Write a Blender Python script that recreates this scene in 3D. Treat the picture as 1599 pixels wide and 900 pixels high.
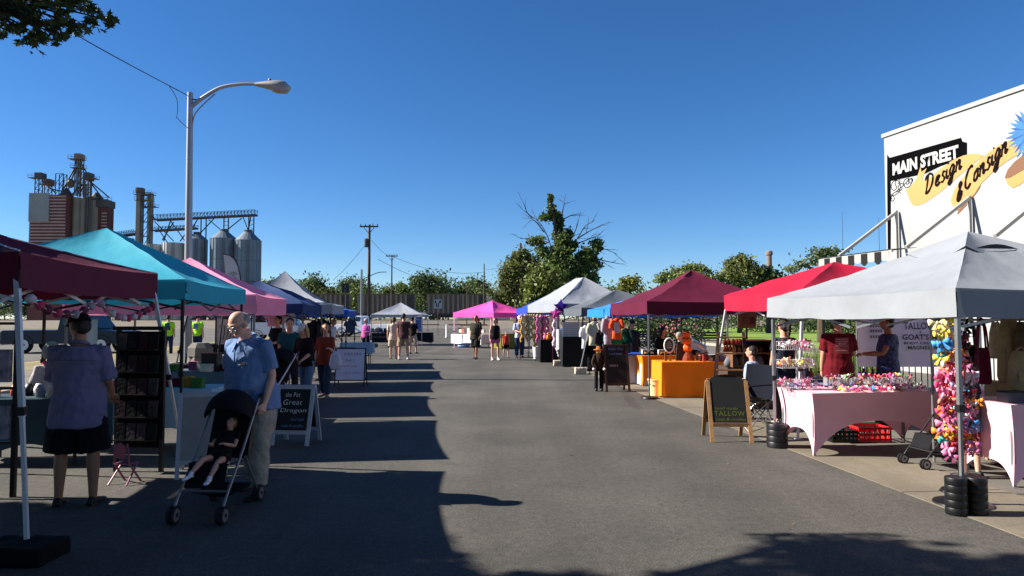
import bpy, bmesh, math, random
from math import sin, cos, tan, pi, radians as R, atan2, sqrt, hypot
from mathutils import Vector, Matrix, noise

random.seed(11)
SC = bpy.context.scene
for o in list(bpy.data.objects): bpy.data.objects.remove(o)
COL = SC.collection

# ------------------------------------------------------------------ camera, sky, sun, exposure
F_PX, HOR, CAM_H = 1070.0, 497.0, 1.65
PITCH = math.atan((HOR - 450.0) / F_PX)
cam = bpy.data.cameras.new('camera'); cam.sensor_width = 36.0
cam.lens = 36.0 * F_PX / 1599.0; cam.clip_start = 0.05; cam.clip_end = 6000
camo = bpy.data.objects.new('camera', cam); COL.objects.link(camo)
camo.location = (0, 0, CAM_H); camo.rotation_euler = (pi / 2 + PITCH, 0, 0)
SC.camera = camo

SUN_EL = R(33.5)
SH = Vector((1.0, -0.05)).normalized()           # the way shadows fall on the ground
world = bpy.data.worlds.new('World'); SC.world = world; world.use_nodes = True
wn = world.node_tree; wn.nodes.clear()
wo = wn.nodes.new('ShaderNodeOutputWorld'); wb = wn.nodes.new('ShaderNodeBackground')
sky = wn.nodes.new('ShaderNodeTexSky'); sky.sky_type = 'NISHITA'; sky.sun_disc = False
sky.sun_elevation = SUN_EL; sky.sun_rotation = atan2(-SH.x, -SH.y)
sky.altitude = 1500; sky.air_density = 1.0; sky.dust_density = 0.0; sky.ozone_density = 6.0
wb.inputs['Strength'].default_value = 0.058
hs = wn.nodes.new('ShaderNodeHueSaturation'); hs.inputs['Saturation'].default_value = 1.17; hs.inputs['Hue'].default_value = .503      # the phone's saturated blue, over the whole sky
wn.links.new(sky.outputs[0], hs.inputs['Color']); wn.links.new(hs.outputs[0], wb.inputs[0]); wn.links.new(wb.outputs[0], wo.inputs[0])
sl = bpy.data.lights.new('sun', 'SUN'); sl.energy = 5.0; sl.angle = R(0.53); sl.color = (1.0, 0.93, 0.82)
sun = bpy.data.objects.new('sun', sl); COL.objects.link(sun)
sd = Vector((SH.x * cos(SUN_EL), SH.y * cos(SUN_EL), -sin(SUN_EL)))
sun.rotation_euler = sd.to_track_quat('-Z', 'Y').to_euler(); sun.location = (-30, 10, 30)
SC.view_settings.view_transform = 'Standard'; SC.view_settings.look = 'None'
SC.view_settings.exposure = 1.3; SC.view_settings.gamma = 1.0
SC.view_settings.use_curve_mapping = False
SC.cycles.max_bounces = 6; SC.cycles.transparent_max_bounces = 12
SC.cycles.use_denoising = True

# ------------------------------------------------------------------ pixel helpers (1599 x 900 photo)
def ray(px, py):
    a, b = px - 799.5, 450.0 - py
    return Vector((a, F_PX * cos(PITCH) - b * sin(PITCH), F_PX * sin(PITCH) + b * cos(PITCH)))
def at(px, py, Y):
    r = ray(px, py); k = Y / r.y
    return Vector((r.x * k, Y, CAM_H + r.z * k))
def gr(px, py, z=0.0):
    r = ray(px, py); k = (z - CAM_H) / r.z
    return Vector((r.x * k, r.y * k, z))
TH = math.atan(0.103)                            # the street runs a little to the left of the view
LD = Vector((cos(TH), sin(TH), 0)); AD = Vector((-sin(TH), cos(TH), 0))
def S(u, v, z=0.0): return LD * u + AD * v + Vector((0, 0, z))

# ------------------------------------------------------------------ materials
def lin(c):
    if isinstance(c, str):
        c = tuple(int(c[i:i + 2], 16) / 255 for i in (0, 2, 4))
        c = tuple(x / 12.92 if x <= .04045 else ((x + .055) / 1.055) ** 2.4 for x in c)
    return (*c, 1.0)
_M = {}
def mat(name, c=None, rough=.65, var=.12, scale=6.0, bump=.0, bscale=40.0, metal=0.0, trans=0.0, spec=.4, island=0.0, alpha=1.0, wrap=None):
    if name in _M: return _M[name]
    m = bpy.data.materials.new(name); m.use_nodes = True; nt = m.node_tree; N, L = nt.nodes, nt.links
    p = N['Principled BSDF']; out = N['Material Output']
    c = lin(c); p.inputs['Roughness'].default_value = rough; p.inputs['Metallic'].default_value = metal
    p.inputs['Specular IOR Level'].default_value = spec; p.inputs['Base Color'].default_value = c
    tc = N.new('ShaderNodeTexCoord')
    src = None
    if var:
        nz = N.new('ShaderNodeTexNoise'); nz.inputs['Scale'].default_value = scale; nz.inputs['Detail'].default_value = 5
        L.new(tc.outputs['Object'], nz.inputs['Vector'])
        mr = N.new('ShaderNodeMapRange'); mr.inputs['From Min'].default_value = .3; mr.inputs['From Max'].default_value = .7
        mr.inputs['To Min'].default_value = 1 - var; mr.inputs['To Max'].default_value = 1 + var
        L.new(nz.outputs['Fac'], mr.inputs['Value'])
        vm = N.new('ShaderNodeVectorMath'); vm.operation = 'SCALE'; vm.inputs[0].default_value = c[:3]
        L.new(mr.outputs[0], vm.inputs['Scale']); src = vm.outputs[0]
    if island:
        gi = N.new('ShaderNodeNewGeometry'); m2 = N.new('ShaderNodeMapRange')
        m2.inputs['To Min'].default_value = 1 - island; m2.inputs['To Max'].default_value = 1 + island
        L.new(gi.outputs['Random Per Island'], m2.inputs['Value'])
        v2 = N.new('ShaderNodeVectorMath'); v2.operation = 'SCALE'
        if src: L.new(src, v2.inputs[0])
        else: v2.inputs[0].default_value = c[:3]
        L.new(m2.outputs[0], v2.inputs['Scale']); src = v2.outputs[0]
    if src: L.new(src, p.inputs['Base Color'])
    if bump:
        n2 = N.new('ShaderNodeTexNoise'); n2.inputs['Scale'].default_value = bscale; n2.inputs['Detail'].default_value = 4
        L.new(tc.outputs['Object'], n2.inputs['Vector'])
        bp = N.new('ShaderNodeBump'); bp.inputs['Strength'].default_value = bump; bp.inputs['Distance'].default_value = .02
        L.new(n2.outputs['Fac'], bp.inputs['Height']); L.new(bp.outputs[0], p.inputs['Normal'])
    if trans:
        t = N.new('ShaderNodeBsdfTranslucent'); mx = N.new('ShaderNodeMixShader'); mx.inputs[0].default_value = trans
        if src: L.new(src, t.inputs[0])
        else: t.inputs[0].default_value = c
        L.new(p.outputs[0], mx.inputs[1]); L.new(t.outputs[0], mx.inputs[2]); L.new(mx.outputs[0], out.inputs[0])
    if alpha < 1: p.inputs['Alpha'].default_value = alpha
    _M[name] = m; return m
def cloth(name, c, trans=.18, rough=.75, var=.06, bump=.25, bscale=9.0): return mat('cloth_' + name, c, rough, var, 3.0, bump, bscale, 0, trans, .25)
def fab(name, c, var=.1, bump=.3, bscale=30.0): return mat('fabric_' + name, c, .85, var, 14.0, bump, bscale, 0, 0, .15)
def plastic(name, c, rough=.45): return mat('plastic_' + name, c, rough, .06, 10.0, 0)
STEEL = mat('steel_white', 'c9ccd0', .35, .08, 5, 0, metal=.3)
STEELG = mat('steel_grey', '8a8d90', .35, .1, 5, 0, metal=.6)
STEELB = mat('steel_black', '1b1c1f', .45, .1, 5, 0)
BLACK = plastic('black', '101114'); RUBBER = plastic('rubber', '17171a', .8)
SILVER = mat('aluminium', 'b8babd', .3, .05, 5, 0, metal=.8)
WOOD = mat('wood_brown', '6b4a30', .6, .2, 12, .15); WOODL = mat('wood_light', '9c7850', .6, .2, 12, .15); WOODD = mat('wood_dark', '3a261c', .6, .2, 12, .15)
WHITE = plastic('white', 'e6e6e4'); CHALK = mat('chalkboard', '17191b', .8, .15, 5); GLASSD = mat('glass_dark', '101418', .08, 0, spec=.7)

# ------------------------------------------------------------------ mesh builder
class MB:
    def __init__(s): s.v, s.f = [], []
    def add(s, vs, fs):
        n = len(s.v); s.v += [tuple(x) for x in vs]; s.f += [tuple(i + n for i in f) for f in fs]; return s
    def box(s, c, d, rz=0.0, M=None):
        x, y, z = d[0] / 2, d[1] / 2, d[2] / 2
        vs = [Vector((a * x, b * y, e * z)) for e in (-1, 1) for b in (-1, 1) for a in (-1, 1)]
        if rz: vs = [Matrix.Rotation(rz, 3, 'Z') @ q for q in vs]
        if M is not None: vs = [M @ q for q in vs]
        c = Vector(c); vs = [q + c for q in vs]
        return s.add(vs, [(0, 2, 3, 1), (4, 5, 7, 6), (0, 1, 5, 4), (2, 6, 7, 3), (0, 4, 6, 2), (1, 3, 7, 5)])
    def bar(s, a, b, w, h=None, up=(0, 0, 1)):
        a, b = Vector(a), Vector(b); h = h or w; d = (b - a).normalized(); u = Vector(up)
        if abs(d.dot(u)) > .98: u = Vector((0, 1, 0))
        r = d.cross(u).normalized(); u = r.cross(d).normalized()
        vs = [q + r * i * w / 2 + u * j * h / 2 for q in (a, b) for j in (-1, 1) for i in (-1, 1)]
        return s.add(vs, [(0, 1, 3, 2), (4, 6, 7, 5), (0, 4, 5, 1), (2, 3, 7, 6), (0, 2, 6, 4), (1, 5, 7, 3)])
    def tube(s, pts, rad, n=8, cap=True, rnd=False, el=1.0, closed=False):
        pts = [Vector(p) for p in pts]; k = len(pts)
        if not hasattr(rad, '__len__'): rad = [rad] * k
        rad = list(rad)
        if rnd:                                      # rounded ends
            d0 = (pts[0] - pts[1]).normalized(); d1 = (pts[-1] - pts[-2]).normalized(); r0, r1 = rad[0], rad[-1]
            pts = [pts[0] + d0 * r0 * .98, pts[0] + d0 * r0 * .7] + pts + [pts[-1] + d1 * r1 * .7, pts[-1] + d1 * r1 * .98]
            rad = [r0 * .2, r0 * .72] + rad + [r1 * .72, r1 * .2]; k = len(pts)
        ref = None; base = len(s.v)
        for i, p in enumerate(pts):
            if closed: d = pts[(i + 1) % k] - pts[i - 1]
            else: d = pts[min(i + 1, k - 1)] - pts[max(i - 1, 0)]
            d = d.normalized() if d.length > 1e-9 else Vector((0, 0, 1))
            if ref is None:
                ref = d.cross(Vector((0, 0, 1)))
                if ref.length < .05: ref = Vector((1, 0, 0))
            ref = (ref - d * ref.dot(d)).normalized(); b = d.cross(ref)
            for j in range(n):
                a = 2 * pi * j / n; s.v.append(tuple(p + ref * cos(a) * rad[i] + b * sin(a) * rad[i] * el))
        for i in range(k if closed else k - 1):
            for j in range(n):
                a, b2 = base + i * n, base + ((i + 1) % k) * n
                s.f.append((a + j, a + (j + 1) % n, b2 + (j + 1) % n, b2 + j))
        if cap and not closed:
            s.f.append(tuple(base + j for j in reversed(range(n)))); s.f.append(tuple(base + (k - 1) * n + j for j in range(n)))
        return s
    def loft(s, rings, n=14, cap=True):              # rings: (centre, rx, ry[, dirx, diry])
        base = len(s.v)
        for rg in rings:
            c, rx, ry = Vector(rg[0]), rg[1], rg[2]
            dx = Vector(rg[3]) if len(rg) > 3 else Vector((1, 0, 0)); dy = Vector(rg[4]) if len(rg) > 4 else Vector((0, 1, 0))
            for j in range(n):
                a = 2 * pi * j / n; s.v.append(tuple(c + dx * rx * cos(a) + dy * ry * sin(a)))
        for i in range(len(rings) - 1):
            for j in range(n):
                a, b = base + i * n, base + (i + 1) * n
                s.f.append((a + j, a + (j + 1) % n, b + (j + 1) % n, b + j))
        if cap:
            s.f.append(tuple(base + j for j in reversed(range(n)))); s.f.append(tuple(base + (len(rings) - 1) * n + j for j in range(n)))
        return s
    def lathe(s, prof, c=(0, 0, 0), n=16, cap=True): return s.loft([((c[0], c[1], c[2] + z), max(r, 1e-4), max(r, 1e-4)) for r, z in prof], n, cap)
    def ball(s, c, r, n=12, m=7, M=None):
        if not hasattr(r, '__len__'): r = (r, r, r)
        c = Vector(c); base = len(s.v)
        for i in range(1, m):
            for j in range(n):
                t, a = pi * i / m, 2 * pi * j / n
                q = Vector((r[0] * sin(t) * cos(a), r[1] * sin(t) * sin(a), -r[2] * cos(t)))
                s.v.append(tuple(c + (M @ q if M is not None else q)))
        for q in (Vector((0, 0, -r[2])), Vector((0, 0, r[2]))): s.v.append(tuple(c + (M @ q if M is not None else q)))
        b0, b1 = len(s.v) - 2, len(s.v) - 1
        for i in range(m - 2):
            for j in range(n):
                a, b = base + i * n, base + (i + 1) * n
                s.f.append((a + j, a + (j + 1) % n, b + (j + 1) % n, b + j))
        for j in range(n):
            s.f.append((b0, base + (j + 1) % n, base + j)); s.f.append((b1, base + (m - 2) * n + j, base + (m - 2) * n + (j + 1) % n))
        return s
    def prism(s, poly, a, b):                        # poly: 3D loop, extruded by vector from a to b offsets
        a, b = Vector(a), Vector(b); n = len(poly)
        vs = [Vector(p) + a for p in poly] + [Vector(p) + b for p in poly]
        return s.add(vs, [tuple(reversed(range(n))), tuple(range(n, 2 * n))] + [(i, (i + 1) % n, n + (i + 1) % n, n + i) for i in range(n)])
    def sheet(s, fn, nu, nv):
        base = len(s.v)
        for i in range(nu + 1):
            for j in range(nv + 1): s.v.append(tuple(fn(i / nu, j / nv)))
        for i in range(nu):
            for j in range(nv):
                a = base + i * (nv + 1) + j; s.f.append((a, a + nv + 1, a + nv + 2, a + 1))
        return s
    def build(s, name, m, parent=None, smooth=False, loc=None):
        me = bpy.data.meshes.new(name); me.from_pydata(s.v, [], s.f); me.update()
        if m: me.materials.append(m)
        if smooth: me.polygons.foreach_set('use_smooth', [True] * len(me.polygons))
        return link(name, me, parent, loc)
def link(name, me, parent=None, loc=None):
    o = bpy.data.objects.new(name, me); COL.objects.link(o)
    if parent is not None: o.parent = parent
    if loc is not None: o.location = loc
    return o
def tag(o, label, cat, group=None):
    o['label'] = label; o['category'] = cat
    if group: o['group'] = group
    return o
def thing(name, label, cat, loc=(0, 0, 0), rz=0.0, group=None):
    o = bpy.data.objects.new(name, None); COL.objects.link(o); o.empty_display_size = .2
    o.location = loc; o.rotation_euler = (0, 0, rz); return tag(o, label, cat, group)
def struct(name, mb, m, parent=None, smooth=False):
    o = mb.build(name, m, parent, smooth); o['kind'] = 'structure'; return o
def autosmooth(o, ang=40):
    me = o.data; me.polygons.foreach_set('use_smooth', [True] * len(me.polygons))
    try: me.set_sharp_from_angle(angle=R(ang))
    except Exception: pass
    return o
BAKE = []                                            # objects whose modifiers are applied at the end
def remesh(o, vox, smooth=4, disp=0.0, dsize=.12, factor=.5):
    md = o.modifiers.new('remesh', 'REMESH'); md.mode = 'VOXEL'; md.voxel_size = vox; md.use_smooth_shade = True
    if smooth:
        ms = o.modifiers.new('smooth', 'SMOOTH'); ms.factor = factor; ms.iterations = smooth
    if disp:
        key = 'wrinkle%.3f' % dsize; t = bpy.data.textures.get(key)
        if t is None: t = bpy.data.textures.new(key, 'CLOUDS'); t.noise_scale = dsize; t.noise_depth = 2
        dm = o.modifiers.new('displace', 'DISPLACE'); dm.texture = t; dm.strength = disp; dm.mid_level = .5; dm.texture_coords = 'LOCAL'
    BAKE.append(o); return o
def bake_all():
    dg = bpy.context.evaluated_depsgraph_get(); res = []
    for o in BAKE: res.append(bpy.data.meshes.new_from_object(o.evaluated_get(dg), preserve_all_data_layers=False, depsgraph=dg))
    for o, me in zip(BAKE, res):
        m = o.data.materials[0] if o.data.materials else None
        nm = o.data.name; o.modifiers.clear(); o.data = me; me.name = nm
        me.materials.clear()
        if m: me.materials.append(m)
        me.polygons.foreach_set('use_smooth', [True] * len(me.polygons))
def text_mesh(txt, size, bold=0.0, shear=0.0, spacing=1.0, ext=.0, align='LEFT'):
    cu = bpy.data.curves.new('t', 'FONT'); cu.body = txt; cu.size = size; cu.offset = bold; cu.shear = shear
    cu.space_character = spacing; cu.extrude = ext; cu.align_x = align; cu.resolution_u = 3
    o = bpy.data.objects.new('t', cu); COL.objects.link(o)
    me = bpy.data.meshes.new_from_object(o.evaluated_get(bpy.context.evaluated_depsgraph_get()))
    bpy.data.objects.remove(o); bpy.data.curves.remove(cu); return me
# all lettering is turned to mesh before the scene grows
TXT = {}
for key, a in {'main': ('MAIN STREET', 1.0, .045, 0, 1.0), 'tallow': ('TALLOW', 1.0, .012, 0, 1.0), 'amp': ('&', 1.0, 0, 0, 1), 'goat': ("GOAT'S MILK", 1.0, .02, 0, 1.0),
               'cream': ('BODY CREAMS', 1.0, .02, 0, 1), 'magn': ('MAGNESIUM', 1.0, .02, 0, 1), 'ch_tal': ('TALLOW', 1.0, 0, 0, 1.15), 'ch_hand': ('hand made', 1.0, 0, .2, 1.1), 'ch_soap': ('soap & candles', 1.0, 0, .2, 1.0),
               'the': ('the Pot', 1.0, 0, .15, 1.1), 'great': ('Great', 1.0, 0, .15, 1.1), 'drag': ('Dragon', 1.0, 0, .15, 1.0), 'wb1': ('FRESH', 1.0, 0, 0, 1.1), 'wb2': ('DAILY', 1.0, 0, 0, 1), 'menu': ('BAKERY MENU', 1.0, 0, 0, 1), 'ampd': ('&', 1.0, .01, .2, 1)}.items():
    TXT[key] = text_mesh(a[0], a[1], a[2], a[3], a[4])
def place_text(key, name, m, parent, origin, xd, yd, w=None, h=None):
    """lay a text mesh on a plane: origin = lower left, xd / yd = unit directions, w = width, h = cap height"""
    me = TXT[key].copy(); xs = [v.co.x for v in me.vertices]; ys = [v.co.y for v in me.vertices]
    x0, x1, y0, y1 = min(xs), max(xs), min(ys), max(ys); kx = w / (x1 - x0) if w else h / (y1 - y0); ky = h / (y1 - y0) if h else kx
    O, X, Y = Vector(origin), Vector(xd), Vector(yd)
    for v in me.vertices: v.co = O + X * (v.co.x - x0) * kx + Y * (v.co.y - y0) * ky
    me.materials.clear(); me.materials.append(m); return link(name, me, parent)
def stroke(mb, pts, w, nrm, closed=False):
    """a flat brush stroke through pts on a plane with normal nrm"""
    P = [Vector(p) for p in pts]; n = len(P); vs = []
    for i in range(n):
        d = (P[min(i + 1, n - 1)] - P[max(i - 1, 0)]).normalized(); sd_ = Vector(nrm).cross(d).normalized()
        ww = w[i] if hasattr(w, '__len__') else w
        vs += [P[i] + sd_ * ww / 2, P[i] - sd_ * ww / 2]
    mb.add(vs, [(2 * i, 2 * i + 1, 2 * i + 3, 2 * i + 2) for i in range(n - 1)])
def spline(pts, k=6):
    P = [Vector(p) for p in pts]; out = []
    for i in range(len(P) - 1):
        a, b, c, d = P[max(i - 1, 0)], P[i], P[i + 1], P[min(i + 2, len(P) - 1)]
        for j in range(k):
            t = j / k
            out.append(.5 * ((2 * b) + (c - a) * t + (2 * a - 5 * b + 4 * c - d) * t * t + (3 * b - a - 3 * c + d) * t ** 3))
    out.append(P[-1]); return out
def copy_tree(o, parent=None):
    c = o.copy(); COL.objects.link(c)
    if parent is not None: c.parent = parent
    for ch in list(o.children): copy_tree(ch, c)
    return c
# ================================================================== GROUND
def ground_mat(name, c1, c2, big=.25, fine=60.0, fine_amt=.35, stain=None, stain_amt=.0, bump=.3, rough=.9, ramp=(.35, .65)):
    m = bpy.data.materials.new(name); m.use_nodes = True; N, L = m.node_tree.nodes, m.node_tree.links; p = N['Principled BSDF']
    p.inputs['Roughness'].default_value = rough; p.inputs['Specular IOR Level'].default_value = .25
    tc = N.new('ShaderNodeTexCoord')
    a = N.new('ShaderNodeTexNoise'); a.inputs['Scale'].default_value = big; a.inputs['Detail'].default_value = 8; a.inputs['Roughness'].default_value = .6
    b = N.new('ShaderNodeTexNoise'); b.inputs['Scale'].default_value = fine; b.inputs['Detail'].default_value = 3; b.inputs['Roughness'].default_value = .75
    for n in (a, b): L.new(tc.outputs['Object'], n.inputs['Vector'])
    cr = N.new('ShaderNodeValToRGB'); cr.color_ramp.elements[0].position, cr.color_ramp.elements[1].position = ramp
    cr.color_ramp.elements[0].color = lin(c1); cr.color_ramp.elements[1].color = lin(c2); L.new(a.outputs['Fac'], cr.inputs[0])
    mr = N.new('ShaderNodeMapRange'); mr.inputs['From Min'].default_value = .25; mr.inputs['From Max'].default_value = .75
    mr.inputs['To Min'].default_value = 1 - fine_amt; mr.inputs['To Max'].default_value = 1 + fine_amt; L.new(b.outputs['Fac'], mr.inputs['Value'])
    vm = N.new('ShaderNodeVectorMath'); vm.operation = 'SCALE'; L.new(cr.outputs[0], vm.inputs[0]); L.new(mr.outputs[0], vm.inputs['Scale']); src = vm.outputs[0]
    b2 = N.new('ShaderNodeTexNoise'); b2.inputs['Scale'].default_value = fine * .22; b2.inputs['Detail'].default_value = 6; b2.inputs['Roughness'].default_value = .7; L.new(tc.outputs['Object'], b2.inputs['Vector'])
    m2 = N.new('ShaderNodeMapRange'); m2.inputs['From Min'].default_value = .3; m2.inputs['From Max'].default_value = .7; m2.inputs['To Min'].default_value = 1 - fine_amt * .35; m2.inputs['To Max'].default_value = 1 + fine_amt * .35; L.new(b2.outputs['Fac'], m2.inputs['Value'])
    v3 = N.new('ShaderNodeVectorMath'); v3.operation = 'SCALE'; L.new(src, v3.inputs[0]); L.new(m2.outputs[0], v3.inputs['Scale']); src = v3.outputs[0]
    if stain:                                        # wheel tracks and paving joints along the street
        mp = N.new('ShaderNodeMapping'); mp.inputs['Rotation'].default_value = (0, 0, -TH); mp.inputs['Scale'].default_value = (1.1, .05, 1); L.new(tc.outputs['Object'], mp.inputs['Vector'])
        sn = N.new('ShaderNodeTexNoise'); sn.inputs['Scale'].default_value = 1.0; sn.inputs['Detail'].default_value = 4; L.new(mp.outputs[0], sn.inputs['Vector'])
        sm = N.new('ShaderNodeMapRange'); sm.inputs['From Min'].default_value = .32; sm.inputs['From Max'].default_value = .68; sm.inputs['To Min'].default_value = .82; sm.inputs['To Max'].default_value = 1.14; L.new(sn.outputs['Fac'], sm.inputs['Value'])
        v4 = N.new('ShaderNodeVectorMath'); v4.operation = 'SCALE'; L.new(src, v4.inputs[0]); L.new(sm.outputs[0], v4.inputs['Scale']); src = v4.outputs[0]
        s = N.new('ShaderNodeTexNoise'); s.inputs['Scale'].default_value = 1.7; s.inputs['Detail'].default_value = 6; s.inputs['Distortion'].default_value = .6; L.new(tc.outputs['Object'], s.inputs['Vector'])
        sr = N.new('ShaderNodeMapRange'); sr.inputs['From Min'].default_value = .6; sr.inputs['From Max'].default_value = .78; sr.inputs['To Max'].default_value = stain_amt; L.new(s.outputs['Fac'], sr.inputs['Value'])
        mx = N.new('ShaderNodeMixRGB'); mx.inputs[2].default_value = lin(stain); L.new(sr.outputs[0], mx.inputs[0]); L.new(src, mx.inputs[1]); src = mx.outputs[0]
        s2 = N.new('ShaderNodeTexVoronoi'); s2.inputs['Scale'].default_value = .55; s2.feature = 'DISTANCE_TO_EDGE'
        wr = N.new('ShaderNodeTexNoise'); wr.inputs['Scale'].default_value = 1.5; L.new(tc.outputs['Object'], wr.inputs['Vector'])
        va = N.new('ShaderNodeMixRGB'); va.blend_type = 'ADD'; va.inputs[0].default_value = .9; L.new(tc.outputs['Object'], va.inputs[1]); L.new(wr.outputs['Color'], va.inputs[2]); L.new(va.outputs[0], s2.inputs['Vector'])
        cl = N.new('ShaderNodeMath'); cl.operation = 'LESS_THAN'; cl.inputs[1].default_value = .006; L.new(s2.outputs['Distance'], cl.inputs[0])
        ml = N.new('ShaderNodeMath'); ml.operation = 'MULTIPLY'; ml.inputs[1].default_value = .09; L.new(cl.outputs[0], ml.inputs[0])
        m3 = N.new('ShaderNodeMixRGB'); m3.inputs[2].default_value = (.02, .02, .02, 1); L.new(ml.outputs[0], m3.inputs[0]); L.new(src, m3.inputs[1]); src = m3.outputs[0]
    L.new(src, p.inputs['Base Color'])
    if bump:
        bp = N.new('ShaderNodeBump'); bp.inputs['Strength'].default_value = bump; bp.inputs['Distance'].default_value = .006; L.new(b.outputs['Fac'], bp.inputs['Height']); L.new(bp.outputs[0], p.inputs['Normal'])
    return m
ASPH = ground_mat('asphalt', (.061, .0575, .051), (.094, .0875, .0765), .45, 70, .75, (.045, .044, .042), .6, .9)
ASPH2 = ground_mat('asphalt_lot', (.10, .095, .085), (.14, .13, .115), .30, 55, .3, None, 0, .3)
CONC = ground_mat('concrete', (.14, .122, .093), (.20, .172, .13), .7, 40, .18, (.12, .09, .06), .6, .2)
CONCK = ground_mat('kerb_concrete', (.26, .24, .20), (.34, .31, .26), 1.2, 40, .15, None, 0, .2)
GRASSM = ground_mat('grass_lawn', (.11, .19, .028), (.20, .28, .045), .4, 9, .35, None, 0, .6)
DRYG = ground_mat('dry_grass', (.17, .14, .065), (.25, .21, .105), .4, 9, .3, None, 0, .6)
EARTH = ground_mat('earth', (.14, .13, .07), (.24, .21, .12), .05, 2, .3, None, 0, .4)
BALLAST = ground_mat('ballast', (.13, .11, .085), (.20, .17, .13), .6, 6, .35, None, 0, .8)
def strip(u0, u1, v0, v1, z, nv=1):
    mb = MB()
    mb.sheet(lambda a, b: S(u0 + (u1 - u0) * a, v0 + (v1 - v0) * b, z), 1, nv); return mb
struct('ground', MB().add([(-2500, -300, -.03), (2500, -300, -.03), (2500, 4500, -.03), (-2500, 4500, -.03)], [(0, 1, 2, 3)]), EARTH)
UK = 4.35                                            # asphalt ends / gutter begins (lateral)
struct('street', strip(-9.0, UK, -14, 128, 0.0), ASPH)
gut = bpy.data.objects.new('gutter', None); COL.objects.link(gut); gut['kind'] = 'structure'
for i in range(16):                                  # gutter pans, with open joints
    v0 = -3 + i * 3.05
    MB().box((0, 0, 0), (1.0, 3.035, .03)).build('slab', CONC, gut).matrix_local = Matrix.Translation(S(UK + .5, v0 + 1.52, -.009)) @ Matrix.Rotation(TH, 4, 'Z')
struct('parking_bay', strip(UK + 1.0, 16.0, -14, 120, -.004), ASPH2)
def slab_row(name, u0, u1, v0, v1, step, z, m):
    root = bpy.data.objects.new(name, None); COL.objects.link(root); root['kind'] = 'structure'
    n = int((v1 - v0) / step); mb = MB().box((0, 0, 0), (u1 - u0, step - .015, z + .02)); me = None
    for i in range(n):
        if me is None: o = mb.build('slab', m, root); me = o.data
        else: o = link('slab', me, root)
        o.matrix_local = Matrix.Translation(S((u0 + u1) / 2, v0 + step * (i + .5), (z - .02) / 2)) @ Matrix.Rotation(TH, 4, 'Z')
slab_row('sidewalk', 16.4, 19.2, 8, 74, 1.5, .13, CONC)
slab_row('sidewalk_left', -12.0, -9.3, 3, 68, 1.5, .13, CONC)
def kerb(u, v0, v1, w=.16, h=.14):
    mb = MB(); c = S(u, (v0 + v1) / 2, h / 2 - .01); mb.box(c, (w, v1 - v0, h + .02), TH); return mb
struct('kerb_right', kerb(16.3, -14, 120), CONCK); struct('kerb_left', kerb(-9.1, -14, 110), CONCK)
struct('lawn', strip(19.2, 95, 16, 128, .02, 2), GRASSM)
struct('verge', strip(-15.0, -12.0, -14, 110, .012), DRYG)
struct('far_lot', strip(-70, -15.0, -14, 112, -.006), ASPH2)
# yellow kerb stripe along the far lot
struct('yellow_line', strip(-15.35, -15.2, 5, 60, -.001), mat('paint_yellow', 'c9a640', .7, .2, 3))
# railway bank with the road ramping over it
RZ = 1.15; RY = 150.0
bank = MB(); prof = [(112, -.02), (136, .75), (143, RZ), (158, RZ), (172, -.02)]
bank.sheet(lambda a, b: (-260 + 560 * a, prof[round(b * 4)][0], prof[round(b * 4)][1]), 1, 4); struct('railway_embankment', bank, BALLAST)
ramp = MB(); pr = [(108, .002), (136, .77), (143, RZ + .02), (158, RZ + .02)]
ramp.sheet(lambda a, b: (S(-7 + 10.4 * a, pr[round(b * 3)][0] / cos(TH)).x, pr[round(b * 3)][0], pr[round(b * 3)][1] + .01), 1, 3); struct('crossing_ramp', ramp, ASPH2)
brickm = mat('paver_red', '8a5a48', .9, .25, 3)
for px0, px1 in ((655, 684), (700, 760)):            # paved aprons at the crossing
    a, b = at(px0, 512, 122), at(px1, 512, 122)
    mb = MB().box(((a.x + b.x) / 2, 123, .2), (b.x - a.x, 2.0, .75)); struct('brick_apron', mb, brickm)
for dy in (-.72, .72): struct('rail', MB().box((0, RY + dy, RZ + .08), (520, .08, .16)), mat('rail_steel', '5a4a40', .5, .2, 3, metal=.5))

# ================================================================== RIGHT: PAINTED SHOP WALL
WP = Vector((12.07, 22.0, 0)); WD = Vector((1.0, -4.5, 0)).normalized(); WNm = Vector((-4.5, -1.0, 0)).normalized()   # far corner, along the wall towards us, outward
def wallp(px, py, off=.0):
    r = ray(px, py); o = Vector((0, 0, CAM_H)); k = (WP - o).dot(WNm) / r.dot(WNm); q = o + r * k
    return Vector((0, 0, q.z)) + WD * ((q - WP).dot(WD)) + Vector((WP.x, WP.y, 0)) + WNm * off
def wallsheet(pix, off):
    P = [wallp(x, y, off) for x, y in pix]; return MB().add(P, [tuple(range(len(P)))])
bld = thing('shop_building', 'tall white painted shop building with a lettered mural on its side wall', 'building', (WP.x, WP.y, 0))
def inb(mb): mb.v = [(x - WP.x, y - WP.y, z) for x, y, z in mb.v]; return mb
def B(mb, name, m, parent=None):
    return inb(mb).build(name, m, parent or bld)
HT = wallp(1387, 212).z; WLEN = 24.0
WALLM = mat('wall_white', '999a9a', .85, .07, .35, .25, 9)
def quadbox(a, along, inward, h0, h1):
    vs = [a, a + along, a + along + inward, a + inward]; return MB().prism([(q.x, q.y, 0) for q in vs], (0, 0, h0), (0, 0, h1))
B(quadbox(WP, WD * WLEN, -WNm * 14, 0, HT), 'wall', WALLM)
B(quadbox(WP - WD * .06 + WNm * .05, WD * (WLEN + .1), -WNm * .4, HT - .02, HT + .1), 'coping', mat('coping', '9c9a95', .7, .08, 2))
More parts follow.
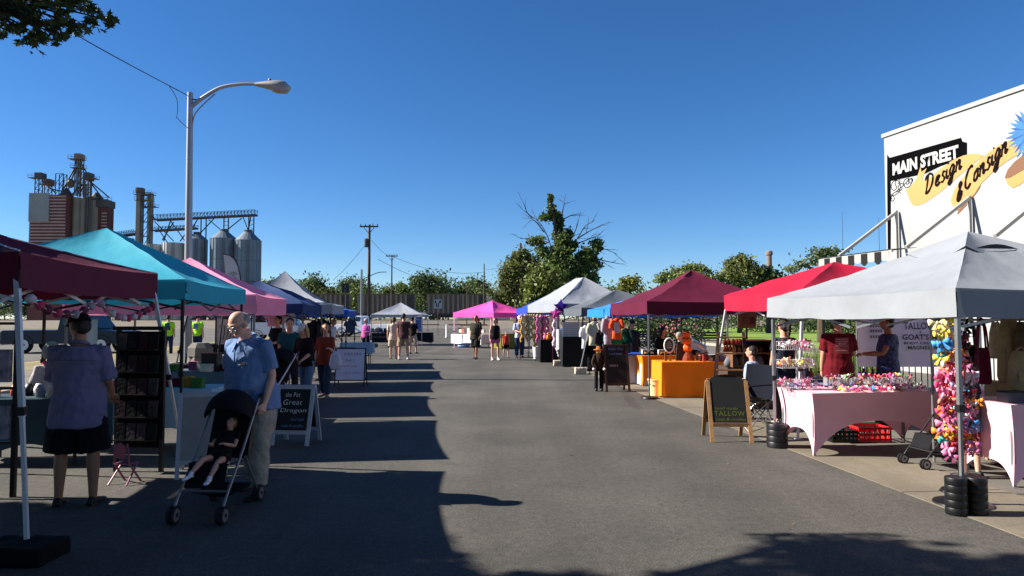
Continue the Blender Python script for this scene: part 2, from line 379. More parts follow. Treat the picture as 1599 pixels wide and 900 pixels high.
DK = mat('paint_black', '08080a', .95, .06, 2, spec=.02); TAN = mat('paint_tan', 'a98650', .8, .06, 1.2); TAND = mat('paint_tan_dark', '6e4e38', .8, .06, 1.2)  # mural paints; the darker tan is for the ribbon folds
BLU = mat('paint_blue', '33699e', .8, .2, 4); BLU2 = mat('paint_blue_dark', '1f4c84', .8, .15, 4)
# pixel coordinates on the photograph -> the wall plane
def c6(x, y): return (1380 + x * 219 / 1232, 180 + y * 160 / 900)
B(wallsheet([c6(30, 345), c6(52, 375), c6(680, 198), c6(692, 232), c6(733, 243), c6(733, 365), c6(500, 450), c6(365, 515), c6(62, 580), c6(64, 900), (1391, 392), (1386.5, 396), c6(30, 580)], .004), 'sign_panel', DK)
def ribbon(pix, name, m, off):
    P = [wallp(*c6(x, y), off) for x, y in pix]; c = sum(P, Vector()) / len(P); mb = MB().add(P, [tuple(range(len(P)))])
    return B(mb, name, m)
ribbon([(195, 655), (235, 630), (290, 560), (325, 450), (333, 500), (380, 465), (345, 540), (337, 580), (420, 540), (500, 470), (600, 400), (700, 355), (790, 338), (850, 345), (880, 356), (800, 420), (690, 510), (600, 590), (480, 690), (380, 760), (300, 796), (255, 790), (225, 740)], 'ribbon', TAN, .008)
ribbon([(592, 752), (620, 660), (680, 570), (760, 480), (860, 380), (960, 300), (1060, 240), (1190, 195), (1232, 200), (1232, 320), (1150, 365), (1060, 420), (960, 500), (860, 600), (800, 690), (730, 760), (660, 830), (635, 838), (610, 800)], 'ribbon', TAN, .012)
ribbon([(655, 835), (760, 735), (830, 650), (862, 610), (820, 680), (740, 780), (648, 876)], 'ribbon_fold', TAND, .010)
ribbon([(1065, 545), (1090, 480), (1150, 410), (1232, 345), (1262, 350), (1262, 470), (1180, 510), (1110, 550), (1075, 565)], 'ribbon_fold', TAND, .008)
ribbon([(1068, 560), (1110, 553), (1180, 512), (1262, 470), (1262, 560), (1190, 620), (1130, 642), (1095, 615)], 'ribbon', TAN, .011)
for k in range(34):                                  # the blue flower's petals
    a = 2 * pi * k / 34; L0 = .62 + .12 * ((k * 7) % 5) / 4; cpt = wallp(1612, 205, .016 + .001 * (k % 3)); e1, e2 = WD, Vector((0, 0, 1))
    d = e1 * cos(a) + e2 * sin(a); n_ = e1 * -sin(a) + e2 * cos(a); w = .055
    P = [cpt + d * .12 - n_ * w * .4, cpt + d * L0 * .6 - n_ * w, cpt + d * L0, cpt + d * L0 * .6 + n_ * w, cpt + d * .12 + n_ * w * .4]
    B(MB().add(P, [(0, 1, 2, 3, 4)]), 'petal', BLU if k % 3 else BLU2)
B(MB().add([wallp(1612, 205, .022) + WD * .2 * cos(t * pi / 8) + Vector((0, 0, .2 * sin(t * pi / 8))) for t in range(16)], [tuple(range(16))]), 'flower_centre', BLU2)
WPT = mat('paint_white', 'a4a5a4', .8, .04, 2)
# MAIN STREET in condensed capitals
a, b, c = wallp(*c6(80, 533), .009), wallp(*c6(660, 378), .009), wallp(*c6(80, 425), .009)
t = place_text('main', 'lettering', WPT, bld, a - Vector((WP.x, WP.y, 0)), (b - a).normalized(), (0, 0, 1), (b - a).length, (c - a).length)
# brush script drawn stroke by stroke (x, y in letter heights, baseline 0, x-height .55)
GLY = {
 'D': (.95, [[(.22, .98), (.2, .5), (.12, .02)], [(-.02, .8), (.1, .98), (.4, 1.0), (.68, .75), (.66, .35), (.4, .06), (.12, .02)]]),
 'e': (.5, [[(.0, .22), (.25, .32), (.36, .46), (.25, .56), (.1, .45), (.06, .2), (.2, .02), (.45, .14)]]),
 's': (.42, [[(.02, .1), (.18, .02), (.32, .12), (.27, .27), (.14, .38), (.2, .54), (.36, .5)]]),
 'i': (.3, [[(.08, .54), (.06, .2), (.14, .03), (.3, .14)], [(.14, .76), (.17, .82)]]),
 'g': (.52, [[(.4, .5), (.22, .56), (.06, .36), (.1, .1), (.26, .1), (.4, .5), (.36, .1), (.26, -.3), (.08, -.38), (.06, -.22), (.3, -.02), (.5, .14)]]),
 'n': (.58, [[(.02, .52), (.1, .5), (.06, .02)], [(.08, .3), (.24, .54), (.36, .5), (.34, .15), (.42, .02), (.56, .14)]]),
 'C': (.78, [[(.62, .82), (.5, .98), (.22, .85), (.06, .5), (.1, .15), (.3, .0), (.56, .14)]]),
 'o': (.5, [[(.26, .54), (.08, .4), (.06, .14), (.2, .02), (.36, .16), (.36, .42), (.26, .54), (.48, .46)]]),
 '&': (.7, [[(.6, .12), (.3, .5), (.2, .8), (.34, .95), (.44, .78), (.26, .55), (.08, .3), (.16, .04), (.36, .06), (.56, .4)]])}
def script(word, p0, p1, hgt, m, width, off=.018, name='lettering'):
    A, Bp = wallp(*p0, off), wallp(*p1, off); adv = sum(GLY[ch][0] for ch in word); X = Bp - A; kx = X.length / adv; X.normalize()
    up = Vector((0, 0, 1)); x = 0; mb = MB(); z = off
    for ch in word:
        for st in GLY[ch][1]:
            pts = [A + X * (x + q[0] + .18 * q[1]) * kx + up * q[1] * hgt for q in st]
            if len(pts) > 2: pts = spline(pts, 5)
            n = len(pts); stroke(mb, [p + WNm * .0004 * i for i, p in enumerate(pts)], [width * (.75 + .45 * abs(sin(i * 2.1 / 5))) for i in range(n)], WNm)
        x += GLY[ch][0]
    return B(mb, name, m)
SCR = mat('paint_brown_black', '161012', .95, .06, 2, spec=.02)
script('Design', c6(360, 705), c6(690, 465), .52, SCR, .052)
script('Consign', c6(712, 670), c6(1095, 318), .54, SCR, .055)
script('&', c6(645, 775), c6(700, 715), .5, SCR, .06)
mb = MB()                                            # scrollwork under the panel
def spiral(cx, cy, r0, turns, a0, sgn=1, w=.022):
    pts = []
    for i in range(22):
        t = i / 21; a = a0 + sgn * turns * 2 * pi * t; r = r0 * (1 - .8 * t)
        q = wallp(*c6(cx, cy), .006); pts.append(q + WD * r * cos(a) + Vector((0, 0, r * sin(a))))
    stroke(mb, pts, w, WNm)
for a in ((98, 628, .32, 1.6, 2.8), (205, 590, .2, 1.5, 0.3, -1), (240, 570, .14, 1.3, 1.0), (75, 738, .12, 1.2, 2.6, -1), (150, 640, .16, 1.1, .2), (128, 590, .14, 1.0, 4.0, -1)): spiral(*a)
stroke(mb, spline([wallp(*c6(*q), .006) for q in ((62, 740), (80, 690), (130, 670), (150, 690))]), .02, WNm)
stroke(mb, spline([wallp(*c6(*q), .006) for q in ((100, 680), (170, 620), (230, 560), (255, 575))]), .02, WNm)
B(mb, 'scrollwork', DK)
# unseen brick shop block, added behind the viewpoint to cut sky light
b2 = thing('added_brick_shop', 'unseen two-storey brick shop block added behind the viewpoint to cut sky light', 'building', S(-13.2, -14, 0), TH); BR2 = mat('shop_brick', '7a4a3c', .85, .2, 3, .2)
MB().box((-7, -2, 4.5), (14, 36, 9)).build('wall', BR2, b2); MB().box((-6.9, -2, 9.1), (14.4, 36.4, .25)).build('coping', CONCK, b2)
for k in range(10):
    y_ = -18 + 3.5 * k
    w_ = MB().box((.02, y_, 6.4), (.08, 1.2, 1.9)).build('window', GLASSD, b2); MB().box((.08, y_, 5.4), (.2, 1.4, .12)).build('sill', CONCK, w_); MB().box((.03, y_, 1.7), (.1, 2.6, 2.4)).build('shop_window', GLASSD, b2)
# shop awning: brackets off the wall and a striped scalloped valance
aw = thing('striped_awning', 'black and white striped awning valance on white wall brackets', 'awning', (WP.x, WP.y, 0))
AP = mat('bracket_paint', 'a09e98', .5, .05, 3)
def A_(mb, name, m, parent=None): return inb(mb).build(name, m, parent or aw)
offs = []
for k, t in enumerate((.55, 3.2, 5.85, 8.5)):
    base = Vector((WP.x, WP.y, 0)) + WD * t
    top = base + Vector((0, 0, 4.98)) + WNm * .1; low = base + WNm * 2.2 + Vector((0, 0, 3.55)); foot = base + Vector((0, 0, 3.45)) + WNm * .1
    mb = MB(); mb.bar(top, low, .085); mb.bar(top + Vector((0, 0, .05)), foot, .07); A_(mb, 'bracket', AP)
f0 = Vector((WP.x, WP.y, 3.52)) + WNm * 2.2 - WD * .35
A_(MB().bar(f0 - WNm * .06, f0 + WD * 3.0 - WNm * .06, .06), 'front_bar', AP)
WS, BS = cloth('awning_white', 'a8a6a2'), cloth('awning_black', '141414', .02)
sw = .27
for k in range(11):                                  # each stripe its own strip of cloth with a rounded tongue
    a = f0 + WD * (k * sw) + WNm * .035; bt = .36 - (.0 if k % 2 else .03); pts = [a, a + WD * (sw - .002)]
    arc = [a + WD * (sw * (1 - (j / 6))) + Vector((0, 0, -bt + .09 - .09 * sin(pi * j / 6) * (1 if k % 2 else .35))) for j in range(7)]
    A_(MB().prism([p for p in pts] + arc, (0, 0, 0), WNm * .006), 'stripe', BS if k % 2 else WS)
    back = [a + WNm * -.04, a + WD * (sw - .002) + WNm * -.04]
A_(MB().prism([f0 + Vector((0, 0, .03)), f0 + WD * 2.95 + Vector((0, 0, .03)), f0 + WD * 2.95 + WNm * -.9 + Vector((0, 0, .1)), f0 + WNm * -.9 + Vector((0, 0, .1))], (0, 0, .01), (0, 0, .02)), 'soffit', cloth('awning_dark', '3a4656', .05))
# thin antenna masts and a brick chimney beyond
for px, t, b, Y, w in ((1315, 330, 470, 60, .05), (1372, 340, 470, 56, .05)):
    p = at(px, t, Y); o = MB().tube([(0, 0, 0), (0, 0, p.z)], [w, .012], 6).build('antenna_mast', STEELB, None, loc=(p.x, Y, 0))
    tag(o, 'thin dark antenna mast rising behind the striped awning' if px > 1340 else 'thin antenna mast over the red canopy peak', 'antenna')
p = at(1201, 392, 170); ch = thing('chimney_stack', 'far slim brick chimney stack standing above the park trees', 'chimney', (p.x, 170, 0))
MB().lathe([(.75, 0), (.62, p.z - 1.2)], n=12).build('shaft', mat('chimney_brick', '7a6a60', .85, .15, 2), ch); MB().lathe([(.62, p.z - 1.2), (.85, p.z - 1.0), (.85, p.z - .3), (.6, p.z)], n=12).build('cap', mat('chimney_brick', '7a6a60'), ch)

# ================================================================== FAR: ELEVATORS, TRAIN, POLES
EY = 195.0; K = EY / F_PX
def ex(px): return (px - 799.5) * K
def ez(py): return CAM_H + (HOR - py) * K
BRK = mat('elevator_brick', '6e4440', .85, .12, .4); BAND = mat('elevator_band', 'a08a82', .85, .12, .4); CONG = mat('silo_concrete', '8d867a', .85, .2, .15)
CORR = mat('corrugated_steel', '9aa09f', .55, .12, .3); RUST = mat('rusty_steel', '6a5a50', .7, .25, .4, metal=.2); GALV = mat('galvanised_steel', '6e7882', .42, .14, .2, metal=.3); DKS = mat('dark_steel', '4c4a48', .7, .2, .4)
el = thing('grain_elevator', 'tall red brick grain elevator with pale bands and rooftop leg towers', 'building', (ex(108), EY, 0))
def E(mb, name, m, parent=None, root=None):
    r = root or el; mb.v = [(x - r.location.x, y - r.location.y, z) for x, y, z in mb.v]; return mb.build(name, m, parent or r)
def ebox(x0, x1, y0, y1, z0, z1): return MB().box(((x0 + x1) / 2, (y0 + y1) / 2, (z0 + z1) / 2), (x1 - x0, y1 - y0, z1 - z0))
E(ebox(ex(42), ex(99), EY, EY + 3.7, 0, ez(303)), 'wall', BRK); mat('elevator_brick_dark', '5c3836', .85, .1, .4)
mb = MB()
for k in range(26):
    z = ez(306) - k * 5.05 * K * 1.0
    if z > 1: mb.box(((ex(42) + ex(99)) / 2, EY - .12, z), (ex(99) - ex(42) - .1, .25, .42))
mb2 = MB()
for k in range(24):
    z = ez(330) - k * .92
    if z > 1: mb2.box(((ex(146) + ex(154)) / 2, EY + 2.9, z), (ex(154) - ex(146), .25, .4))
E(mb, 'band_courses', BAND)['kind'] = 'stuff'; E(mb2, 'band_courses', BAND)['kind'] = 'stuff'
E(ebox(ex(42), ex(73.5), EY - .55, EY - .3, ez(346), ez(301)), 'metal_cladding', CORR)
mb = MB()
for k in range(16): mb.box((ex(43.5) + k * (ex(73) - ex(43.5)) / 15.5, EY - .6, (ez(346) + ez(301)) / 2), (.12, .1, ez(301) - ez(346)))
E(mb, 'cladding_ribs', CORR)['kind'] = 'stuff'
for px in (106, 119, 132): E(MB().lathe([(1.45, 0), (1.45, ez(305))], (ex(px), EY + 3.5, 0), 14), 'silo', CONG)
E(ebox(ex(139), ex(155), EY + 3, EY + 6, 0, ez(310)), 'wall', mat('elevator_brick_dark', '5c3836')); E(ebox(ex(128), ex(156), EY + 2.4, EY + 6.4, ez(320), ez(309)), 'parapet', DKS)
for px in (126.5, 130, 134): E(MB().tube([(ex(px), EY + .8, 0), (ex(px), EY + .8, ez(285))], .28, 6), 'spout_pipe', DKS)
def tower(root, x0, x1, y, z0, z1, m, dep=1.6, levels=4, name='leg_tower'):
    mb = MB(); D = (y, y + dep)
    for x in (x0, x1):
        for yy in D: mb.bar((x, yy, z0), (x, yy, z1), .2)
    n = levels
    for k in range(n):
        za, zb = z0 + (z1 - z0) * k / n, z0 + (z1 - z0) * (k + 1) / n
        for yy in D: mb.bar((x0, yy, za), (x1, yy, zb), .12); mb.bar((x0, yy, zb), (x1, yy, zb), .14)
    return E(mb, name, m, root=root)
def platform(root, px0, px1, py, y=EY - .2, dep=2.4, name='platform'):
    mb = MB(); x0, x1, z = ex(px0), ex(px1), ez(py); mb.box(((x0 + x1) / 2, y + dep / 2, z), (x1 - x0, dep, .15)); n = max(2, int((x1 - x0) / .9))
    for k in range(n + 1):
        x = x0 + (x1 - x0) * k / n; mb.bar((x, y, z), (x, y, z + 1.05), .06); mb.bar((x, y + dep, z), (x, y + dep, z + 1.05), .06)
    for zz in (.55, 1.05):
        for yy in (y, y + dep): mb.bar((x0, yy, z + zz), (x1, yy, z + zz), .06)
    return E(mb, name, RUST, root=root)
tower(el, ex(107.5), ex(110), EY + 1, ez(304), ez(243), DKS); tower(el, ex(112), ex(116), EY + 1, ez(304), ez(243), RUST, levels=7)
platform(el, 100, 121, 246); platform(el, 104, 122, 260); E(ebox(ex(107), ex(116.5), EY + .6, EY + 3, ez(246), ez(236.5)), 'leg_head', mat('leg_head_rust', '8a7468', .7, .2, .6))
E(ebox(ex(45), ex(56), EY + .6, EY + 3, ez(276), ez(267)), 'leg_head', DKS); platform(el, 38, 57, 276); tower(el, ex(46), ex(52), EY + .8, ez(303), ez(276), DKS, levels=3)
E(ebox(ex(60), ex(69), EY + .6, EY + 3, ez(287), ez(277)), 'leg_head', RUST); tower(el, ex(61), ex(67), EY + .8, ez(303), ez(286), RUST, levels=2); platform(el, 55, 70, 286)
tower(el, ex(79), ex(91), EY + .6, ez(302), ez(269), DKS, levels=2); E(MB().ball((ex(98), EY + 2, ez(283)), (1.0, 1.0, 1.4)), 'cyclone', RUST)
E(ebox(ex(123.5), ex(132), EY + .4, EY + 3, ez(279), ez(267)), 'leg_head', DKS); platform(el, 121, 143, 277); tower(el, ex(125), ex(131), EY + .5, ez(308), ez(278), RUST, levels=4)
mb = MB()
for (a, b) in (((108, 262), (92, 300)), ((108, 258), (84, 297)), ((116, 250), (128, 275)), ((124, 283), (98, 303)), ((131, 280), (160, 306)), ((129, 278), (150, 308)), ((112, 290), (101, 303)), ((125, 281), (113, 300)), ((56, 280), (74, 298)), ((70, 293), (86, 296)), ((91, 278), (84, 300))):
    mb.tube([(ex(a[0]), EY + 1, ez(a[1])), (ex(b[0]), EY + 2, ez(b[1]))], .2, 6)
E(mb, 'spout_pipes', DKS); platform(el, 140, 153, 308, EY + 3); mb = MB(); mb.lathe([(2.2, 0), (.4, 2.4)], (ex(132), EY + 4, ez(309)), 12); E(mb, 'hopper_cone', mat('hopper_rust', '4a423c', .7, .2, .5))
mb = MB(); mb.lathe([(1.8, 0), (.4, 2.2)], (ex(92), EY + 2, ez(303)), 12); E(mb, 'hopper_cone', mat('hopper_rust', '86786a'))
# second plant: leg tower, conveyor truss, bins
pl = thing('conveyor_plant', 'steel leg tower and long conveyor truss bridge over the grain bins', 'conveyor', (ex(215), EY, 0))
def L2(mb, name, m): return E(mb, name, m, root=pl)
PY = EY
L2(MB().box((ex(212), PY + 1, ez(300) / 2), (1.45, 1.6, ez(300))), 'leg_shaft', CONG); L2(MB().box((ex(228.5), PY + 1, ez(302) / 2), (1.0, 1.6, ez(302))), 'leg_shaft', CONG)
tower(pl, ex(216), ex(231), PY, 0, ez(300), DKS, levels=9); platform(pl, 205.5, 234, 303, PY - .4); platform(pl, 218, 239, 322, PY - .4); platform(pl, 207, 232, 312, PY - .4); L2(MB().box((ex(212), PY + 1, ez(296)), (1.8, 1.8, 1.6)), 'leg_head', RUST); L2(MB().tube([(ex(210), PY, ez(300)), (ex(210), PY, ez(291))], .1, 5), 'mast', DKS)
def truss(xa, za, xb, zb, n, h=1.5, name='conveyor_bridge'):
    mb = MB()
    for yy in (PY, PY + 2):
        mb.bar((xa, yy, za), (xb, yy, zb), .34); mb.bar((xa, yy, za + h), (xb, yy, zb + h), .12)
        for k in range(n + 1):
            t = k / n; x, z = xa + (xb - xa) * t, za + (zb - za) * t; mb.bar((x, yy, z), (x, yy, z + h), .1)
            if k < n: t2 = (k + 1) / n; mb.bar((x, yy, z), (xa + (xb - xa) * t2, yy, za + (zb - za) * t2 + h), .07)
    mb.bar((xa, PY + 1, za + .15), (xb, PY + 1, zb + .15), 1.7, .3); L2(mb, name, DKS)
truss(ex(237), ez(343), ex(396), ez(335), 30); truss(ex(234), ez(360), ex(302), ez(356), 12, 1.0); truss(ex(176), ez(369), ex(206), ez(365), 8, 1.2)
mb = MB()
for (a, b) in (((237, 345), (266, 376)), ((240, 342), (222, 330)), ((262, 344), (250, 376)), ((262, 344), (284, 376)), ((305, 341), (285, 372)), ((322, 342), (345, 362)), ((374, 340), (345, 362)), ((376, 338), (385, 363)), ((388, 338), (383, 363)), ((330, 341), (305, 366)), ((242, 355), (256, 378)), ((295, 352), (276, 376)), ((267, 346), (248, 374))):
    mb.bar((ex(a[0]), PY + .5, ez(a[1])), (ex(b[0]), PY + 1.2, ez(b[1])), .24)
for px, t, b in ((310, 341, 372), (318, 341, 372), (346, 340, 362), (353, 340, 362), (385, 337, 362), (393, 337, 372)): mb.bar((ex(px), PY + .6, ez(t)), (ex(px), PY + .6, ez(b)), .26)
for k in range(3): mb.bar((ex(346), PY + .6, ez(345 + 6 * k)), (ex(353), PY + .6, ez(345 + 6 * k)), .12); mb.bar((ex(385), PY + .6, ez(345 + 7 * k)), (ex(393), PY + .6, ez(342 + 7 * k)), .12)
L2(mb, 'support_frame', DKS)
def binn(px0, px1, top, cone, label, m=GALV, seg=20):
    r = (ex(px1) - ex(px0)) / 2; x = (ex(px0) + ex(px1)) / 2; t = thing('grain_bin', label, 'silo', (x, EY, 0), 0, None); H = ez(top)
    autosmooth(MB().lathe([(r, 0), (r, H)], n=seg).build('shell', m, t), 50)
    if cone:
        MB().lathe([(r * 1.02, H), (r * .32, H + cone * K)], n=seg).build('cone_roof', m, t); MB().lathe([(r * .34, H + cone * K - .1), (r * .34, H + cone * K + .5)], n=12).build('hatch_collar', DKS, t)
    mb = MB()
    for k in range(seg):
        a = 2 * pi * (k + .5) / seg; mb.bar((r * cos(a), r * sin(a), 0), (r * cos(a), r * sin(a), H), .12)
    mb.build('stiffeners', m, t); mb = MB()
    for k in range(1, 4): MB().lathe([(r * 1.012, H * k / 4), (r * 1.012, H * k / 4 + .12)], n=seg, cap=False).build('hoop', DKS, t)
    lad = MB(); a = -1.2
    for dx in (-.25, .25): lad.bar((r * cos(a) * 1.06 + dx, r * sin(a) * 1.06, 0), (r * cos(a) * 1.06 + dx, r * sin(a) * 1.06, H), .08)
    lad.build('ladder', DKS, t); return t
binn(366, 405.5, 376, 14, 'right-hand tall grey grain bin with a cone roof'); binn(328, 367, 373, 12, 'tall grain bin with a cone roof and bright sunlit edge behind the feather flag'); binn(290, 321, 374, 9, 'grain bin directly behind the street lamp pole')
WB_ = mat('bin_white', 'a8aaa8', .6, .25, .15)
binn(253, 287, 380, 0, 'low flat-topped streaked bin left of the lamp pole', WB_); binn(222, 252, 382, 0, 'low flat-topped pale bin below the leg tower', WB_); binn(176, 205, 372, 0, 'flat grey bin beside the brick elevator', CONG)
# the train: ribbed hopper wagons
HOPL = mat('hopper_grey', '6e6254', .75, .2, .5); HOPD = mat('hopper_dark', '45403e', .75, .2, .5)
def hopper(x0, x1, label):
    x0, x1 = x0 * RY / F_PX, x1 * RY / F_PX; Lh = x1 - x0; t = thing('hopper_wagon', label, 'railway wagon', ((x0 + x1) / 2, RY, RZ + .16), 0, 'hopper wagons of the parked train'); z0, z1 = 1.2, 5.1 - RZ + 1.55; h = Lh / 2
    body = MB().prism([(-h, 0, z0), (h, 0, z0), (h, 0, z1), (-h, 0, z1)], (0, -1.45, 0), (0, 1.45, 0)); body.build('body', HOPL, t)
    n = 11; me = None
    for k in range(n):
        x = -h + .5 + (Lh - 2.2) * k / (n - 1) ; q = (x, -1.59, (z0 + z1) / 2)
        if me is None: o = MB().box((0, 0, 0), (.42, .3, z1 - z0 - .3)).build('rib', mat('hopper_rib', '85786a', .75, .2, .5), t); me = o.data
        else: o = link('rib', me, t)
        o.location = q
    MB().box((0, -1.5, z1 + .02), (Lh + .1, .3, .2)).build('top_rail', HOPL, t); MB().box((0, -1.5, z0), (Lh + .1, .3, .25)).build('side_sill', HOPD, t)
    MB().box((h - .55, -1.52, (z0 + z1) / 2), (1.4, .12, z1 - z0 - .1)).build('end_panel', HOPD, t)
    MB().prism([(-h * .8, 0, z0), (h * .8, 0, z0), (h * .55, 0, .45), (-h * .55, 0, .45)], (0, -1.0, 0), (0, 1.0, 0)).build('chute', HOPD, t)
    for s in (-1, 1):
        bg = MB(); bg.box((s * (h - 1.6), 0, .55), (2.3, 1.9, .45)); b = bg.build('bogie', HOPD, t)
        for dx in (-.85, .85):
            for yy in (-.75, .75): MB().tube([(s * (h - 1.6) + dx, yy - .07, .46), (s * (h - 1.6) + dx, yy + .07, .46)], .45, 14).build('wheel', HOPD, b)
        MB().bar((s * h, 0, .9), (s * (h + .55), 0, .9), .25).build('coupler', HOPD, t)
        lad = MB()
        for k in range(6): lad.bar((s * (h - .25) - .2, -1.66, z0 + .3 + k * .5), (s * (h - .25) + .2, -1.66, z0 + .3 + k * .5), .05)
        lad.build('ladder', HOPD, t)
    return t
hopper(668 - 800, 759 - 800, 'ribbed hopper wagon at the end of the train above the pink canopy'); hopper(560 - 800, 648 - 800, 'ribbed hopper wagon behind the utility pole and far white canopy'); hopper(457 - 800, 547 - 800, 'ribbed hopper wagon half hidden by the pointed white canopy'); hopper(352 - 800, 443 - 800, 'ribbed hopper wagon hidden behind the left canopies')
# small white building beyond the track
t = thing('white_building', 'low white flat-roofed building beyond the train', 'building', (at(745, 470, 185).x, 188, 0))
zt = at(745, 462, 185).z; MB().box((0, 0, zt / 2), (10.5, 8, zt)).build('wall', mat('far_white', 'cfc9bf', .85, .08, .5), t); MB().box((6.5, 1, zt / 2 + .5), (4.4, 8, zt + 1.9)).build('wall', mat('far_white', 'cfc9bf'), t); MB().box((0, 0, zt + .1), (10.8, 8.3, .25)).build('roof_edge', mat('far_trim', '8b857c', .8), t)
for x in (-3.6, -.8, 2.0): MB().box((x, -4.02, zt - 2.2), (1.3, .1, 1.3)).build('window', GLASSD, t)
# poles
POLE = mat('pole_wood', '4d3f35', .85, .2, 2)
def upole(px, top, Y, label, arm=3.3, r=.16, extras=None):
    p = at(px, top, Y); t = thing('utility_pole', label, 'utility pole', (p.x, Y, 0)); H = p.z
    MB().tube([(0, 0, -.1), (0, 0, H)], [r * 1.3, r * .8], 10).build('pole', POLE, t)
    if arm:
        MB().box((0, -r - .05, H - .25), (arm, .12, .16)).build('crossarm', POLE, t)
        for s in (-1, 1): MB().bar((s * arm * .28, -r - .05, H - .35), (0, -r - .04, H - 1.1), .06).build('brace', POLE, t)
        for k in (-.46, -.2, .2, .46): MB().lathe([(.05, 0), (.08, .06), (.04, .12), (.07, .2), (.03, .26)], (k * arm, -r - .05, H - .17), 8).build('insulator', mat('insulator', '6a5648', .3), t)
    return t, H
pm, Hm = upole(577, 351, 78, 'tall wooden utility pole with crossarm and transformer can', 2.1)
MB().lathe([(.2, 0), (.24, .1), (.24, .9), (.15, 1.0)], (-.34, 0, Hm - 2.6), 12).build('transformer', mat('can_dark', '3a3c3e', .5), pm); MB().tube([(-.85, 0, 0), (-.85, 0, 7.2)], .12, 8).build('conduit_pole', STEELG, pm)
MB().tube(spline([(-.85, 0, 6.0), (.2, 0, 6.5), (1.1, 0, 6.85), (2.0, 0, 6.9)]), .05, 6).build('lamp_arm', STEELG, pm)
pm2, H2 = upole(612, 398, 118, 'smaller utility pole with crossarm standing near the track', 2.0, .13)
pm3, H3 = upole(756, 412, 128, 'bare pole without a crossarm over the wagon end', 0, .12)
pm4, H4 = upole(729, 447, 125, 'short thin pole in front of the far white building', 0, .08)
pm5, H5 = upole(813, 380, 62, 'dark leaning pole stub above the dense dark tree', 0, .12)
def wire(a, b, sag, label, r=.016, n=16):
    a, b = Vector(a), Vector(b); mid = (a + b) / 2
    pts = [a + (b - a) * (i / n) + Vector((0, 0, -4 * sag * (i / n) * (1 - i / n))) - mid for i in range(n + 1)]
    return tag(MB().tube(pts, r, 5).build('power_line', BLACK, None, loc=mid), label, 'wire')
m3 = pm.location
wire(at(580, 375, 78), at(612, 401, 118), .4, 'dark wire from the tall pole to the smaller pole', .022); wire(at(614, 401, 118), at(756, 425, 128), 1.2, 'sagging wire from the smaller pole to the bare pole', .03)
wire(at(590, 405, 78), at(728, 447, 125), 1.0, 'low wire from the lamp arm to the short thin pole', .025); wire(at(575, 376, 78), at(520, 438, 70), .25, 'slanting wire down from the tall pole to the left', .02)
wire(at(756, 420, 128), at(812, 405, 62), .4, 'wire running from the bare pole into the trees', .025)
# railway signal head, arrow sign, delineator
t = thing('railway_signal', 'dark railway signal box on a post beside the train', 'signal', (at(540, 450, 140).x, 140, .9)); z = at(540, 450, 140).z - .9
MB().tube([(0, 0, 0), (0, 0, z)], .1, 8).build('post', DKS, t); MB().box((0, -.1, z), (1.5, .5, 1.9)).build('head', BLACK, t)
for dz in (-.5, .3): MB().tube([(0, -.36, z + dz), (0, -.5, z + dz)], .2, 12).build('lens', GLASSD, t)
p = at(684, 475, 66); t = thing('arrow_sign', 'white square sign with two black arrows on a post', 'sign', (p.x, 66, 0)); z = p.z
MB().tube([(0, 0, 0), (0, 0, z + .4)], .03, 6).build('post', mat('post_red', '6a3a34', .7), t); MB().box((0, -.05, z), (.78, .02, .88)).build('plate', plastic('plate_grey', 'b4b4b0'), t)
mb = MB(); stroke(mb, [(-.12, -.065, z - .3), (-.14, -.065, z), (-.24, -.065, z + .18)], .09, (0, -1, 0)); mb.add([(-.36, -.065, z + .12), (-.12, -.065, z + .2), (-.3, -.065, z + .36)], [(0, 1, 2)])
stroke(mb, [(.02, -.065, z - .3), (.04, -.065, z), (.2, -.065, z + .2)], .09, (0, -1, 0)); mb.add([(.08, -.065, z + .24), (.3, -.065, z + .1), (.28, -.065, z + .38)], [(0, 1, 2)]); mb.build('arrows', BLACK, t)
p = gr(697, 528); t = thing('delineator_post', 'short white delineator post standing in the far street', 'post', p)
MB().lathe([(.16, 0), (.15, .05), (.06, .07), (.055, 1.05), (.03, 1.1)], n=12).build('post', WHITE, t, True); MB().lathe([(.16, 0), (.16, .04)], n=12).build('base', BLACK, t)
# street lamp
LY = 18.9; lp = at(294, 497, LY); t = thing('street_lamp', 'tall galvanised street lamp with curved arm and cobra head', 'street lamp', (lp.x, LY, 0.13)); lx = lp.x
def lampp(px, py): q = at(px, py, LY); return Vector((q.x - lx, 0, q.z - .13))
PGAL = mat('lamp_galvanised', '9b9da0', .45, .1, 1.5, metal=.35)
top = lampp(297, 145)
autosmooth(MB().tube([(0, 0, 0), (top.x, 0, top.z)], [.115, .075], 14).build('pole', PGAL, t)); MB().lathe([(.22, 0), (.22, .06), (.15, .1), (.14, .3)], n=14).build('base_plate', PGAL, t)
arm = spline([lampp(300, 166), lampp(318, 152), lampp(345, 137), lampp(375, 132), lampp(402, 132)])
autosmooth(MB().tube(arm, [.06 - .018 * i / len(arm) for i in range(len(arm))], 10).build('arm', PGAL, t)); autosmooth(MB().tube(spline([lampp(299, 205), lampp(304, 180), lampp(318, 163), lampp(336, 147)]), .02, 8).build('arm_brace', PGAL, t))
h0, h1 = lampp(398, 132), lampp(453, 142)
rings = []
for tt, w, hh, dz in ((0, .05, .05, 0), (.2, .1, .085, -.01), (.45, .17, .13, -.03), (.7, .22, .18, -.07), (.88, .19, .165, -.10), (1, .06, .05, -.11)):
    c = h0 + Vector(((h1.x - h0.x) * tt, 0, dz)); rings.append((c, w, hh, (0, 1, 0), (0, 0, 1)))
hd = autosmooth(MB().loft(rings, 14).build('lamp_head', mat('lamp_head_paint', '8d8b86', .5, .08, 4), t), 60)
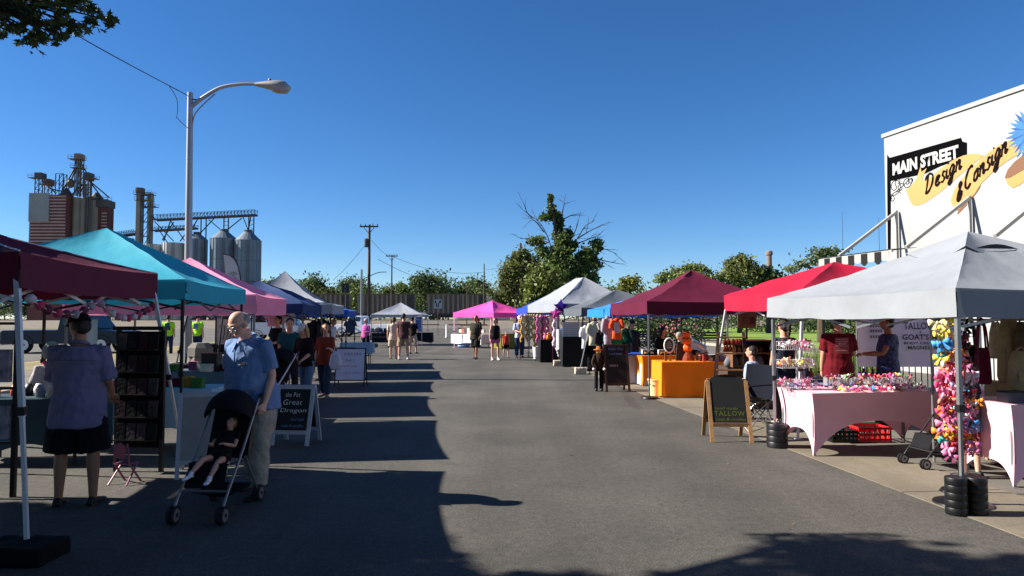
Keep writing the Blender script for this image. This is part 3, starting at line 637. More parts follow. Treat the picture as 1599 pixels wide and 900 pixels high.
MB().ball(h0 + Vector(((h1.x - h0.x) * .72, 0, -.16)), (.25, .17, .1)).build('lens', mat('lamp_lens', '8d8672', .2, .1), hd, True); MB().lathe([(.035, 0), (.04, .05), (.03, .09)], h0 + Vector(((h1.x - h0.x) * .42, 0, .07)), 10).build('photocell', BLACK, hd)
for dz in (.17,): MB().tube([(top.x - .1, 0, top.z - dz), (top.x + .22, 0, top.z - dz - .04)], .02, 6).build('wire_bolt', STEELB, t)
w = spline([at(70, 22, 13), at(130, 61, 14), at(200, 100, 15.5), at(262, 133, LY - .8), at(294, 150, LY)]); c0 = w[len(w) // 2].copy()
tag(MB().tube([q - c0 for q in w], .012, 5).build('power_line', BLACK, None, loc=c0), 'dark wire dropping from the tree to the street lamp top', 'wire')
w = spline([at(264, 134, LY - .6), at(276, 155, LY - .4), at(277, 178, LY - .3), at(276, 184, LY - .3), at(294, 201, LY - .05)]); c0 = w[len(w) // 2].copy()
tag(MB().tube([q - c0 for q in w], .009, 5).build('loose_wire', BLACK, None, loc=c0), 'loose looped wire hanging beside the street lamp pole', 'wire')
# feather flag
FY = 17.0; fl = at(352, 497, FY); t = thing('feather_flag', 'pale feather flag with small lettering behind the pink canopy', 'flag', (fl.x, FY, .0)); z0 = at(352, 440, FY).z
def ff(px, py): q = at(px, py, FY); return Vector((q.x - fl.x, 0, q.z))
edge = [ff(*q) for q in ((349.3, 397), (358, 399), (365, 404), (371, 414), (374, 426), (376, 440), (376, 470))]
poly = edge + [ff(353, 470), ff(352.5, 430), ff(351, 412)]
MB().prism(poly, (0, -.004, 0), (0, .004, 0)).build('flag', cloth('feather', 'ccd4cc', .35), t); MB().tube(spline(edge[::-1] + [ff(349, 396)]), .014, 6).build('pole_tip', STEELB, t); MB().tube([ff(376, 470), (ff(376, 470).x, 0, 0)], .02, 6).build('pole', STEELB, t)
mb = MB(); rng = random.Random(3)
for row, (y, xa, xb, hh) in enumerate(((425.5, 361, 369, .02), (428, 356, 373, .02), (431, 363, 367, .02), (434.5, 359, 371, .025), (439.5, 359, 375, .07))):
    x = xa
    while x < xb:
        wd = rng.uniform(.7, 1.4); a = ff(x, y); mb.box((a.x, -.008, a.z), (wd * FY / F_PX, .002, hh)); x += wd + .5 if row < 4 else wd + 2.2
mb.build('printed_lettering', mat('print_dark', '4a5450', .8), t)
# ================================================================== CANOPIES
def tent(label, near, far, depth, zb, vh, peak, cm, lm, slant=0.0, side=1, p=1.12, sag=.09, vent=None, ridge=0.0, z0=0.0, bow=.05, truss=True, peakcap=True, seam=None, legw=.035):
    """near / far: street-side eave corners (x, y); the canopy reaches 'depth' away from the street (side=+1 right row, -1 left row)"""
    n_, f_ = Vector((*near, 0)), Vector((*far, 0)); ax = (f_ - n_); w = ax.length; ax.normalize(); pr_ = Vector((ax.y, -ax.x, 0)) * side
    c = n_ + ax * w / 2 + pr_ * depth / 2; rz = atan2(ax.y, ax.x) - pi / 2
    t = thing('canopy_tent', label, 'canopy tent', (c.x, c.y, z0), rz)
    hw, hd = depth / 2, w / 2                        # local x = away / towards the street, local y = along the row
    zt = zb + vh; rnd = random.Random(int(abs(near[0] * 977 + near[1] * 131)))
    cor = [Vector((-hw, -hd, zt)), Vector((hw, -hd, zt)), Vector((hw, hd, zt)), Vector((-hw, hd, zt))]
    rl = ridge / 2
    top = [Vector((0, -rl, peak)), Vector((0, rl, peak))]
    tops = [(top[0], top[0]), (top[0], top[1]), (top[1], top[1]), (top[1], top[0])]
    mb = MB(); vb = MB(); NR, NS = 14, 30; off = rnd.uniform(0, 50)
    for k in range(4):
        a, b = cor[k], cor[(k + 1) % 4]; ta, tb = tops[k]; nrm = Vector(((a + b).x, (a + b).y, 0)).normalized()
        def fn(i, j, a=a, b=b, ta=ta, tb=tb, nrm=nrm):
            s, q = j, i; e = a.lerp(b, s); tp = ta.lerp(tb, s); base = e.lerp(tp, q); m_ = 4 * s * (1 - s)
            z = zt + (peak - zt) * q ** p - sag * m_ * sin(pi * min(1, q * 1.05)) - .02 * m_ * (1 - q)
            wr = noise.noise(Vector((base.x * 2.2 + off, base.y * 2.2, q * 3))) * .028 * (1 - .5 * q) + noise.noise(Vector((base.x * 6 + off, base.y * 6, q * 9))) * .011
            ed = min(s, 1 - s); wr += .011 * sin(ed * 95 + off) * math.exp(-ed * 7) * (1 - q) * min(1, q * 6)
            base = base - nrm * bow * m_ * (1 - q); return Vector((base.x, base.y, z + wr * (0 if q == 0 else 1)))
        mb.sheet(fn, NR, NS)
        def vf(i, j, a=a, b=b, nrm=nrm):
            e = a.lerp(b, j); m_ = 4 * j * (1 - j); wv = (.012 * sin(j * 17 + off) + .01 * noise.noise(Vector((j * 6, i * 2, off)))) * i
            q = e - nrm * (bow * m_ - .006 - wv); return Vector((q.x, q.y, zt - vh * i - .02 * m_ + .012 * noise.noise(Vector((j * 9, off, 3))) * i - .0006))
        vb.sheet(vf, 3, NS)
    cn = mb.build('canopy', cm, t, True); vb.build('valance', cm, t, True)
    if seam:
        for k in range(4):
            ta = tops[k][0]; pts = []
            for i in range(11):
                q = i / 10; e = cor[k].lerp(ta, q); pts.append((e.x, e.y, zt + (peak - zt) * q ** p + .006))
            MB().tube(pts, .008, 4).build('seam', seam, cn)
    if vent:
        q0 = 1 - (.42 if vent is not True else .24) / hw; ev = []
        for k in range(4):
            v_ = cor[k] * (1 - q0); ev.append(Vector((v_.x * 1.03, v_.y * 1.03, zt + (peak - zt) * q0 ** p + .025)))
        vm = MB()
        for k in range(4): vm.sheet(lambda i, j, a=ev[k], b=ev[(k + 1) % 4]: a.lerp(b, j).lerp(Vector((0, 0, peak + .04)), i) - Vector((0, 0, .10 * 4 * j * (1 - j) * (1 - i))), 4, 6)
        vm.build('vent_cap', cm, cn, True)
        for k in (0,) if vent is not True else ():
            a, b = ev[k] * .86, ev[(k + 1) % 4] * .86; a.z = b.z = ev[0].z - .03
            MB().sheet(lambda i, j: a.lerp(b, .15 + .7 * j) + Vector((0, 0, .05 * i * sin(pi * j) + .012)), 2, 6).build('mesh_vent', vent, cn, True)
    for k, cc in enumerate(cor):
        sx, sy = (1 if cc.x > 0 else -1), (1 if cc.y > 0 else -1); ins = .045
        tp = Vector((cc.x - sx * ins, cc.y - sy * ins, zt - .04)); ft = Vector((tp.x + sx * slant, tp.y + sy * slant, 0)); mid = ft.lerp(tp, .47)
        lg = MB(); lg.bar(mid - (tp - ft).normalized() * .04, tp, legw); lo = MB(); lo.bar(ft + Vector((0, 0, .01)), mid, legw * .74)
        g_ = lg.build('leg', lm, t); lo.build('lower_tube', lm, g_); MB().box(ft + Vector((0, 0, .008)), (.1, .1, .016)).build('foot_plate', lm, g_)
        MB().box(mid, (legw * 1.6, legw * 1.6, .06)).build('height_latch', BLACK, g_); MB().box(tp - Vector((0, 0, .04)), (legw * 1.7, legw * 1.7, .1)).build('corner_bracket', BLACK, g_)
    if truss:
        for k in range(4):
            a, b = cor[k].copy(), cor[(k + 1) % 4].copy(); inw = Vector((-(a + b).x, -(a + b).y, 0)).normalized() * .12; tr = MB(); z1, z2 = zt - .06, zt - .36
            for h in range(2):
                p0, p1 = a.lerp(b, h / 2 + .015), a.lerp(b, h / 2 + .485); pm_ = (p0 + p1) / 2
                tr.bar(Vector((p0.x, p0.y, z1)) + inw, Vector((p1.x, p1.y, z2)) + inw, .012, .026); tr.bar(Vector((p0.x, p0.y, z2)) + inw * 1.12, Vector((p1.x, p1.y, z1)) + inw * 1.12, .012, .026)
            tr.build('scissor_truss', lm, t)
        rf = MB()
        for k, cc in enumerate(cor):
            tp = tops[k][0]; rf.bar(Vector((cc.x * .95, cc.y * .95, zt - .12)), Vector((tp.x, tp.y, peak - .2)), .02)
        rf.bar((0, 0, peak - .05), (0, 0, zt - .3), .03); rf.build('rafters', lm, t)
    return t, cor
C_MAR = cloth('maroon_dark', '5a1430', .10); C_TEAL = cloth('teal', '2fa3bf', .22); C_PINK = cloth('pink', 'e590b2', .22); C_NAVY = cloth('navy', '1c3766', .12); C_WHT = cloth('white', '9da2ac', .25)
C_ROY = cloth('royal', '2a47c8', .2); C_HOT = cloth('hot_pink', 'f259ae', .25); C_GRY = cloth('slate', '5a6068', .15); C_BLU = cloth('azure', '2a7fe0', .2); C_MAG = cloth('burgundy', '570d2b', .10); C_RED = cloth('red', 'aa1434', .14); C_LGR = cloth('silver', '8d9299', .12)
VNT = mat('mesh_black', '33363b', .9, .1); TRIM = plastic('trim_white', 'cfcfd4')
# left row ---------------------------------------------------------
tent('dark maroon canopy with white slanted legs and a pompom garland', (-3.62, 5.02), (-3.95, 7.62), 2.55, 1.87, .27, 2.50, C_MAR, STEEL, .29, -1, seam=TRIM, vent=None)
tent('teal blue canopy with black legs beside the dark maroon one', (-3.93, 8.25), (-4.40, 11.3), 3.05, 1.88, .24, 2.91, C_TEAL, STEELB, 0, -1, p=1.0)
tent('dusty pink canopy between the teal and navy ones', (-4.38, 11.75), (-4.86, 14.75), 3.05, 1.72, .34, 2.80, C_PINK, STEELG, 0, -1)
tent('navy blue canopy with slanted black legs', (-4.72, 15.45), (-5.0, 18.0), 2.5, 1.76, .22, 2.55, C_NAVY, STEELB, .28, -1, p=.8)
tent('white canopy with a sharp high peak in the left row', (-4.88, 18.6), (-5.3, 21.6), 3.05, 1.78, .26, 3.02, C_WHT, STEELB, 0, -1, p=1.75)
tent('small blue canopy beyond the sharp white peak', (-5.35, 22.3), (-5.75, 25.3), 3.05, 1.70, .22, 2.35, cloth('blue_mid', '2f5fb4', .2), STEELB, 0, -1)
tent('white canopy standing alone at the far end of the street', (-5.35, 41.0), (-8.45, 41.0), 3.05, 1.72, .16, 2.62, C_WHT, STEEL, 0, 1)
# right row --------------------------------------------------------
tent('large white canopy over the pink tables with grey legs', (3.80, 5.86), (3.33, 8.92), 3.1, 1.66, .25, 2.58, C_LGR, STEELG, 0, 1, vent=VNT, sag=.05)
tent('bright red canopy with white slanted legs', (4.08, 9.65), (3.78, 12.2), 2.6, 1.78, .27, 2.56, C_RED, STEEL, .26, 1, p=.95)
tent('burgundy canopy over the orange tables', (2.78, 14.1), (2.47, 17.15), 3.05, 1.74, .26, 2.72, C_MAG, STEELG, 0, 1, vent=True, sag=.05)
tent('azure blue canopy low beside the burgundy one', (2.52, 17.6), (2.25, 20.4), 2.9, 1.68, .22, 2.32, C_BLU, STEELB, 0, 1)
tent('slate grey canopy over the black draped table', (2.12, 20.9), (1.78, 23.9), 3.05, 1.73, .24, 2.6, C_GRY, STEELB, 0, 1)
tent('tall long white canopy with a ridge and dark seam line', (1.62, 24.2), (.66, 28.8), 3.05, 1.88, .3, 3.22, C_WHT, STEELB, 0, 1, ridge=1.2, seam=mat('seam_grey', '777a82', .8))
tent('royal blue canopy behind the tall white ridge canopy', (.65, 29.4), (.2, 32.4), 3.05, 1.82, .26, 2.85, C_ROY, STEELB, 0, 1)
tent('hot pink canopy at the far end of the right row', (-.98, 36.4), (-3.3, 38.5), 3.05, 1.70, .26, 2.62, C_HOT, mat('steel_pinkish', 'd8a8c0', .4, .05), 0, 1)

# pompom garland on the maroon canopy -------------------------------
ga = [at(48, 467, 5.0), at(62, 477, 5.15), at(75, 484, 5.3), at(90, 489, 5.5), at(103, 491, 5.7), at(118, 491, 5.9), at(131, 485, 6.1), at(142, 479, 6.25), at(153, 472, 6.4)]
gb = [at(158, 474, 6.42), at(167, 483, 6.55), at(176, 490, 6.7), at(185, 495, 6.8), at(193, 497, 6.9), at(201, 497, 7.0), at(209, 495, 7.1), at(217, 491, 7.25), at(225, 487, 7.4), at(232, 483, 7.5), at(238, 478, 7.6)]
gl = thing('pompom_garland', 'string of grey, white and rose pompoms swagged under the maroon canopy', 'garland', ga[0])
PC = [fab('pom_white', 'b9b2ba'), fab('pom_grey', '8e8792'), fab('pom_rose', 'a8405e'), fab('pom_dusty', 'b07a8c'), fab('pom_plum', '6a3448')]
pomm = []
for q in range(3):
    b = MB(); b.ball((0, 0, 0), .036, 10, 7); rr = random.Random(q); b.v = [tuple(Vector(v) * rr.uniform(.84, 1.15)) for v in b.v]; pomm.append(b)
MB().tube([q - ga[0] for q in spline(ga)], .004, 4).build('string', WHITE, gl); MB().tube([q - ga[0] for q in spline(gb)], .004, 4).build('string', WHITE, gl)
for i, q in enumerate(ga + gb):
    pomm[i % 3].build('pompom', PC[(i * 7 + i // 3) % 5], gl, True, loc=q - ga[0])

# ================================================================== STALL FURNITURE HELPERS
def stretch_table(label, x, y, rz, w, d, h, cm, arch=.42, pinch=.05):
    t = thing('stretch_cloth_table', label, 'table', (x, y, 0), rz); hw, hd = w / 2, d / 2; mb = MB(); cs = [(-hw, -hd), (hw, -hd), (hw, hd), (-hw, hd)]
    for k in range(4):
        a, b = Vector((*cs[k], 0)), Vector((*cs[(k + 1) % 4], 0)); nr = Vector(((a + b).x, (a + b).y, 0)).normalized(); L_ = (b - a).length; ar = arch * min(1, L_ / 1.2 + .1)
        def fn(i, j):
            m_ = 1 - abs(2 * i - 1) ** 2.6; zb_ = ar * m_ + .0; z = h - (h - zb_) * j; q = a.lerp(b, i); pin = pinch * sin(pi * min(1, j * 1.0)) * (1 - m_ * .3) + .05 * m_ * j
            q = q - nr * pin; cx = (a + b) / 2; q = cx + (q - cx) * (1 - .06 * sin(pi * j) * (1 if L_ > 1 else 1.4)); return Vector((q.x, q.y, z))
        mb.sheet(fn, 22, 10)
    mb.sheet(lambda i, j: Vector((-hw + w * i, -hd + d * j, h + .001)), 4, 4)
    o = mb.build('stretch_cover', cm, t, True); lg = STEELG
    for sx, sy in ((-1, -1), (1, -1), (1, 1), (-1, 1)): MB().bar((sx * (hw - .045), sy * (hd - .045), 0), (sx * (hw - .06), sy * (hd - .06), h - .03), .028).build('leg', lg, t)
    return t
def draped_table(label, x, y, rz, w, d, h, cm, folds=9, amp=.012, hem=.03, skirt=None):
    t = thing('draped_table', label, 'table', (x, y, 0), rz); hw, hd = w / 2, d / 2; mb = MB(); cs = [(-hw, -hd), (hw, -hd), (hw, hd), (-hw, hd)]; rr = random.Random(int(x * 100 + y * 10)); ph = rr.uniform(0, 6)
    for k in range(4):
        a, b = Vector((*cs[k], 0)), Vector((*cs[(k + 1) % 4], 0)); nr = Vector(((a + b).x, (a + b).y, 0)).normalized()
        def fn(i, j):
            q = a.lerp(b, i); e = 4 * i * (1 - i); o_ = (amp * sin(i * folds * 2 + ph + .6 * sin(i * 9)) + amp * .7 * noise.noise(Vector((i * 7, ph, k)))) * j * min(1, e * 3 + .2) + .015 * j
            return Vector((q.x + nr.x * o_, q.y + nr.y * o_, h - (h - hem) * j + .012 * noise.noise(Vector((i * 5, ph + k, 1))) * j))
        mb.sheet(fn, 30, 6)
    mb.sheet(lambda i, j: Vector((-hw + w * i, -hd + d * j, h + .0005)), 4, 4); mb.build('tablecloth', cm, t, True)
    for sx, sy in ((-1, -1), (1, -1), (1, 1), (-1, 1)): MB().bar((sx * (hw - .08), sy * (hd - .08), 0), (sx * (hw - .08), sy * (hd - .08), h - .02), .026).build('leg', STEELG, t)
    return t
def folding_table(label, x, y, rz, w, d, h, m=WHITE, drop=0.0, cm=None):
    t = thing('folding_table', label, 'table', (x, y, 0), rz); MB().box((0, 0, h - .02), (w, d, .04)).build('table_top', m, t)
    for sx, sy in ((-1, -1), (1, -1), (1, 1), (-1, 1)): MB().bar((sx * (w / 2 - .12), sy * (d / 2 - .06), 0), (sx * (w / 2 - .12), sy * (d / 2 - .06), h - .04), .026).build('leg', STEELB, t)
    if cm:
        mb = MB(); hw, hd = w / 2 + .006, d / 2 + .006; cs = [(-hw, -hd), (hw, -hd), (hw, hd), (-hw, hd)]
        for k in range(4):
            a, b = Vector((*cs[k], 0)), Vector((*cs[(k + 1) % 4], 0)); nr = Vector(((a + b).x, (a + b).y, 0)).normalized()
            mb.sheet(lambda i, j: a.lerp(b, i) + nr * (.012 * sin(i * 21) * j + .01 * j) + Vector((0, 0, h + .004 - drop * j * (1 + .1 * sin(i * 8)))), 24, 4)
        mb.sheet(lambda i, j: Vector((-hw + 2 * hw * i, -hd + 2 * hd * j, h + .0045)), 2, 2); mb.build('tablecloth', cm, t, True)
    return t
def aframe(label, x, y, rz, w, h, fm, bm, spread=.5, arch=False, name='chalkboard_sign', tw=.05, legx=.0, lines=()):
    """two hinged boards; local -y side faces out"""
    t = thing(name, label, 'sign', (x, y, 0), rz); ang = atan2(spread / 2, h)
    for s in (-1, 1):
        Mx = Matrix.Rotation(-s * ang, 3, 'X')
        def P(u, z, o=0.0): return Mx @ Vector((u, s * .012 + s * o, z)) - Vector((0, -s * spread / 2 * 1.0, 0)) + Vector((0, 0, 0))
        # board plane leans inwards: bottom at +-spread/2, top at 0
        def Q(u, z, o=0.0): v = Vector((0, s, 0)); return Vector((u, s * (spread / 2 * (1 - z / h) + .012 + o), z))
        fr = MB(); lg = .14 if not arch else .2
        for sx in (-1, 1): fr.bar(Q(sx * (w / 2 - tw / 2), 0), Q(sx * (w / 2 - tw / 2), h - (0.03 if arch else 0)), tw, .022, up=(0, s, 0))
        if not arch: fr.bar(Q(-w / 2 + tw, h - tw / 2), Q(w / 2 - tw, h - tw / 2), .02, tw)
        fr.bar(Q(-w / 2 + tw, lg + tw / 2), Q(w / 2 - tw, lg + tw / 2), .02, tw); fr.build('frame', fm, t)
        z1 = h - tw if not arch else h - .03; pts = [Q(-w / 2 + tw * .9, lg + tw * .5), Q(w / 2 - tw * .9, lg + tw * .5), Q(w / 2 - tw * .9, z1)]
        if arch: pts += [Q((w / 2 - tw) * cos(pi * k / 10), z1 + .09 * sin(pi * k / 10)) for k in range(1, 10)]
        pts.append(Q(-w / 2 + tw * .9, z1)); bd = MB().prism(pts, (0, -s * .004, 0), (0, s * .004, 0)).build('board', bm, t)
        if s < 0:
            yd = (Q(0, 1) - Q(0, 0)).normalized()
            for (key, u, z, ww, hh, tm) in lines:
                place_text(key, 'writing', tm, bd, Q(u, z, .0065), (1, 0, 0), yd, ww, hh)
    MB().bar((-w / 2 + .02, 0, h - .01), (w / 2 - .02, 0, h - .01), .03, .02).build('hinge_bar', fm, t); return t
def camp_chair(label, x, y, rz, cm, group=None):
    t = thing('camp_chair', label, 'chair', (x, y, 0), rz, group); fr = MB(); sh, w = .44, .27
    for s in (-1, 1):
        fr.tube([(-w, s * .25, .02), (w, s * .25, sh)], .009, 6); fr.tube([(w, s * .25, .02), (-w, s * .25, sh)], .009, 6); fr.tube([(s * w, -.25, .02), (s * w, .25, sh)], .009, 6); fr.tube([(s * w, .25, .02), (s * w, -.25, sh)], .009, 6)
        fr.tube([(s * w, -.27, sh - .05), (s * w, -.36, .95)], .009, 6); fr.tube([(s * w, .25, sh - .05), (s * w, .26, .66)], .009, 6)
    fr.build('frame', STEELG, t)
    MB().sheet(lambda i, j: Vector((-w + 2 * w * i, -.26 + .5 * j, sh - .05 * 4 * i * (1 - i) + .03 * j)), 8, 6).build('seat', cm, t, True)
    MB().sheet(lambda i, j: Vector((-w + 2 * w * i, -.27 - .09 * j - .05 * 4 * i * (1 - i), sh + .0 + .5 * j)), 8, 6).build('backrest', cm, t, True)
    for s in (-1, 1): MB().box((s * w, -.03, .665), (.07, .56, .015)).build('armrest', cm, t)
    return t
def weight(label, p, m=BLACK, n=4, r=.12, hh=.075, group=None):
    t = thing('canopy_weight', label, 'weight', p, 0, group)
    for k in range(n):
        autosmooth(MB().lathe([(r * .96, 0), (r, .005), (r, hh - .008), (r * .96, hh)], (0, 0, k * hh), 20).build('weight_plate', m, t))
    return t
def crate(label, x, y, z, w, d, h, m, rz=0.0, name='plastic_crate'):
    t = thing(name, label, 'crate', (x, y, z), rz); mb = MB(); mb.box((0, 0, .008), (w, d, .016)); 
    for s in (-1, 1):
        for zz in (.02, h * .45, h - .03): mb.box((0, s * d / 2, zz + .015), (w, .012, .03)); mb.box((s * w / 2, 0, zz + .015), (.012, d, .03))
        for k in range(7): mb.box((-w / 2 + w * k / 6, s * d / 2, h / 2), (.02, .01, h)); mb.box((s * w / 2, -d / 2 + d * k / 6, h / 2), (.01, .02, h))
    mb.build('basket', m, t); MB().box((0, 0, h + .002), (w + .02, d + .02, .02)).build('rim', m, t) if False else None
    return t
def wheel(parent, c, r, w, axis='X', m=RUBBER, rim=STEELG):
    d = Vector((w / 2, 0, 0)) if axis == 'X' else Vector((0, w / 2, 0)); c = Vector(c)
    pts = []; wh = MB(); n = 18; Rr = r - w * .45
    ringp = [c + (Vector((0, cos(2 * pi * k / n), sin(2 * pi * k / n))) if axis == 'X' else Vector((cos(2 * pi * k / n), 0, sin(2 * pi * k / n)))) * Rr for k in range(n)]
    wh.tube(ringp, w * .45, 8, closed=True); o = wh.build('wheel', m, parent, True); MB().tube([c - d * .6, c + d * .6], Rr * .8, 14).build('rim', rim, o); MB().tube([c - d * .95, c + d * .95], Rr * .28, 10).build('hub', BLACK, o)
    return o
def stroller(label, x, y, rz, fm=SILVER, cm=None, hood=True, lie=0.0, s=1.0):
    """travels along local +y"""
    t = thing('stroller', label, 'stroller', (x, y, 0), rz); cm = cm or fab('stroller_black', '15161a'); w = .23
    for sx in (-1, 1):
        fr = MB(); fr.tube(spline([(sx * w, .40, .12), (sx * w, .34, .22), (sx * w, .02, .56), (sx * w, -.28, .92), (sx * w, -.36, 1.0)], 4), .013, 8); f_ = fr.build('side_frame', fm, t, True)
        MB().tube([(sx * w, -.33, .96), (sx * w, -.41, 1.03)], .02, 8, rnd=True).build('handle_grip', BLACK, f_)
        MB().tube([(sx * w, -.36, .12), (sx * w, -.05, .5)], .012, 8).build('rear_leg', fm, t)
        for yy in (.42, -.38):
            for dx in (-.025, .025): wheel(t, (sx * w + dx, yy, .082), .082, .03)
            MB().tube([(sx * w - .03, yy, .082), (sx * w + .03, yy, .082)], .012, 6).build('axle', BLACK, t)
    MB().tube([(-w, -.2, .3), (w, -.2, .3)], .01, 6).build('cross_bar', fm, t); MB().tube([(-w, .3, .26), (w, .3, .26)], .011, 6).build('foot_bar', fm, t)
    MB().sheet(lambda i, j: Vector((-w + .02 + (2 * w - .04) * i, -.13 + .36 * j, .46 - .05 * 4 * i * (1 - i) + .03 * j)), 8, 6).build('seat', cm, t, True)
    MB().sheet(lambda i, j: Vector((-w + .02 + (2 * w - .04) * i, -.13 - .2 * j - .05 * 4 * i * (1 - i), .46 + .5 * j)), 8, 6).build('backrest', cm, t, True)
    MB().sheet(lambda i, j: Vector((-w + .04 + (2 * w - .08) * i, .23 + .09 * j, .49 - .2 * j)), 6, 4).build('leg_panel', cm, t, True)
    bk = MB(); bk.sheet(lambda i, j: Vector((-w + .02 + (2 * w - .04) * i, -.3 + .45 * j, .2 - .08 * 4 * i * (1 - i) * 4 * j * (1 - j))), 8, 8); bk.build('basket', cm, t, True)
    if hood:
        hm = MB()
        hm.sheet(lambda i, j: Vector((-(w + .01) * cos(pi * i), -.30 + .06 + (.36 * cos(1.75 * j + .15) * .75 - .02) * (.35 + .65 * sin(pi * i)) * 1.0, .80 + (.05 + .22 * sin(pi * i)) * (sin(1.75 * j + .35) * .9 + .25))), 14, 8); hm.build('hood', cm, t, True)
    return t
# bows ------------------------------------------------------------------
BOWM = {k: mat('bow_' + k, c, .55, .25, 45, .1, 60) for k, c in dict(pink='ee86ac', rose='e0497e', white='eceaea', red='c3202e', yellow='efd24c', orange='ee8a2c', blue='3f8fd0', teal='3aa6a2', purple='8a4a9c', black='201a20', cream='f0e2a4', green='5f9a4a', mauve='b05a86', lilac='b9a3cf', coral='f08a72', wine='6e2038').items()}
def bow_mesh():
    mb = MB()
    for s in (-1, 1):
        mb.loft([((s * .05, 0, 0), .005, .016, (0, 1, 0), (0, 0, 1)), ((s * .25, -.03, .02), .10, .14, (0, 1, 0), (0, 0, 1)), ((s * .45, -.02, .03), .12, .24, (0, 1, 0), (0, 0, 1)), ((s * .5, 0, .02), .05, .2, (0, 1, 0), (0, 0, 1))], 6)
        mb.add([(s * .03, -.06, -.02), (s * .14, -.06, -.03), (s * .40, -.05, -.44), (s * .2, -.06, -.5)], [(0, 1, 2, 3)])
    mb.ball((0, -.07, 0), (.08, .07, .1), 6, 4); me = bpy.data.meshes.new('bow'); me.from_pydata(mb.v, [], mb.f); me.materials.append(BOWM['pink']); me.polygons.foreach_set('use_smooth', [True] * len(me.polygons)); return me
BOW = bow_mesh()
def bow(color, p, size, rz, tilt, label, group):
    o = link('hair_bow', BOW); o.location = p; o.rotation_euler = (tilt, random.uniform(-.4, .4), rz); o.scale = (size,) * 3
    o.material_slots[0].link = 'OBJECT'; o.material_slots[0].material = BOWM[color]; return tag(o, label, 'hair bow', group)
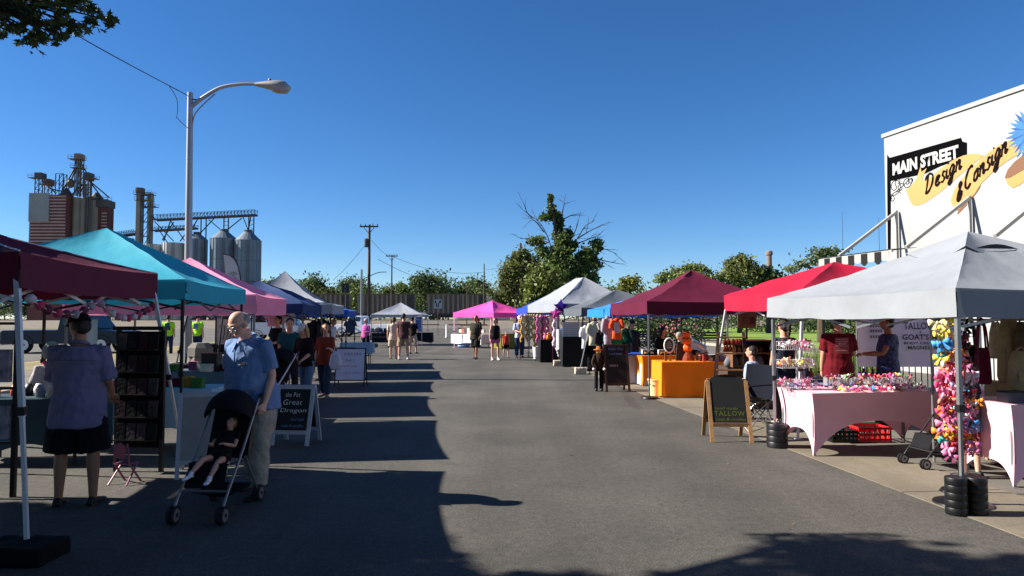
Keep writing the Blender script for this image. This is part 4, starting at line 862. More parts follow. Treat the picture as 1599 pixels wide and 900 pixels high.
# ================================================================== PEOPLE
SK = {'light': mat('skin_light', 'c48f78', .55, .06, 20, .05, 80), 'pale': mat('skin_pale', 'd0a08c', .55, .06, 20, .05, 80), 'tan': mat('skin_tan', '9a6a50', .55, .06, 20, .05, 80)}
HM = {k: mat('hair_' + k, c, .6, .25, 30, .5, 90) for k, c in dict(grey='8f8b88', brown='3e2a20', dark='1d1614', auburn='8a6038', blond='a8845a').items()}
EYE = mat('eye_dark', '1a1412', .2, 0)
def person(label, x, y, face, h=1.72, z0=0.0, aL=None, aR=None, lL=None, lR=None, lean=0, hy=0, hp=0, skin='light', top=None, bot=None, hair=('short', 'brown'), cap=None, shoes='15151a', girth=1.0, belly=0.0, vox=.013, glasses=False, sit=None, sex='m', socks=None, curl=.5, group=None, cap_back=False, extra=None):
    s = h / 1.75; t = thing('person', label, 'person', (x, y, z0), R(face), group); t.scale = (s, s, s); sk = SK[skin]
    aL = aL or ((.14, .02, -1), (.04, .14, -1)); aR = aR or ((.14, .02, -1), (.04, .14, -1)); lL = lL or ((.05, .02, -1), (.02, -.03, -1)); lR = lR or ((.05, .02, -1), (.02, -.03, -1))
    def vec(q, sx): v = Vector((q[0] * sx, q[1], q[2])); return v.normalized()
    hipx, shx = (.092, .185) if sex == 'm' else (.095, .162)
    hip = {sx: Vector((sx * hipx, 0, .92)) for sx in (-1, 1)}; leg = {-1: lL, 1: lR}; arm_ = {-1: aL, 1: aR}; kn, an = {}, {}
    for sx in (-1, 1): kn[sx] = hip[sx] + vec(leg[sx][0], sx) * .43; an[sx] = kn[sx] + vec(leg[sx][1], sx) * .415
    dz = (.078 - min(an[-1].z, an[1].z)) if sit is None else sit / s + .12 - .92; off = Vector((0, 0, dz))
    for d in (hip, kn, an):
        for sx in d: d[sx] = d[sx] + off
    RX = Matrix.Rotation(-R(lean), 3, 'X'); piv = Vector((0, 0, .95))
    def T(p): return RX @ (Vector(p) - piv) + piv + off
    HR = Matrix.Rotation(R(hy), 3, 'Z') @ Matrix.Rotation(-R(hp), 3, 'X'); hpv = Vector((0, 0, 1.53))
    def H(p): return T(HR @ (Vector(p) - hpv) + hpv)
    HM3 = RX @ HR; TX, TY = RX @ Vector((1, 0, 0)), RX @ Vector((0, 1, 0))
    sh = {sx: T((sx * shx, -.01, 1.405)) for sx in (-1, 1)}; elb, wr = {}, {}
    for sx in (-1, 1): elb[sx] = sh[sx] + RX @ vec(arm_[sx][0], sx) * .285; wr[sx] = elb[sx] + RX @ vec(arm_[sx][1], sx) * .25
    g = girth; f_ = 1.0 if sex == 'm' else .92
    tors = [((0, .0, .86), .15, .115), ((0, .0, .95), .168 * (1 if sex == 'm' else 1.03), .125), ((0, .012 + belly * .8, 1.07), .15 * f_ * (1 + belly), .115 + belly), ((0, .012 + belly * .5, 1.2), .16 * f_ * (1 + belly * .5), .12 + belly * .55), ((0, .0, 1.32), .172 * f_, .118 + belly * .2), ((0, -.01, 1.40), .158 * f_, .10), ((0, -.015, 1.455), .095, .075)]
    def torso(mb, e, z0_=None, z1_=None, zs=1.0):
        rg = []
        for c, rx, ry in tors:
            if z0_ is not None and c[2] < z0_ - .001: continue
            if z1_ is not None and c[2] > z1_ + .001: continue
            rg.append((T(c), rx * g + e, ry * g + e, TX, TY))
        mb.loft(rg, 16)
    # body ---------------------------------------------------------
    b = MB(); torso(b, -.006); neck = [T((0, -.012, 1.43)), H((0, .0, 1.56))]; b.tube(neck, [.062, .056], 10)
    b.ball(H((0, .0, 1.658)), (.075, .094, .098), 16, 10, HM3); b.ball(H((0, .035, 1.60)), (.055, .062, .072), 12, 8, HM3); b.ball(H((0, .06, 1.558)), (.03, .03, .022), 8, 6, HM3)
    b.tube([H((0, .088, 1.66)), H((0, .112, 1.622)), H((0, .10, 1.612))], [.009, .016, .014], 8, rnd=True); b.tube([H((-.02, .092, 1.578)), H((.02, .092, 1.578))], .011, 8, rnd=True)
    b.tube([H((-.045, .075, 1.682)), H((0, .09, 1.68)), H((.045, .075, 1.682))], .011, 6, rnd=True)
    for sx in (-1, 1): b.ball(H((sx * .077, -.005, 1.635)), (.012, .022, .034), 8, 6, HM3)
    for sx in (-1, 1):
        b.tube([sh[sx], sh[sx].lerp(elb[sx], .45), elb[sx], elb[sx].lerp(wr[sx], .3), wr[sx]], [.038 * g, .045 * g, .037, .041, .027], 10, rnd=True)
        fd = (wr[sx] - elb[sx]).normalized(); up = Vector((0, 0, 1)) if abs(fd.z) < .85 else Vector((-sx, 0, 0)); lat = fd.cross(up).normalized()
        if abs(fd.z) >= .85: lat = RX @ Vector((0, 1, 0)); lat = (lat - fd * lat.dot(fd)).normalized()
        pn = fd.cross(lat).normalized()
        inw = Vector((-sx, 0, -.3)); pn = pn if pn.dot(inw) > 0 else -pn                   # palm normal, towards the body / down
        pc = wr[sx] + fd * .085; b.loft([(wr[sx], .024, .018, lat, pn), (wr[sx] + fd * .04, .038, .018, lat, pn), (pc, .040, .015, lat, pn)], 10)
        for k, ln in enumerate((.066, .076, .072, .058)):
            p0 = pc + lat * (.028 - .0187 * k) - fd * .012; d1 = (fd + pn * curl * .7).normalized(); d2 = (fd * (1 - curl) + pn * curl * 1.6).normalized(); b.tube([p0, p0 + d1 * ln * .55, p0 + d1 * ln * .55 + d2 * ln * .5], [.0092, .0088, .0072], 6, rnd=True)
        th0 = wr[sx] + fd * .028 + lat * .026; d1 = (fd * .7 + lat * .6 + pn * .35).normalized(); b.tube([th0, th0 + d1 * .042, th0 + d1 * .042 + (fd + pn * .5).normalized() * .03], [.013, .011, .009], 6, rnd=True)
        kr = 1.0 if sex == 'm' else .98; b.tube([hip[sx] + Vector((0, 0, -.02)), hip[sx].lerp(kn[sx], .45), kn[sx], kn[sx].lerp(an[sx], .3), kn[sx].lerp(an[sx], .7), an[sx] + Vector((0, 0, -.02))], [.084 * g, .074 * g, .052, .056 * kr, .042, .034], 12, rnd=True)
        fw = Vector((sx * .12, 1, 0)).normalized(); b.tube([an[sx] + Vector((0, 0, -.045)) - fw * .03, an[sx] + Vector((0, 0, -.05)) + fw * .13], [.03, .026], 8, rnd=True)
    body = b.build('body', sk, t, True); remesh(body, vox * .8, 3)
    for sx in (-1, 1): MB().ball(H((sx * .03, .082, 1.655)), (.0125, .009, .0085), 8, 6, HM3).build('eye', EYE, t, True)
    MB().tube([H((-.022, .101, 1.577)), H((0, .104, 1.5765)), H((.022, .101, 1.577))], .0035, 5).build('mouth', mat('lips', '7a4038', .5), t)
    # clothes ------------------------------------------------------
    tm = top['m']; c = MB(); hz = top.get('hem', .86); torso(c, .026, hz if hz > .8 else None, 1.46)
    if hz < .86: c.loft([(off + Vector((0, .004, hz)), .17 * g + .035 + top.get('flare', 0), .125 * g + .03 + top.get('flare', 0) + belly * .5), (T((0, .004, .95)), .168 * g + .026, .125 * g + .026 + belly * .6), (T((0, .01, 1.1)), .15 * g, .12 * g)], 18)
    sl = top.get('sleeve', .62)
    for sx in (-1, 1):
        if sl <= 0: c.ball(sh[sx].lerp(T((0, -.01, 1.40)), .25), (.06, .06, .05)); continue
        a0 = sh[sx].lerp(T((0, -.01, 1.42)), .42); 
        if sl <= 1: e = sh[sx].lerp(elb[sx], sl); c.tube([a0, sh[sx], sh[sx].lerp(elb[sx], sl * .5), e], [.048 * g, .064 * g, .067 * g, .064 * g + .008], 14)
        else: e = elb[sx].lerp(wr[sx], min(1, sl - 1)); c.tube([a0, sh[sx], sh[sx].lerp(elb[sx], .5), elb[sx], e], [.046 * g, .060 * g, .060 * g, .054, .045], 14, rnd=False)
    shirt = c.build(top.get('name', 'shirt'), tm, t, True); remesh(shirt, vox, 3, top.get('wr', .022), .11)
    if top.get('collar'):
        cl = MB(); cl.tube([T((.072 * cos(a), -.012 + .068 * sin(a), 1.475 - .022 * sin(a))) for a in [2 * pi * k / 14 for k in range(14)]], .017, 8, closed=True); cl.build('collar', tm, shirt, True)
    if top.get('placket'):
        MB().tube([T((0, .128 * g + belly * .2 + .0, 1.42)), T((0, .155 * g + belly * .75, 1.25)), T((0, .15 * g + belly * 1.35, 1.08)), T((0, .14 * g + belly, .93))], .007, 5).build('placket', tm, shirt, True)
        MB().tube([T((-.13, .115 * g + belly * .5, 1.285)), T((-.05, .15 * g + belly * .62, 1.285))], .006, 5).build('pocket_flap', tm, shirt, True)
    if top.get('print'):                               # square print on the back
        pm_ = top['print']; ys = -.118 * g - .042; MB().prism([T((-.1, ys, 1.16)), T((.1, ys, 1.16)), T((.1, ys + .004, 1.4)), T((-.1, ys + .004, 1.4))], (0, 0, 0), (0, -.002, 0)).build('back_print', pm_[0], shirt)
        for zz in (1.37, 1.34, 1.27, 1.2): MB().box(T((0, ys - .004, zz)), (.16, .002, .012)).build('back_print_line', pm_[1], shirt)
        MB().box(T((0, ys - .004, 1.305)), (.11, .002, .035)).build('back_print_line', pm_[1], shirt)
    if top.get('yoke'): MB().tube([T((-.175 * g, -.10 * g - .012, 1.33)), T((-.09, -.125 * g - .03, 1.335)), T((0, -.128 * g - .032, 1.336)), T((.09, -.125 * g - .03, 1.335)), T((.175 * g, -.10 * g - .012, 1.33))], .006, 5).build('yoke_seam', top['yoke'], shirt, True)
    if bot:
        bm, kind = bot['m'], bot['kind']; c = MB(); wz = 1.03 if top.get('hem', .86) > .87 else .97; c.loft([(T((0, 0, wz)) if lean < 40 else T((0, 0, wz)), .158 * g + .006, .118 * g + .006, TX, TY), (T((0, 0, .95)), .168 * g + .010, .125 * g + .010, TX, TY), (off + Vector((0, 0, .86)), .165 * g + .014, .12 * g + .014)], 16)
        if kind == 'skirt': c.loft([(off + Vector((0, 0, .9)), .165 * g + .02, .125 * g + .02), (off + Vector((0, 0, bot.get('z', .5))), .2 * g, .18 * g)], 18)
        else:
            for sx in (-1, 1):
                k_ = hip[sx].lerp(kn[sx], .5); lo = bot.get('loose', .02)
                if kind == 'shorts': e = hip[sx].lerp(kn[sx], bot.get('len', .85)); c.tube([hip[sx] + Vector((0, 0, .03)), k_, e], [.088 * g + .012, .082 * g + lo, .076 * g + lo + .012], 14)
                else: c.tube([hip[sx] + Vector((0, 0, .03)), k_, kn[sx], kn[sx].lerp(an[sx], .5), kn[sx].lerp(an[sx], .93)], [.088 * g + .012, .08 * g + lo, .056 + lo, .05 + lo * 1.1, .044 + lo * bot.get('cuff', 1.1)], 14)
        p_ = c.build({'shorts': 'shorts', 'skirt': 'skirt'}.get(kind, 'trousers'), bm, t, True); remesh(p_, vox, 3, bot.get('wr', .02), .09)
    shm = plastic('shoe_' + shoes, shoes, .6)
    for sx in (-1, 1):
        a = an[sx]; fw = Vector((sx * .14, 1, 0)).normalized(); rt = Vector((fw.y, -fw.x, 0)); foot = a.copy(); sink = 0.0; c = MB(); gz = a.z - .078
        sp = [(-.075, .028, .05), (-.05, .037, .085), (.0, .038, .095), (.06, .042, .07), (.12, .048, .055), (.17, .042, .045), (.195, .02, .03)]
        for k, (yy, w_, hh) in enumerate(sp):
            for q in range(10):
                an_ = 2 * pi * q / 10; zz = max(-.3, sin(an_)); c.v.append(tuple(Vector((a.x, a.y, gz)) + fw * yy + rt * w_ * cos(an_) + Vector((0, 0, max(0, hh * .5 + hh * .5 * zz * (1 if zz > 0 else 1.67))))))
        for k in range(len(sp) - 1):
            for q in range(10): c.f.append((k * 10 + q, k * 10 + (q + 1) % 10, (k + 1) * 10 + (q + 1) % 10, (k + 1) * 10 + q))
        c.f.append(tuple(range(9, -1, -1))); c.f.append(tuple(range((len(sp) - 1) * 10, len(sp) * 10))); c.build('shoe', shm, t, True)
        if socks: MB().tube([Vector((a.x, a.y, gz + .05)), a.lerp(kn[sx], .12)], [.042, .044], 12).build('sock', fab('sock_' + socks, socks), t, True)
    # hair and headwear --------------------------------------------
    st, hc = hair; hm = HM.get(hc); c = MB()
    if st == 'bald_sides':
        for sx in (-1, 1): c.ball(H((sx * .066, .02, 1.635)), (.014, .02, .03), 8, 6, HM3)
        c.ball(H((0, -.034, 1.652)), (.085, .080, .066), 16, 10, HM3)
    elif st != 'none':
        c.ball(H((0, -.018, 1.678 if not cap else 1.64)), (.084, .094, .09) if not cap else (.08, .088, .06), 16, 10, HM3); c.ball(H((0, -.05, 1.63)), (.077, .06, .08), 12, 8, HM3)
        if st in ('bob', 'long'):
            for sx in (-1, 1): c.tube([H((sx * .07, -.01, 1.69)), H((sx * .088, .0, 1.62)), H((sx * .08, -.01, 1.55 if st == 'bob' else 1.42))], [.034, .034, .026], 8, rnd=True)
            c.tube([H((0, -.07, 1.68)), H((0, -.085, 1.58)), H((0, -.08, 1.54 if st == 'bob' else 1.38))], [.06, .066, .04], 10, rnd=True)
        if st == 'pony': c.tube([H((0, -.09, 1.69)), H((0, -.14, 1.66)), H((0, -.135, 1.55)), H((0, -.115, 1.42))], [.026, .034, .03, .012], 8, rnd=True)
        if st == 'bun': c.ball(H((0, -.1, 1.745)), (.062, .058, .055), 10, 7, HM3)
        if st == 'curly': c.ball(H((0, -.05, 1.69)), (.1, .1, .1), 12, 8, HM3)
    if c.v: remesh(c.build('hair', hm, t, True), vox * .7, 2, .02 if st not in ('short', 'bald_sides') else .012, .03)
    if cap:
        cmn = cap if not isinstance(cap, str) else fab('cap_' + cap, cap); c = MB(); c.loft([(H((0, -.008, 1.672 + .098 * sin(a_))), .092 * cos(a_), .108 * cos(a_), HM3 @ Vector((1, 0, 0)), HM3 @ Vector((0, 1, 0))) for a_ in (0, .35, .7, 1.05, 1.35, 1.52)], 18); cp = c.build('cap', cmn, t, True)
        sgn = -1 if cap_back else 1; br = MB(); br.sheet(lambda i, j: H(((-.075 + .15 * i), sgn * (.06 + (.105 * sin(pi * (.12 + .76 * i))) * j + .025 * sin(pi * i)), 1.682 - .02 * j - .018 * (2 * i - 1) ** 2)), 10, 4); br.build('brim', cmn, cp, True)
        MB().ball(H((0, -.008, 1.772)), .009, 6, 4).build('button', cmn, cp)
    if glasses:
        gl_ = MB()
        for sx in (-1, 1): gl_.tube([H((sx * .033 + .024 * cos(a_), .104 - abs(.024 * cos(a_) + sx * .033) * .18, 1.652 + .019 * sin(a_))) for a_ in [2 * pi * k / 12 for k in range(12)]], .0028, 5, closed=True); gl_.tube([H((sx * .057, .094, 1.655)), H((sx * .08, .0, 1.652))], .0025, 5)
        gl_.tube([H((-.009, .106, 1.655)), H((.009, .106, 1.655))], .0028, 5); gl_.build('glasses', SILVER if glasses == 1 else BLACK, t)
    t['_w'] = 0; del t['_w']
    if extra: extra(t, T, H, wr)
    return t, wr, T
def topd(m, **k): return dict(m=m, **k)
WALK1 = ((.04, .28, -1), (.0, .02, -1)); WALK2 = ((.04, -.12, -1), (.0, -.34, -1)); STAND = ((.06, .02, -1), (.02, -.03, -1))
FWD = ((.12, .25, -1), (-.05, .9, -.35)); HOLD = ((.16, .12, -1), (-.35, .9, -.1))
# --- near left ------------------------------------------------------
SHB = fab('shirt_blue', '647ea8', .08); SHP = fab('shirt_lavender', '6b6682', .08); KHA = fab('khaki', '9a9184', .1)
OM = Vector((-2.42, 6.52, 0))
def pens(t, T, H, wr):
    MB().box(T((-.09, .196, 1.295)), (.075, .012, .022)).build('glasses_case', BLACK, t)
    MB().tube([T((0, .165, 1.41)), T((.0, .20, 1.28)), T((.0, .225, 1.1))], .004, 5).build('button_line', fab('placket_dark', '45587c'), t)
    for sx in (-1, 1): MB().prism([T((sx * .012, .10, 1.475)), T((sx * .085, .06, 1.485)), T((sx * .075, .115, 1.40)), T((sx * .045, .15, 1.385))], (0, 0, 0), (0, .008, .006)).build('collar_point', SHB, t)
person('older balding man with glasses in a light blue shirt pushing a stroller', OM.x, OM.y, 158, 1.76, aL=((.2, .10, -1), (-.02, .55, -.8)), aR=((.22, .10, -1), (-.02, .55, -.8)), lL=((.05, .16, -1), (.0, -.0, -1)), lR=((.05, -.12, -1), (0, -.22, -1)), lean=15, hp=24, hy=-8, skin='pale', top=topd(SHB, sleeve=.82, hem=.80, collar=1, placket=1, wr=.03), bot=dict(m=KHA, kind='trousers', loose=.034, cuff=.9, wr=.03), hair=('bald_sides', 'grey'), glasses=1, girth=1.2, belly=.055, vox=.010, shoes='2a2624', curl=.85, extra=pens)
PM = gr(118, 790)
person('man seen from behind in a lavender work shirt, black shorts and dark cap', PM.x, PM.y, 12, 1.69, aL=((.2, .32, -1), (-.1, .9, -.25)), aR=((.18, .12, -1), (-.12, .75, -.5)), lL=((.10, .03, -1), (.02, -.03, -1)), lR=((.10, .0, -1), (.03, -.04, -1)), hp=10, hy=52, skin='tan', top=topd(SHP, sleeve=.95, hem=.72, collar=1, yoke=SHP, wr=.034), bot=dict(m=fab('shorts_black', '0e0e12'), kind='shorts', len=1.0, loose=.04), hair=('short', 'dark'), cap='0c0c10', girth=1.22, belly=.05, vox=.010, shoes='18181c')
q = gr(62, 690); person('grey-haired seated woman in a pale top with a pink scarf at the stall', at(80, 600, 8.7).x, 8.7, 60, 1.62, sit=.46, lL=((.1, 1, -.05), (0, .1, -1)), lR=((.1, 1, -.05), (0, .1, -1)), aL=FWD, aR=FWD, hp=10, top=topd(fab('top_pale', 'a8a2a6'), sleeve=.7), bot=dict(m=fab('slacks_dark', '2b2d36'), kind='trousers'), hair=('bob', 'grey'), sex='f', extra=lambda t, T, H, wr: MB().tube([T((.085 * cos(2 * pi * k / 14), -.01 + .082 * sin(2 * pi * k / 14), 1.47)) for k in range(14)], .032, 8, closed=True).build('scarf', fab('scarf_pink', 'd02c72'), t, True))
# --- left row, further on -------------------------------------------
q = gr(478, 634)
person('woman in a cream cap, dark shirt and jeans pushing a stroller', q.x, q.y, 158, 1.56, aL=((.2, .4, -1), (-.15, .85, -.3)), aR=((.22, .3, -1), (-.15, .85, -.3)), lL=((.05, .2, -1), (0, -.02, -1)), lR=((.05, -.1, -1), (0, -.25, -1)), hp=10, lean=10, top=topd(fab('shirt_darkbrown', '1f1518'), sleeve=1.3, hem=.84), bot=dict(m=fab('jeans', '58708e'), kind='trousers', loose=.016), hair=('long', 'blond'), cap=fab('cap_cream', 'cfc8bc'), sex='f', vox=.012, shoes='6a6460', cap_back=False)
q = gr(507, 622)
person('woman with short auburn hair in a rust top holding a white bag', q.x, q.y, 172, 1.53, aL=((.15, .2, -1), (.05, .75, .2)), aR=((.14, .05, -1), (.02, .3, -1)), lL=WALK1, lR=WALK2, hy=20, top=topd(fab('top_rust', '7c3424'), sleeve=.95, hem=.80), bot=dict(m=fab('jeans_dark', '2e3e54'), kind='trousers', loose=.016), hair=('bob', 'auburn'), sex='f', vox=.012, shoes='5a5450')
q = gr(463, 640); person('person in a dark teal top standing behind the cap-wearing woman', at(463, 590, 13.6).x - .15, 13.6, 200, 1.66, top=topd(fab('top_teal', '1f5058'), sleeve=.7), bot=dict(m=fab('slacks_dark', '2b2d36'), kind='trousers'), hair=('short', 'dark'), sex='f', lean=14, aL=FWD, aR=FWD, z0=0)
q = at(432, 560, 15.0); person('dark-haired person in black under the navy canopy', q.x - .4, 16.2, 150, 1.7, top=topd(fab('tee_black', '121216'), sleeve=.6), bot=dict(m=fab('slacks_dark', '2b2d36'), kind='trousers'), hair=('short', 'dark'), aL=HOLD, aR=HOLD)
q = gr(536, 563); person('woman in a white tee browsing at the light blue table', q.x, 25.0, 250, 1.62, lean=10, aL=FWD, aR=FWD, hp=15, top=topd(fab('tee_white', 'd6d4d8'), sleeve=.65), bot=dict(m=fab('slacks_black', '14161c'), kind='trousers'), hair=('bob', 'auburn'), sex='f')
q = gr(571, 556); person('woman in a magenta top and flared black trousers with a pale hat', q.x, q.y, 150, 1.63, aL=HOLD, aR=((.1, .1, -1), (0, .3, -1)), lL=((.16, .12, -1), (.1, .0, -1)), lR=((.06, -.05, -1), (.1, -.2, -1)), top=topd(fab('top_magenta', 'b0539c'), sleeve=1.6), bot=dict(m=fab('slacks_black', '14161c'), kind='trousers', loose=.03, cuff=2.2), hair=('short', 'auburn'), cap='b9a6a8', sex='f')
q = gr(614, 561); person('long-haired person in a cream shirt and pale shorts facing the far canopy', q.x, q.y, 10, 1.70, top=topd(fab('shirt_cream', 'c9b7a8'), sleeve=.8, hem=.78), bot=dict(m=fab('shorts_pale', 'a89a88'), kind='shorts', len=.9, loose=.03), hair=('bob', 'brown'), shoes='5a3a30', lL=((.03, .06, -1), (0, -.02, -1)))
q = gr(630, 562); person('tall man in a dark maroon tee and khaki shorts facing the far canopy', q.x, q.y, -5, 1.83, top=topd(fab('tee_maroon', '4a3034'), sleeve=.7, hem=.80), bot=dict(m=fab('shorts_khaki', '9a8166'), kind='shorts', len=.95, loose=.035), hair=('short', 'dark'), shoes='d8d4cc', socks='d8d4cc', lL=((.12, .0, -1), (.06, -.02, -1)), lR=((.1, .02, -1), (.1, 0, -1)), girth=1.05)
q = gr(644, 553); person('man in a cap and black sleeves with pale shorts beside the tall man', q.x, q.y, -20, 1.70, top=topd(fab('tee_black', '121216'), sleeve=.8), bot=dict(m=fab('shorts_tan', 'b09a86'), kind='shorts', len=.9), hair=('short', 'dark'), cap='2a2430', shoes='2a2a2c', lR=((.1, .2, -1), (.1, -.1, -1)), aL=HOLD, aR=HOLD)
HIV = mat('hivis_green', '9be021', .8, .1, 8)
for k, (px, lab) in enumerate(((262, 'worker in a hi-vis green shirt nearest the brick elevator side'), (308, 'worker in a hi-vis green shirt beside the grey concrete bin'))):
    q = gr(px, 557); person(lab, q.x, q.y, 10 - 20 * k, 1.78, top=topd(HIV, sleeve=.7, print=(mat('print_navy', '2a4a7c', .8), mat('print_navy2', '39588c', .8))), bot=dict(m=fab('jeans_navy', '1f2a44'), kind='trousers'), hair=('none', 'dark') if k else ('short', 'dark'), cap='22304a' if k else None, girth=1.05)
# --- middle / right far ----------------------------------------------
q = gr(743, 561); person('man in a dark olive tee and black shorts walking up the street', q.x, q.y, 150, 1.76, lL=WALK1, lR=WALK2, aL=((.2, .1, -1), (0, .3, -1)), aR=((.2, -.1, -1), (0, .3, -1)), top=topd(fab('tee_olive', '2b2c26'), sleeve=.8, hem=.80), bot=dict(m=fab('shorts_black', '0e0e12'), kind='shorts', len=1.0, loose=.04), hair=('short', 'dark'), skin='tan', shoes='1c1c1e', girth=1.12, belly=.02)
q = gr(773, 563); person('woman in a black tank top and pink shorts walking beside the child', q.x, q.y, 190, 1.64, lL=WALK1, lR=((.04, -.03, -1), (0, -.1, -1)), aL=((.14, .0, -1), (0, .2, -1)), aR=((.2, .05, -1), (.02, .2, -1)), hy=-50, top=topd(fab('tank_black', '121016'), sleeve=0), bot=dict(m=fab('shorts_pink', 'c0608e'), kind='shorts', len=.42, loose=.012), hair=('pony', 'brown'), sex='f', shoes='e8e4e0', socks='e8e4e0')
q = gr(790, 559); person('small child in a red top and black shorts walking beside the woman', q.x, q.y, 200, 1.12, lL=WALK1, lR=WALK2, top=topd(fab('top_red', 'a83a2c'), sleeve=.4), bot=dict(m=fab('shorts_black', '0e0e12'), kind='shorts', len=.7), hair=('pony', 'dark'), sex='f', shoes='22222a')
q = gr(811, 559); person('man in a white cap, pale blue checked shirt and jeans', q.x, q.y, 200, 1.74, aL=HOLD, aR=HOLD, hp=12, top=topd(fab('shirt_ice', 'b9bede', .25), sleeve=.95, hem=.84), bot=dict(m=fab('jeans_deep', '1c2c50'), kind='trousers', loose=.03), hair=('short', 'grey'), cap='dcdce0', shoes='26201c')
q = at(880, 545, 26.3); person('seller in a dark cap and blue shirt sitting behind the balloon stall', q.x, 26.6, 170, 1.7, sit=.62, lL=((.1, 1, -.2), (0, .1, -1)), lR=((.1, 1, -.2), (0, .1, -1)), top=topd(fab('tee_blue', '24487e'), sleeve=.7), bot=dict(m=fab('jeans_deep', '1c2c50'), kind='trousers'), hair=('short', 'dark'), cap='1a1a22', skin='tan')
q = at(745, 520, 39); person('person in dark clothes standing behind the hot pink canopy table', at(735, 520, 39.6).x + .4, 39.8, 160, 1.7, top=topd(fab('tee_black', '121216'), sleeve=.7), bot=dict(m=fab('slacks_dark', '2b2d36'), kind='trousers'), hair=('long', 'dark'), sex='f')
# --- right row ---------------------------------------------------------
q = at(1225, 600, 10.7); person('woman with a ponytail in a dark tee and grey leggings facing away', q.x, 10.7, 8, 1.62, aL=((.1, .1, -1), (0, .3, -1)), aR=((.14, .05, -1), (-.1, .6, -.8)), hy=10, top=topd(fab('tee_charcoal', '262a36'), sleeve=.6, hem=.84), bot=dict(m=fab('leggings_grey', '494950'), kind='trousers', loose=.01), hair=('pony', 'dark'), sex='f', shoes='b8b2b4', vox=.012)
q = at(1310, 600, 10.35); person('man in a red printed tee and grey trousers standing at the stall', q.x, 10.35, -8, 1.70, aL=((.14, .05, -1), (0, .3, -1)), aR=((.25, .35, -1), (.05, .95, -.1)), top=topd(fab('tee_crimson', '5c0d19'), sleeve=.75, hem=.80, print=(mat('print_rose', '8a4048', .8, .2, 20), mat('print_rose2', 'b0787a', .8, .2, 20))), bot=dict(m=fab('slacks_grey', '5c5e62'), kind='trousers', loose=.03), hair=('bald_sides', 'dark'), girth=1.15, vox=.011, shoes='222226')
q = at(1388, 600, 10.7); person('woman with dark pinned-up hair in a blue and white floral dress', q.x, 10.7, 72, 1.68, aL=((.12, .45, -1), (-.05, 1, -.05)), aR=((.12, .35, -1), (-.1, 1, -.05)), hy=0, hp=4, skin='tan', top=topd(mat('floral_dress', '333b5e', .8, .98, 26, .2), sleeve=.5, hem=.45, flare=.04, name='dress'), bot=None, hair=('bun', 'dark'), sex='f', girth=1.12, vox=.012)
q = at(1185, 590, 10.6); person('boy in a pale blue tee sitting in the camp chair', q.x + .0, 10.9, 60, 1.42, sit=.43, lL=((.1, 1, -.1), (0, .1, -1)), lR=((.1, 1, -.1), (0, .1, -1)), aL=FWD, aR=FWD, top=topd(fab('tee_ice', '8798bc'), sleeve=.6), bot=dict(m=fab('shorts_black', '0e0e12'), kind='shorts'), hair=('short', 'dark'))
q = at(1040, 560, 17.6); person('seller in black sitting behind the orange tables', q.x - .1, 17.9, 215, 1.7, sit=.5, lL=((.1, 1, -.1), (0, .1, -1)), lR=((.1, 1, -.1), (0, .1, -1)), aL=FWD, aR=FWD, lean=12, top=topd(fab('tee_black', '121216'), sleeve=1.5), bot=dict(m=fab('slacks_black', '14161c'), kind='trousers'), hair=('long', 'dark'), sex='f')
q = at(1090, 560, 17.4); person('person in a grey-blue top bending over behind the orange tables', q.x + .15, 17.7, 100, 1.62, lean=62, aL=((.1, 0, -1), (0, .2, -1)), aR=((.1, 0, -1), (0, .2, -1)), top=topd(fab('tee_greyblue', '8d9cb8'), sleeve=.7), bot=dict(m=fab('slacks_dark', '2b2d36'), kind='trousers'), hair=('short', 'grey'))
q = at(985, 540, 19.0); person('person in a dark coat standing beside the hanging shirts', q.x + .1, 19.3, 190, 1.58, top=topd(fab('coat_plum', '2a2028'), sleeve=1.8, hem=.6), bot=dict(m=fab('slacks_black', '14161c'), kind='trousers'), hair=('short', 'dark'), cap='3a3230', sex='f')
q = gr(1508, 745); person('child in denim shorts and black shoes standing behind the bow display', q.x + .05, q.y, 25, 1.20, lL=((.12, .04, -1), (.02, -.05, -1)), lR=((.1, -.02, -1), (.04, -.03, -1)), top=topd(fab('top_dark_print', '28262c', .8), sleeve=.6), bot=dict(m=fab('denim_blue', '57709c'), kind='shorts', len=.55, loose=.02), hair=('pony', 'brown'), sex='f', shoes='1a1a1c', skin='pale')
# ================================================================== STALL GOODS, RIGHT ROW
rg = random.Random(5)
PKC = cloth('stretch_pink', 'e8b6c4', .05, .6, .04, .1, 6); ORC = cloth('orange', 'ff8f1c', .2, .7, .06, .2, 10); BLC = cloth('black', '0f0f13', .0); LBC = cloth('light_blue', '8fb4c8', .08); GRC = cloth('grey', 'a4a6aa', .05)
TR = R(8.0)
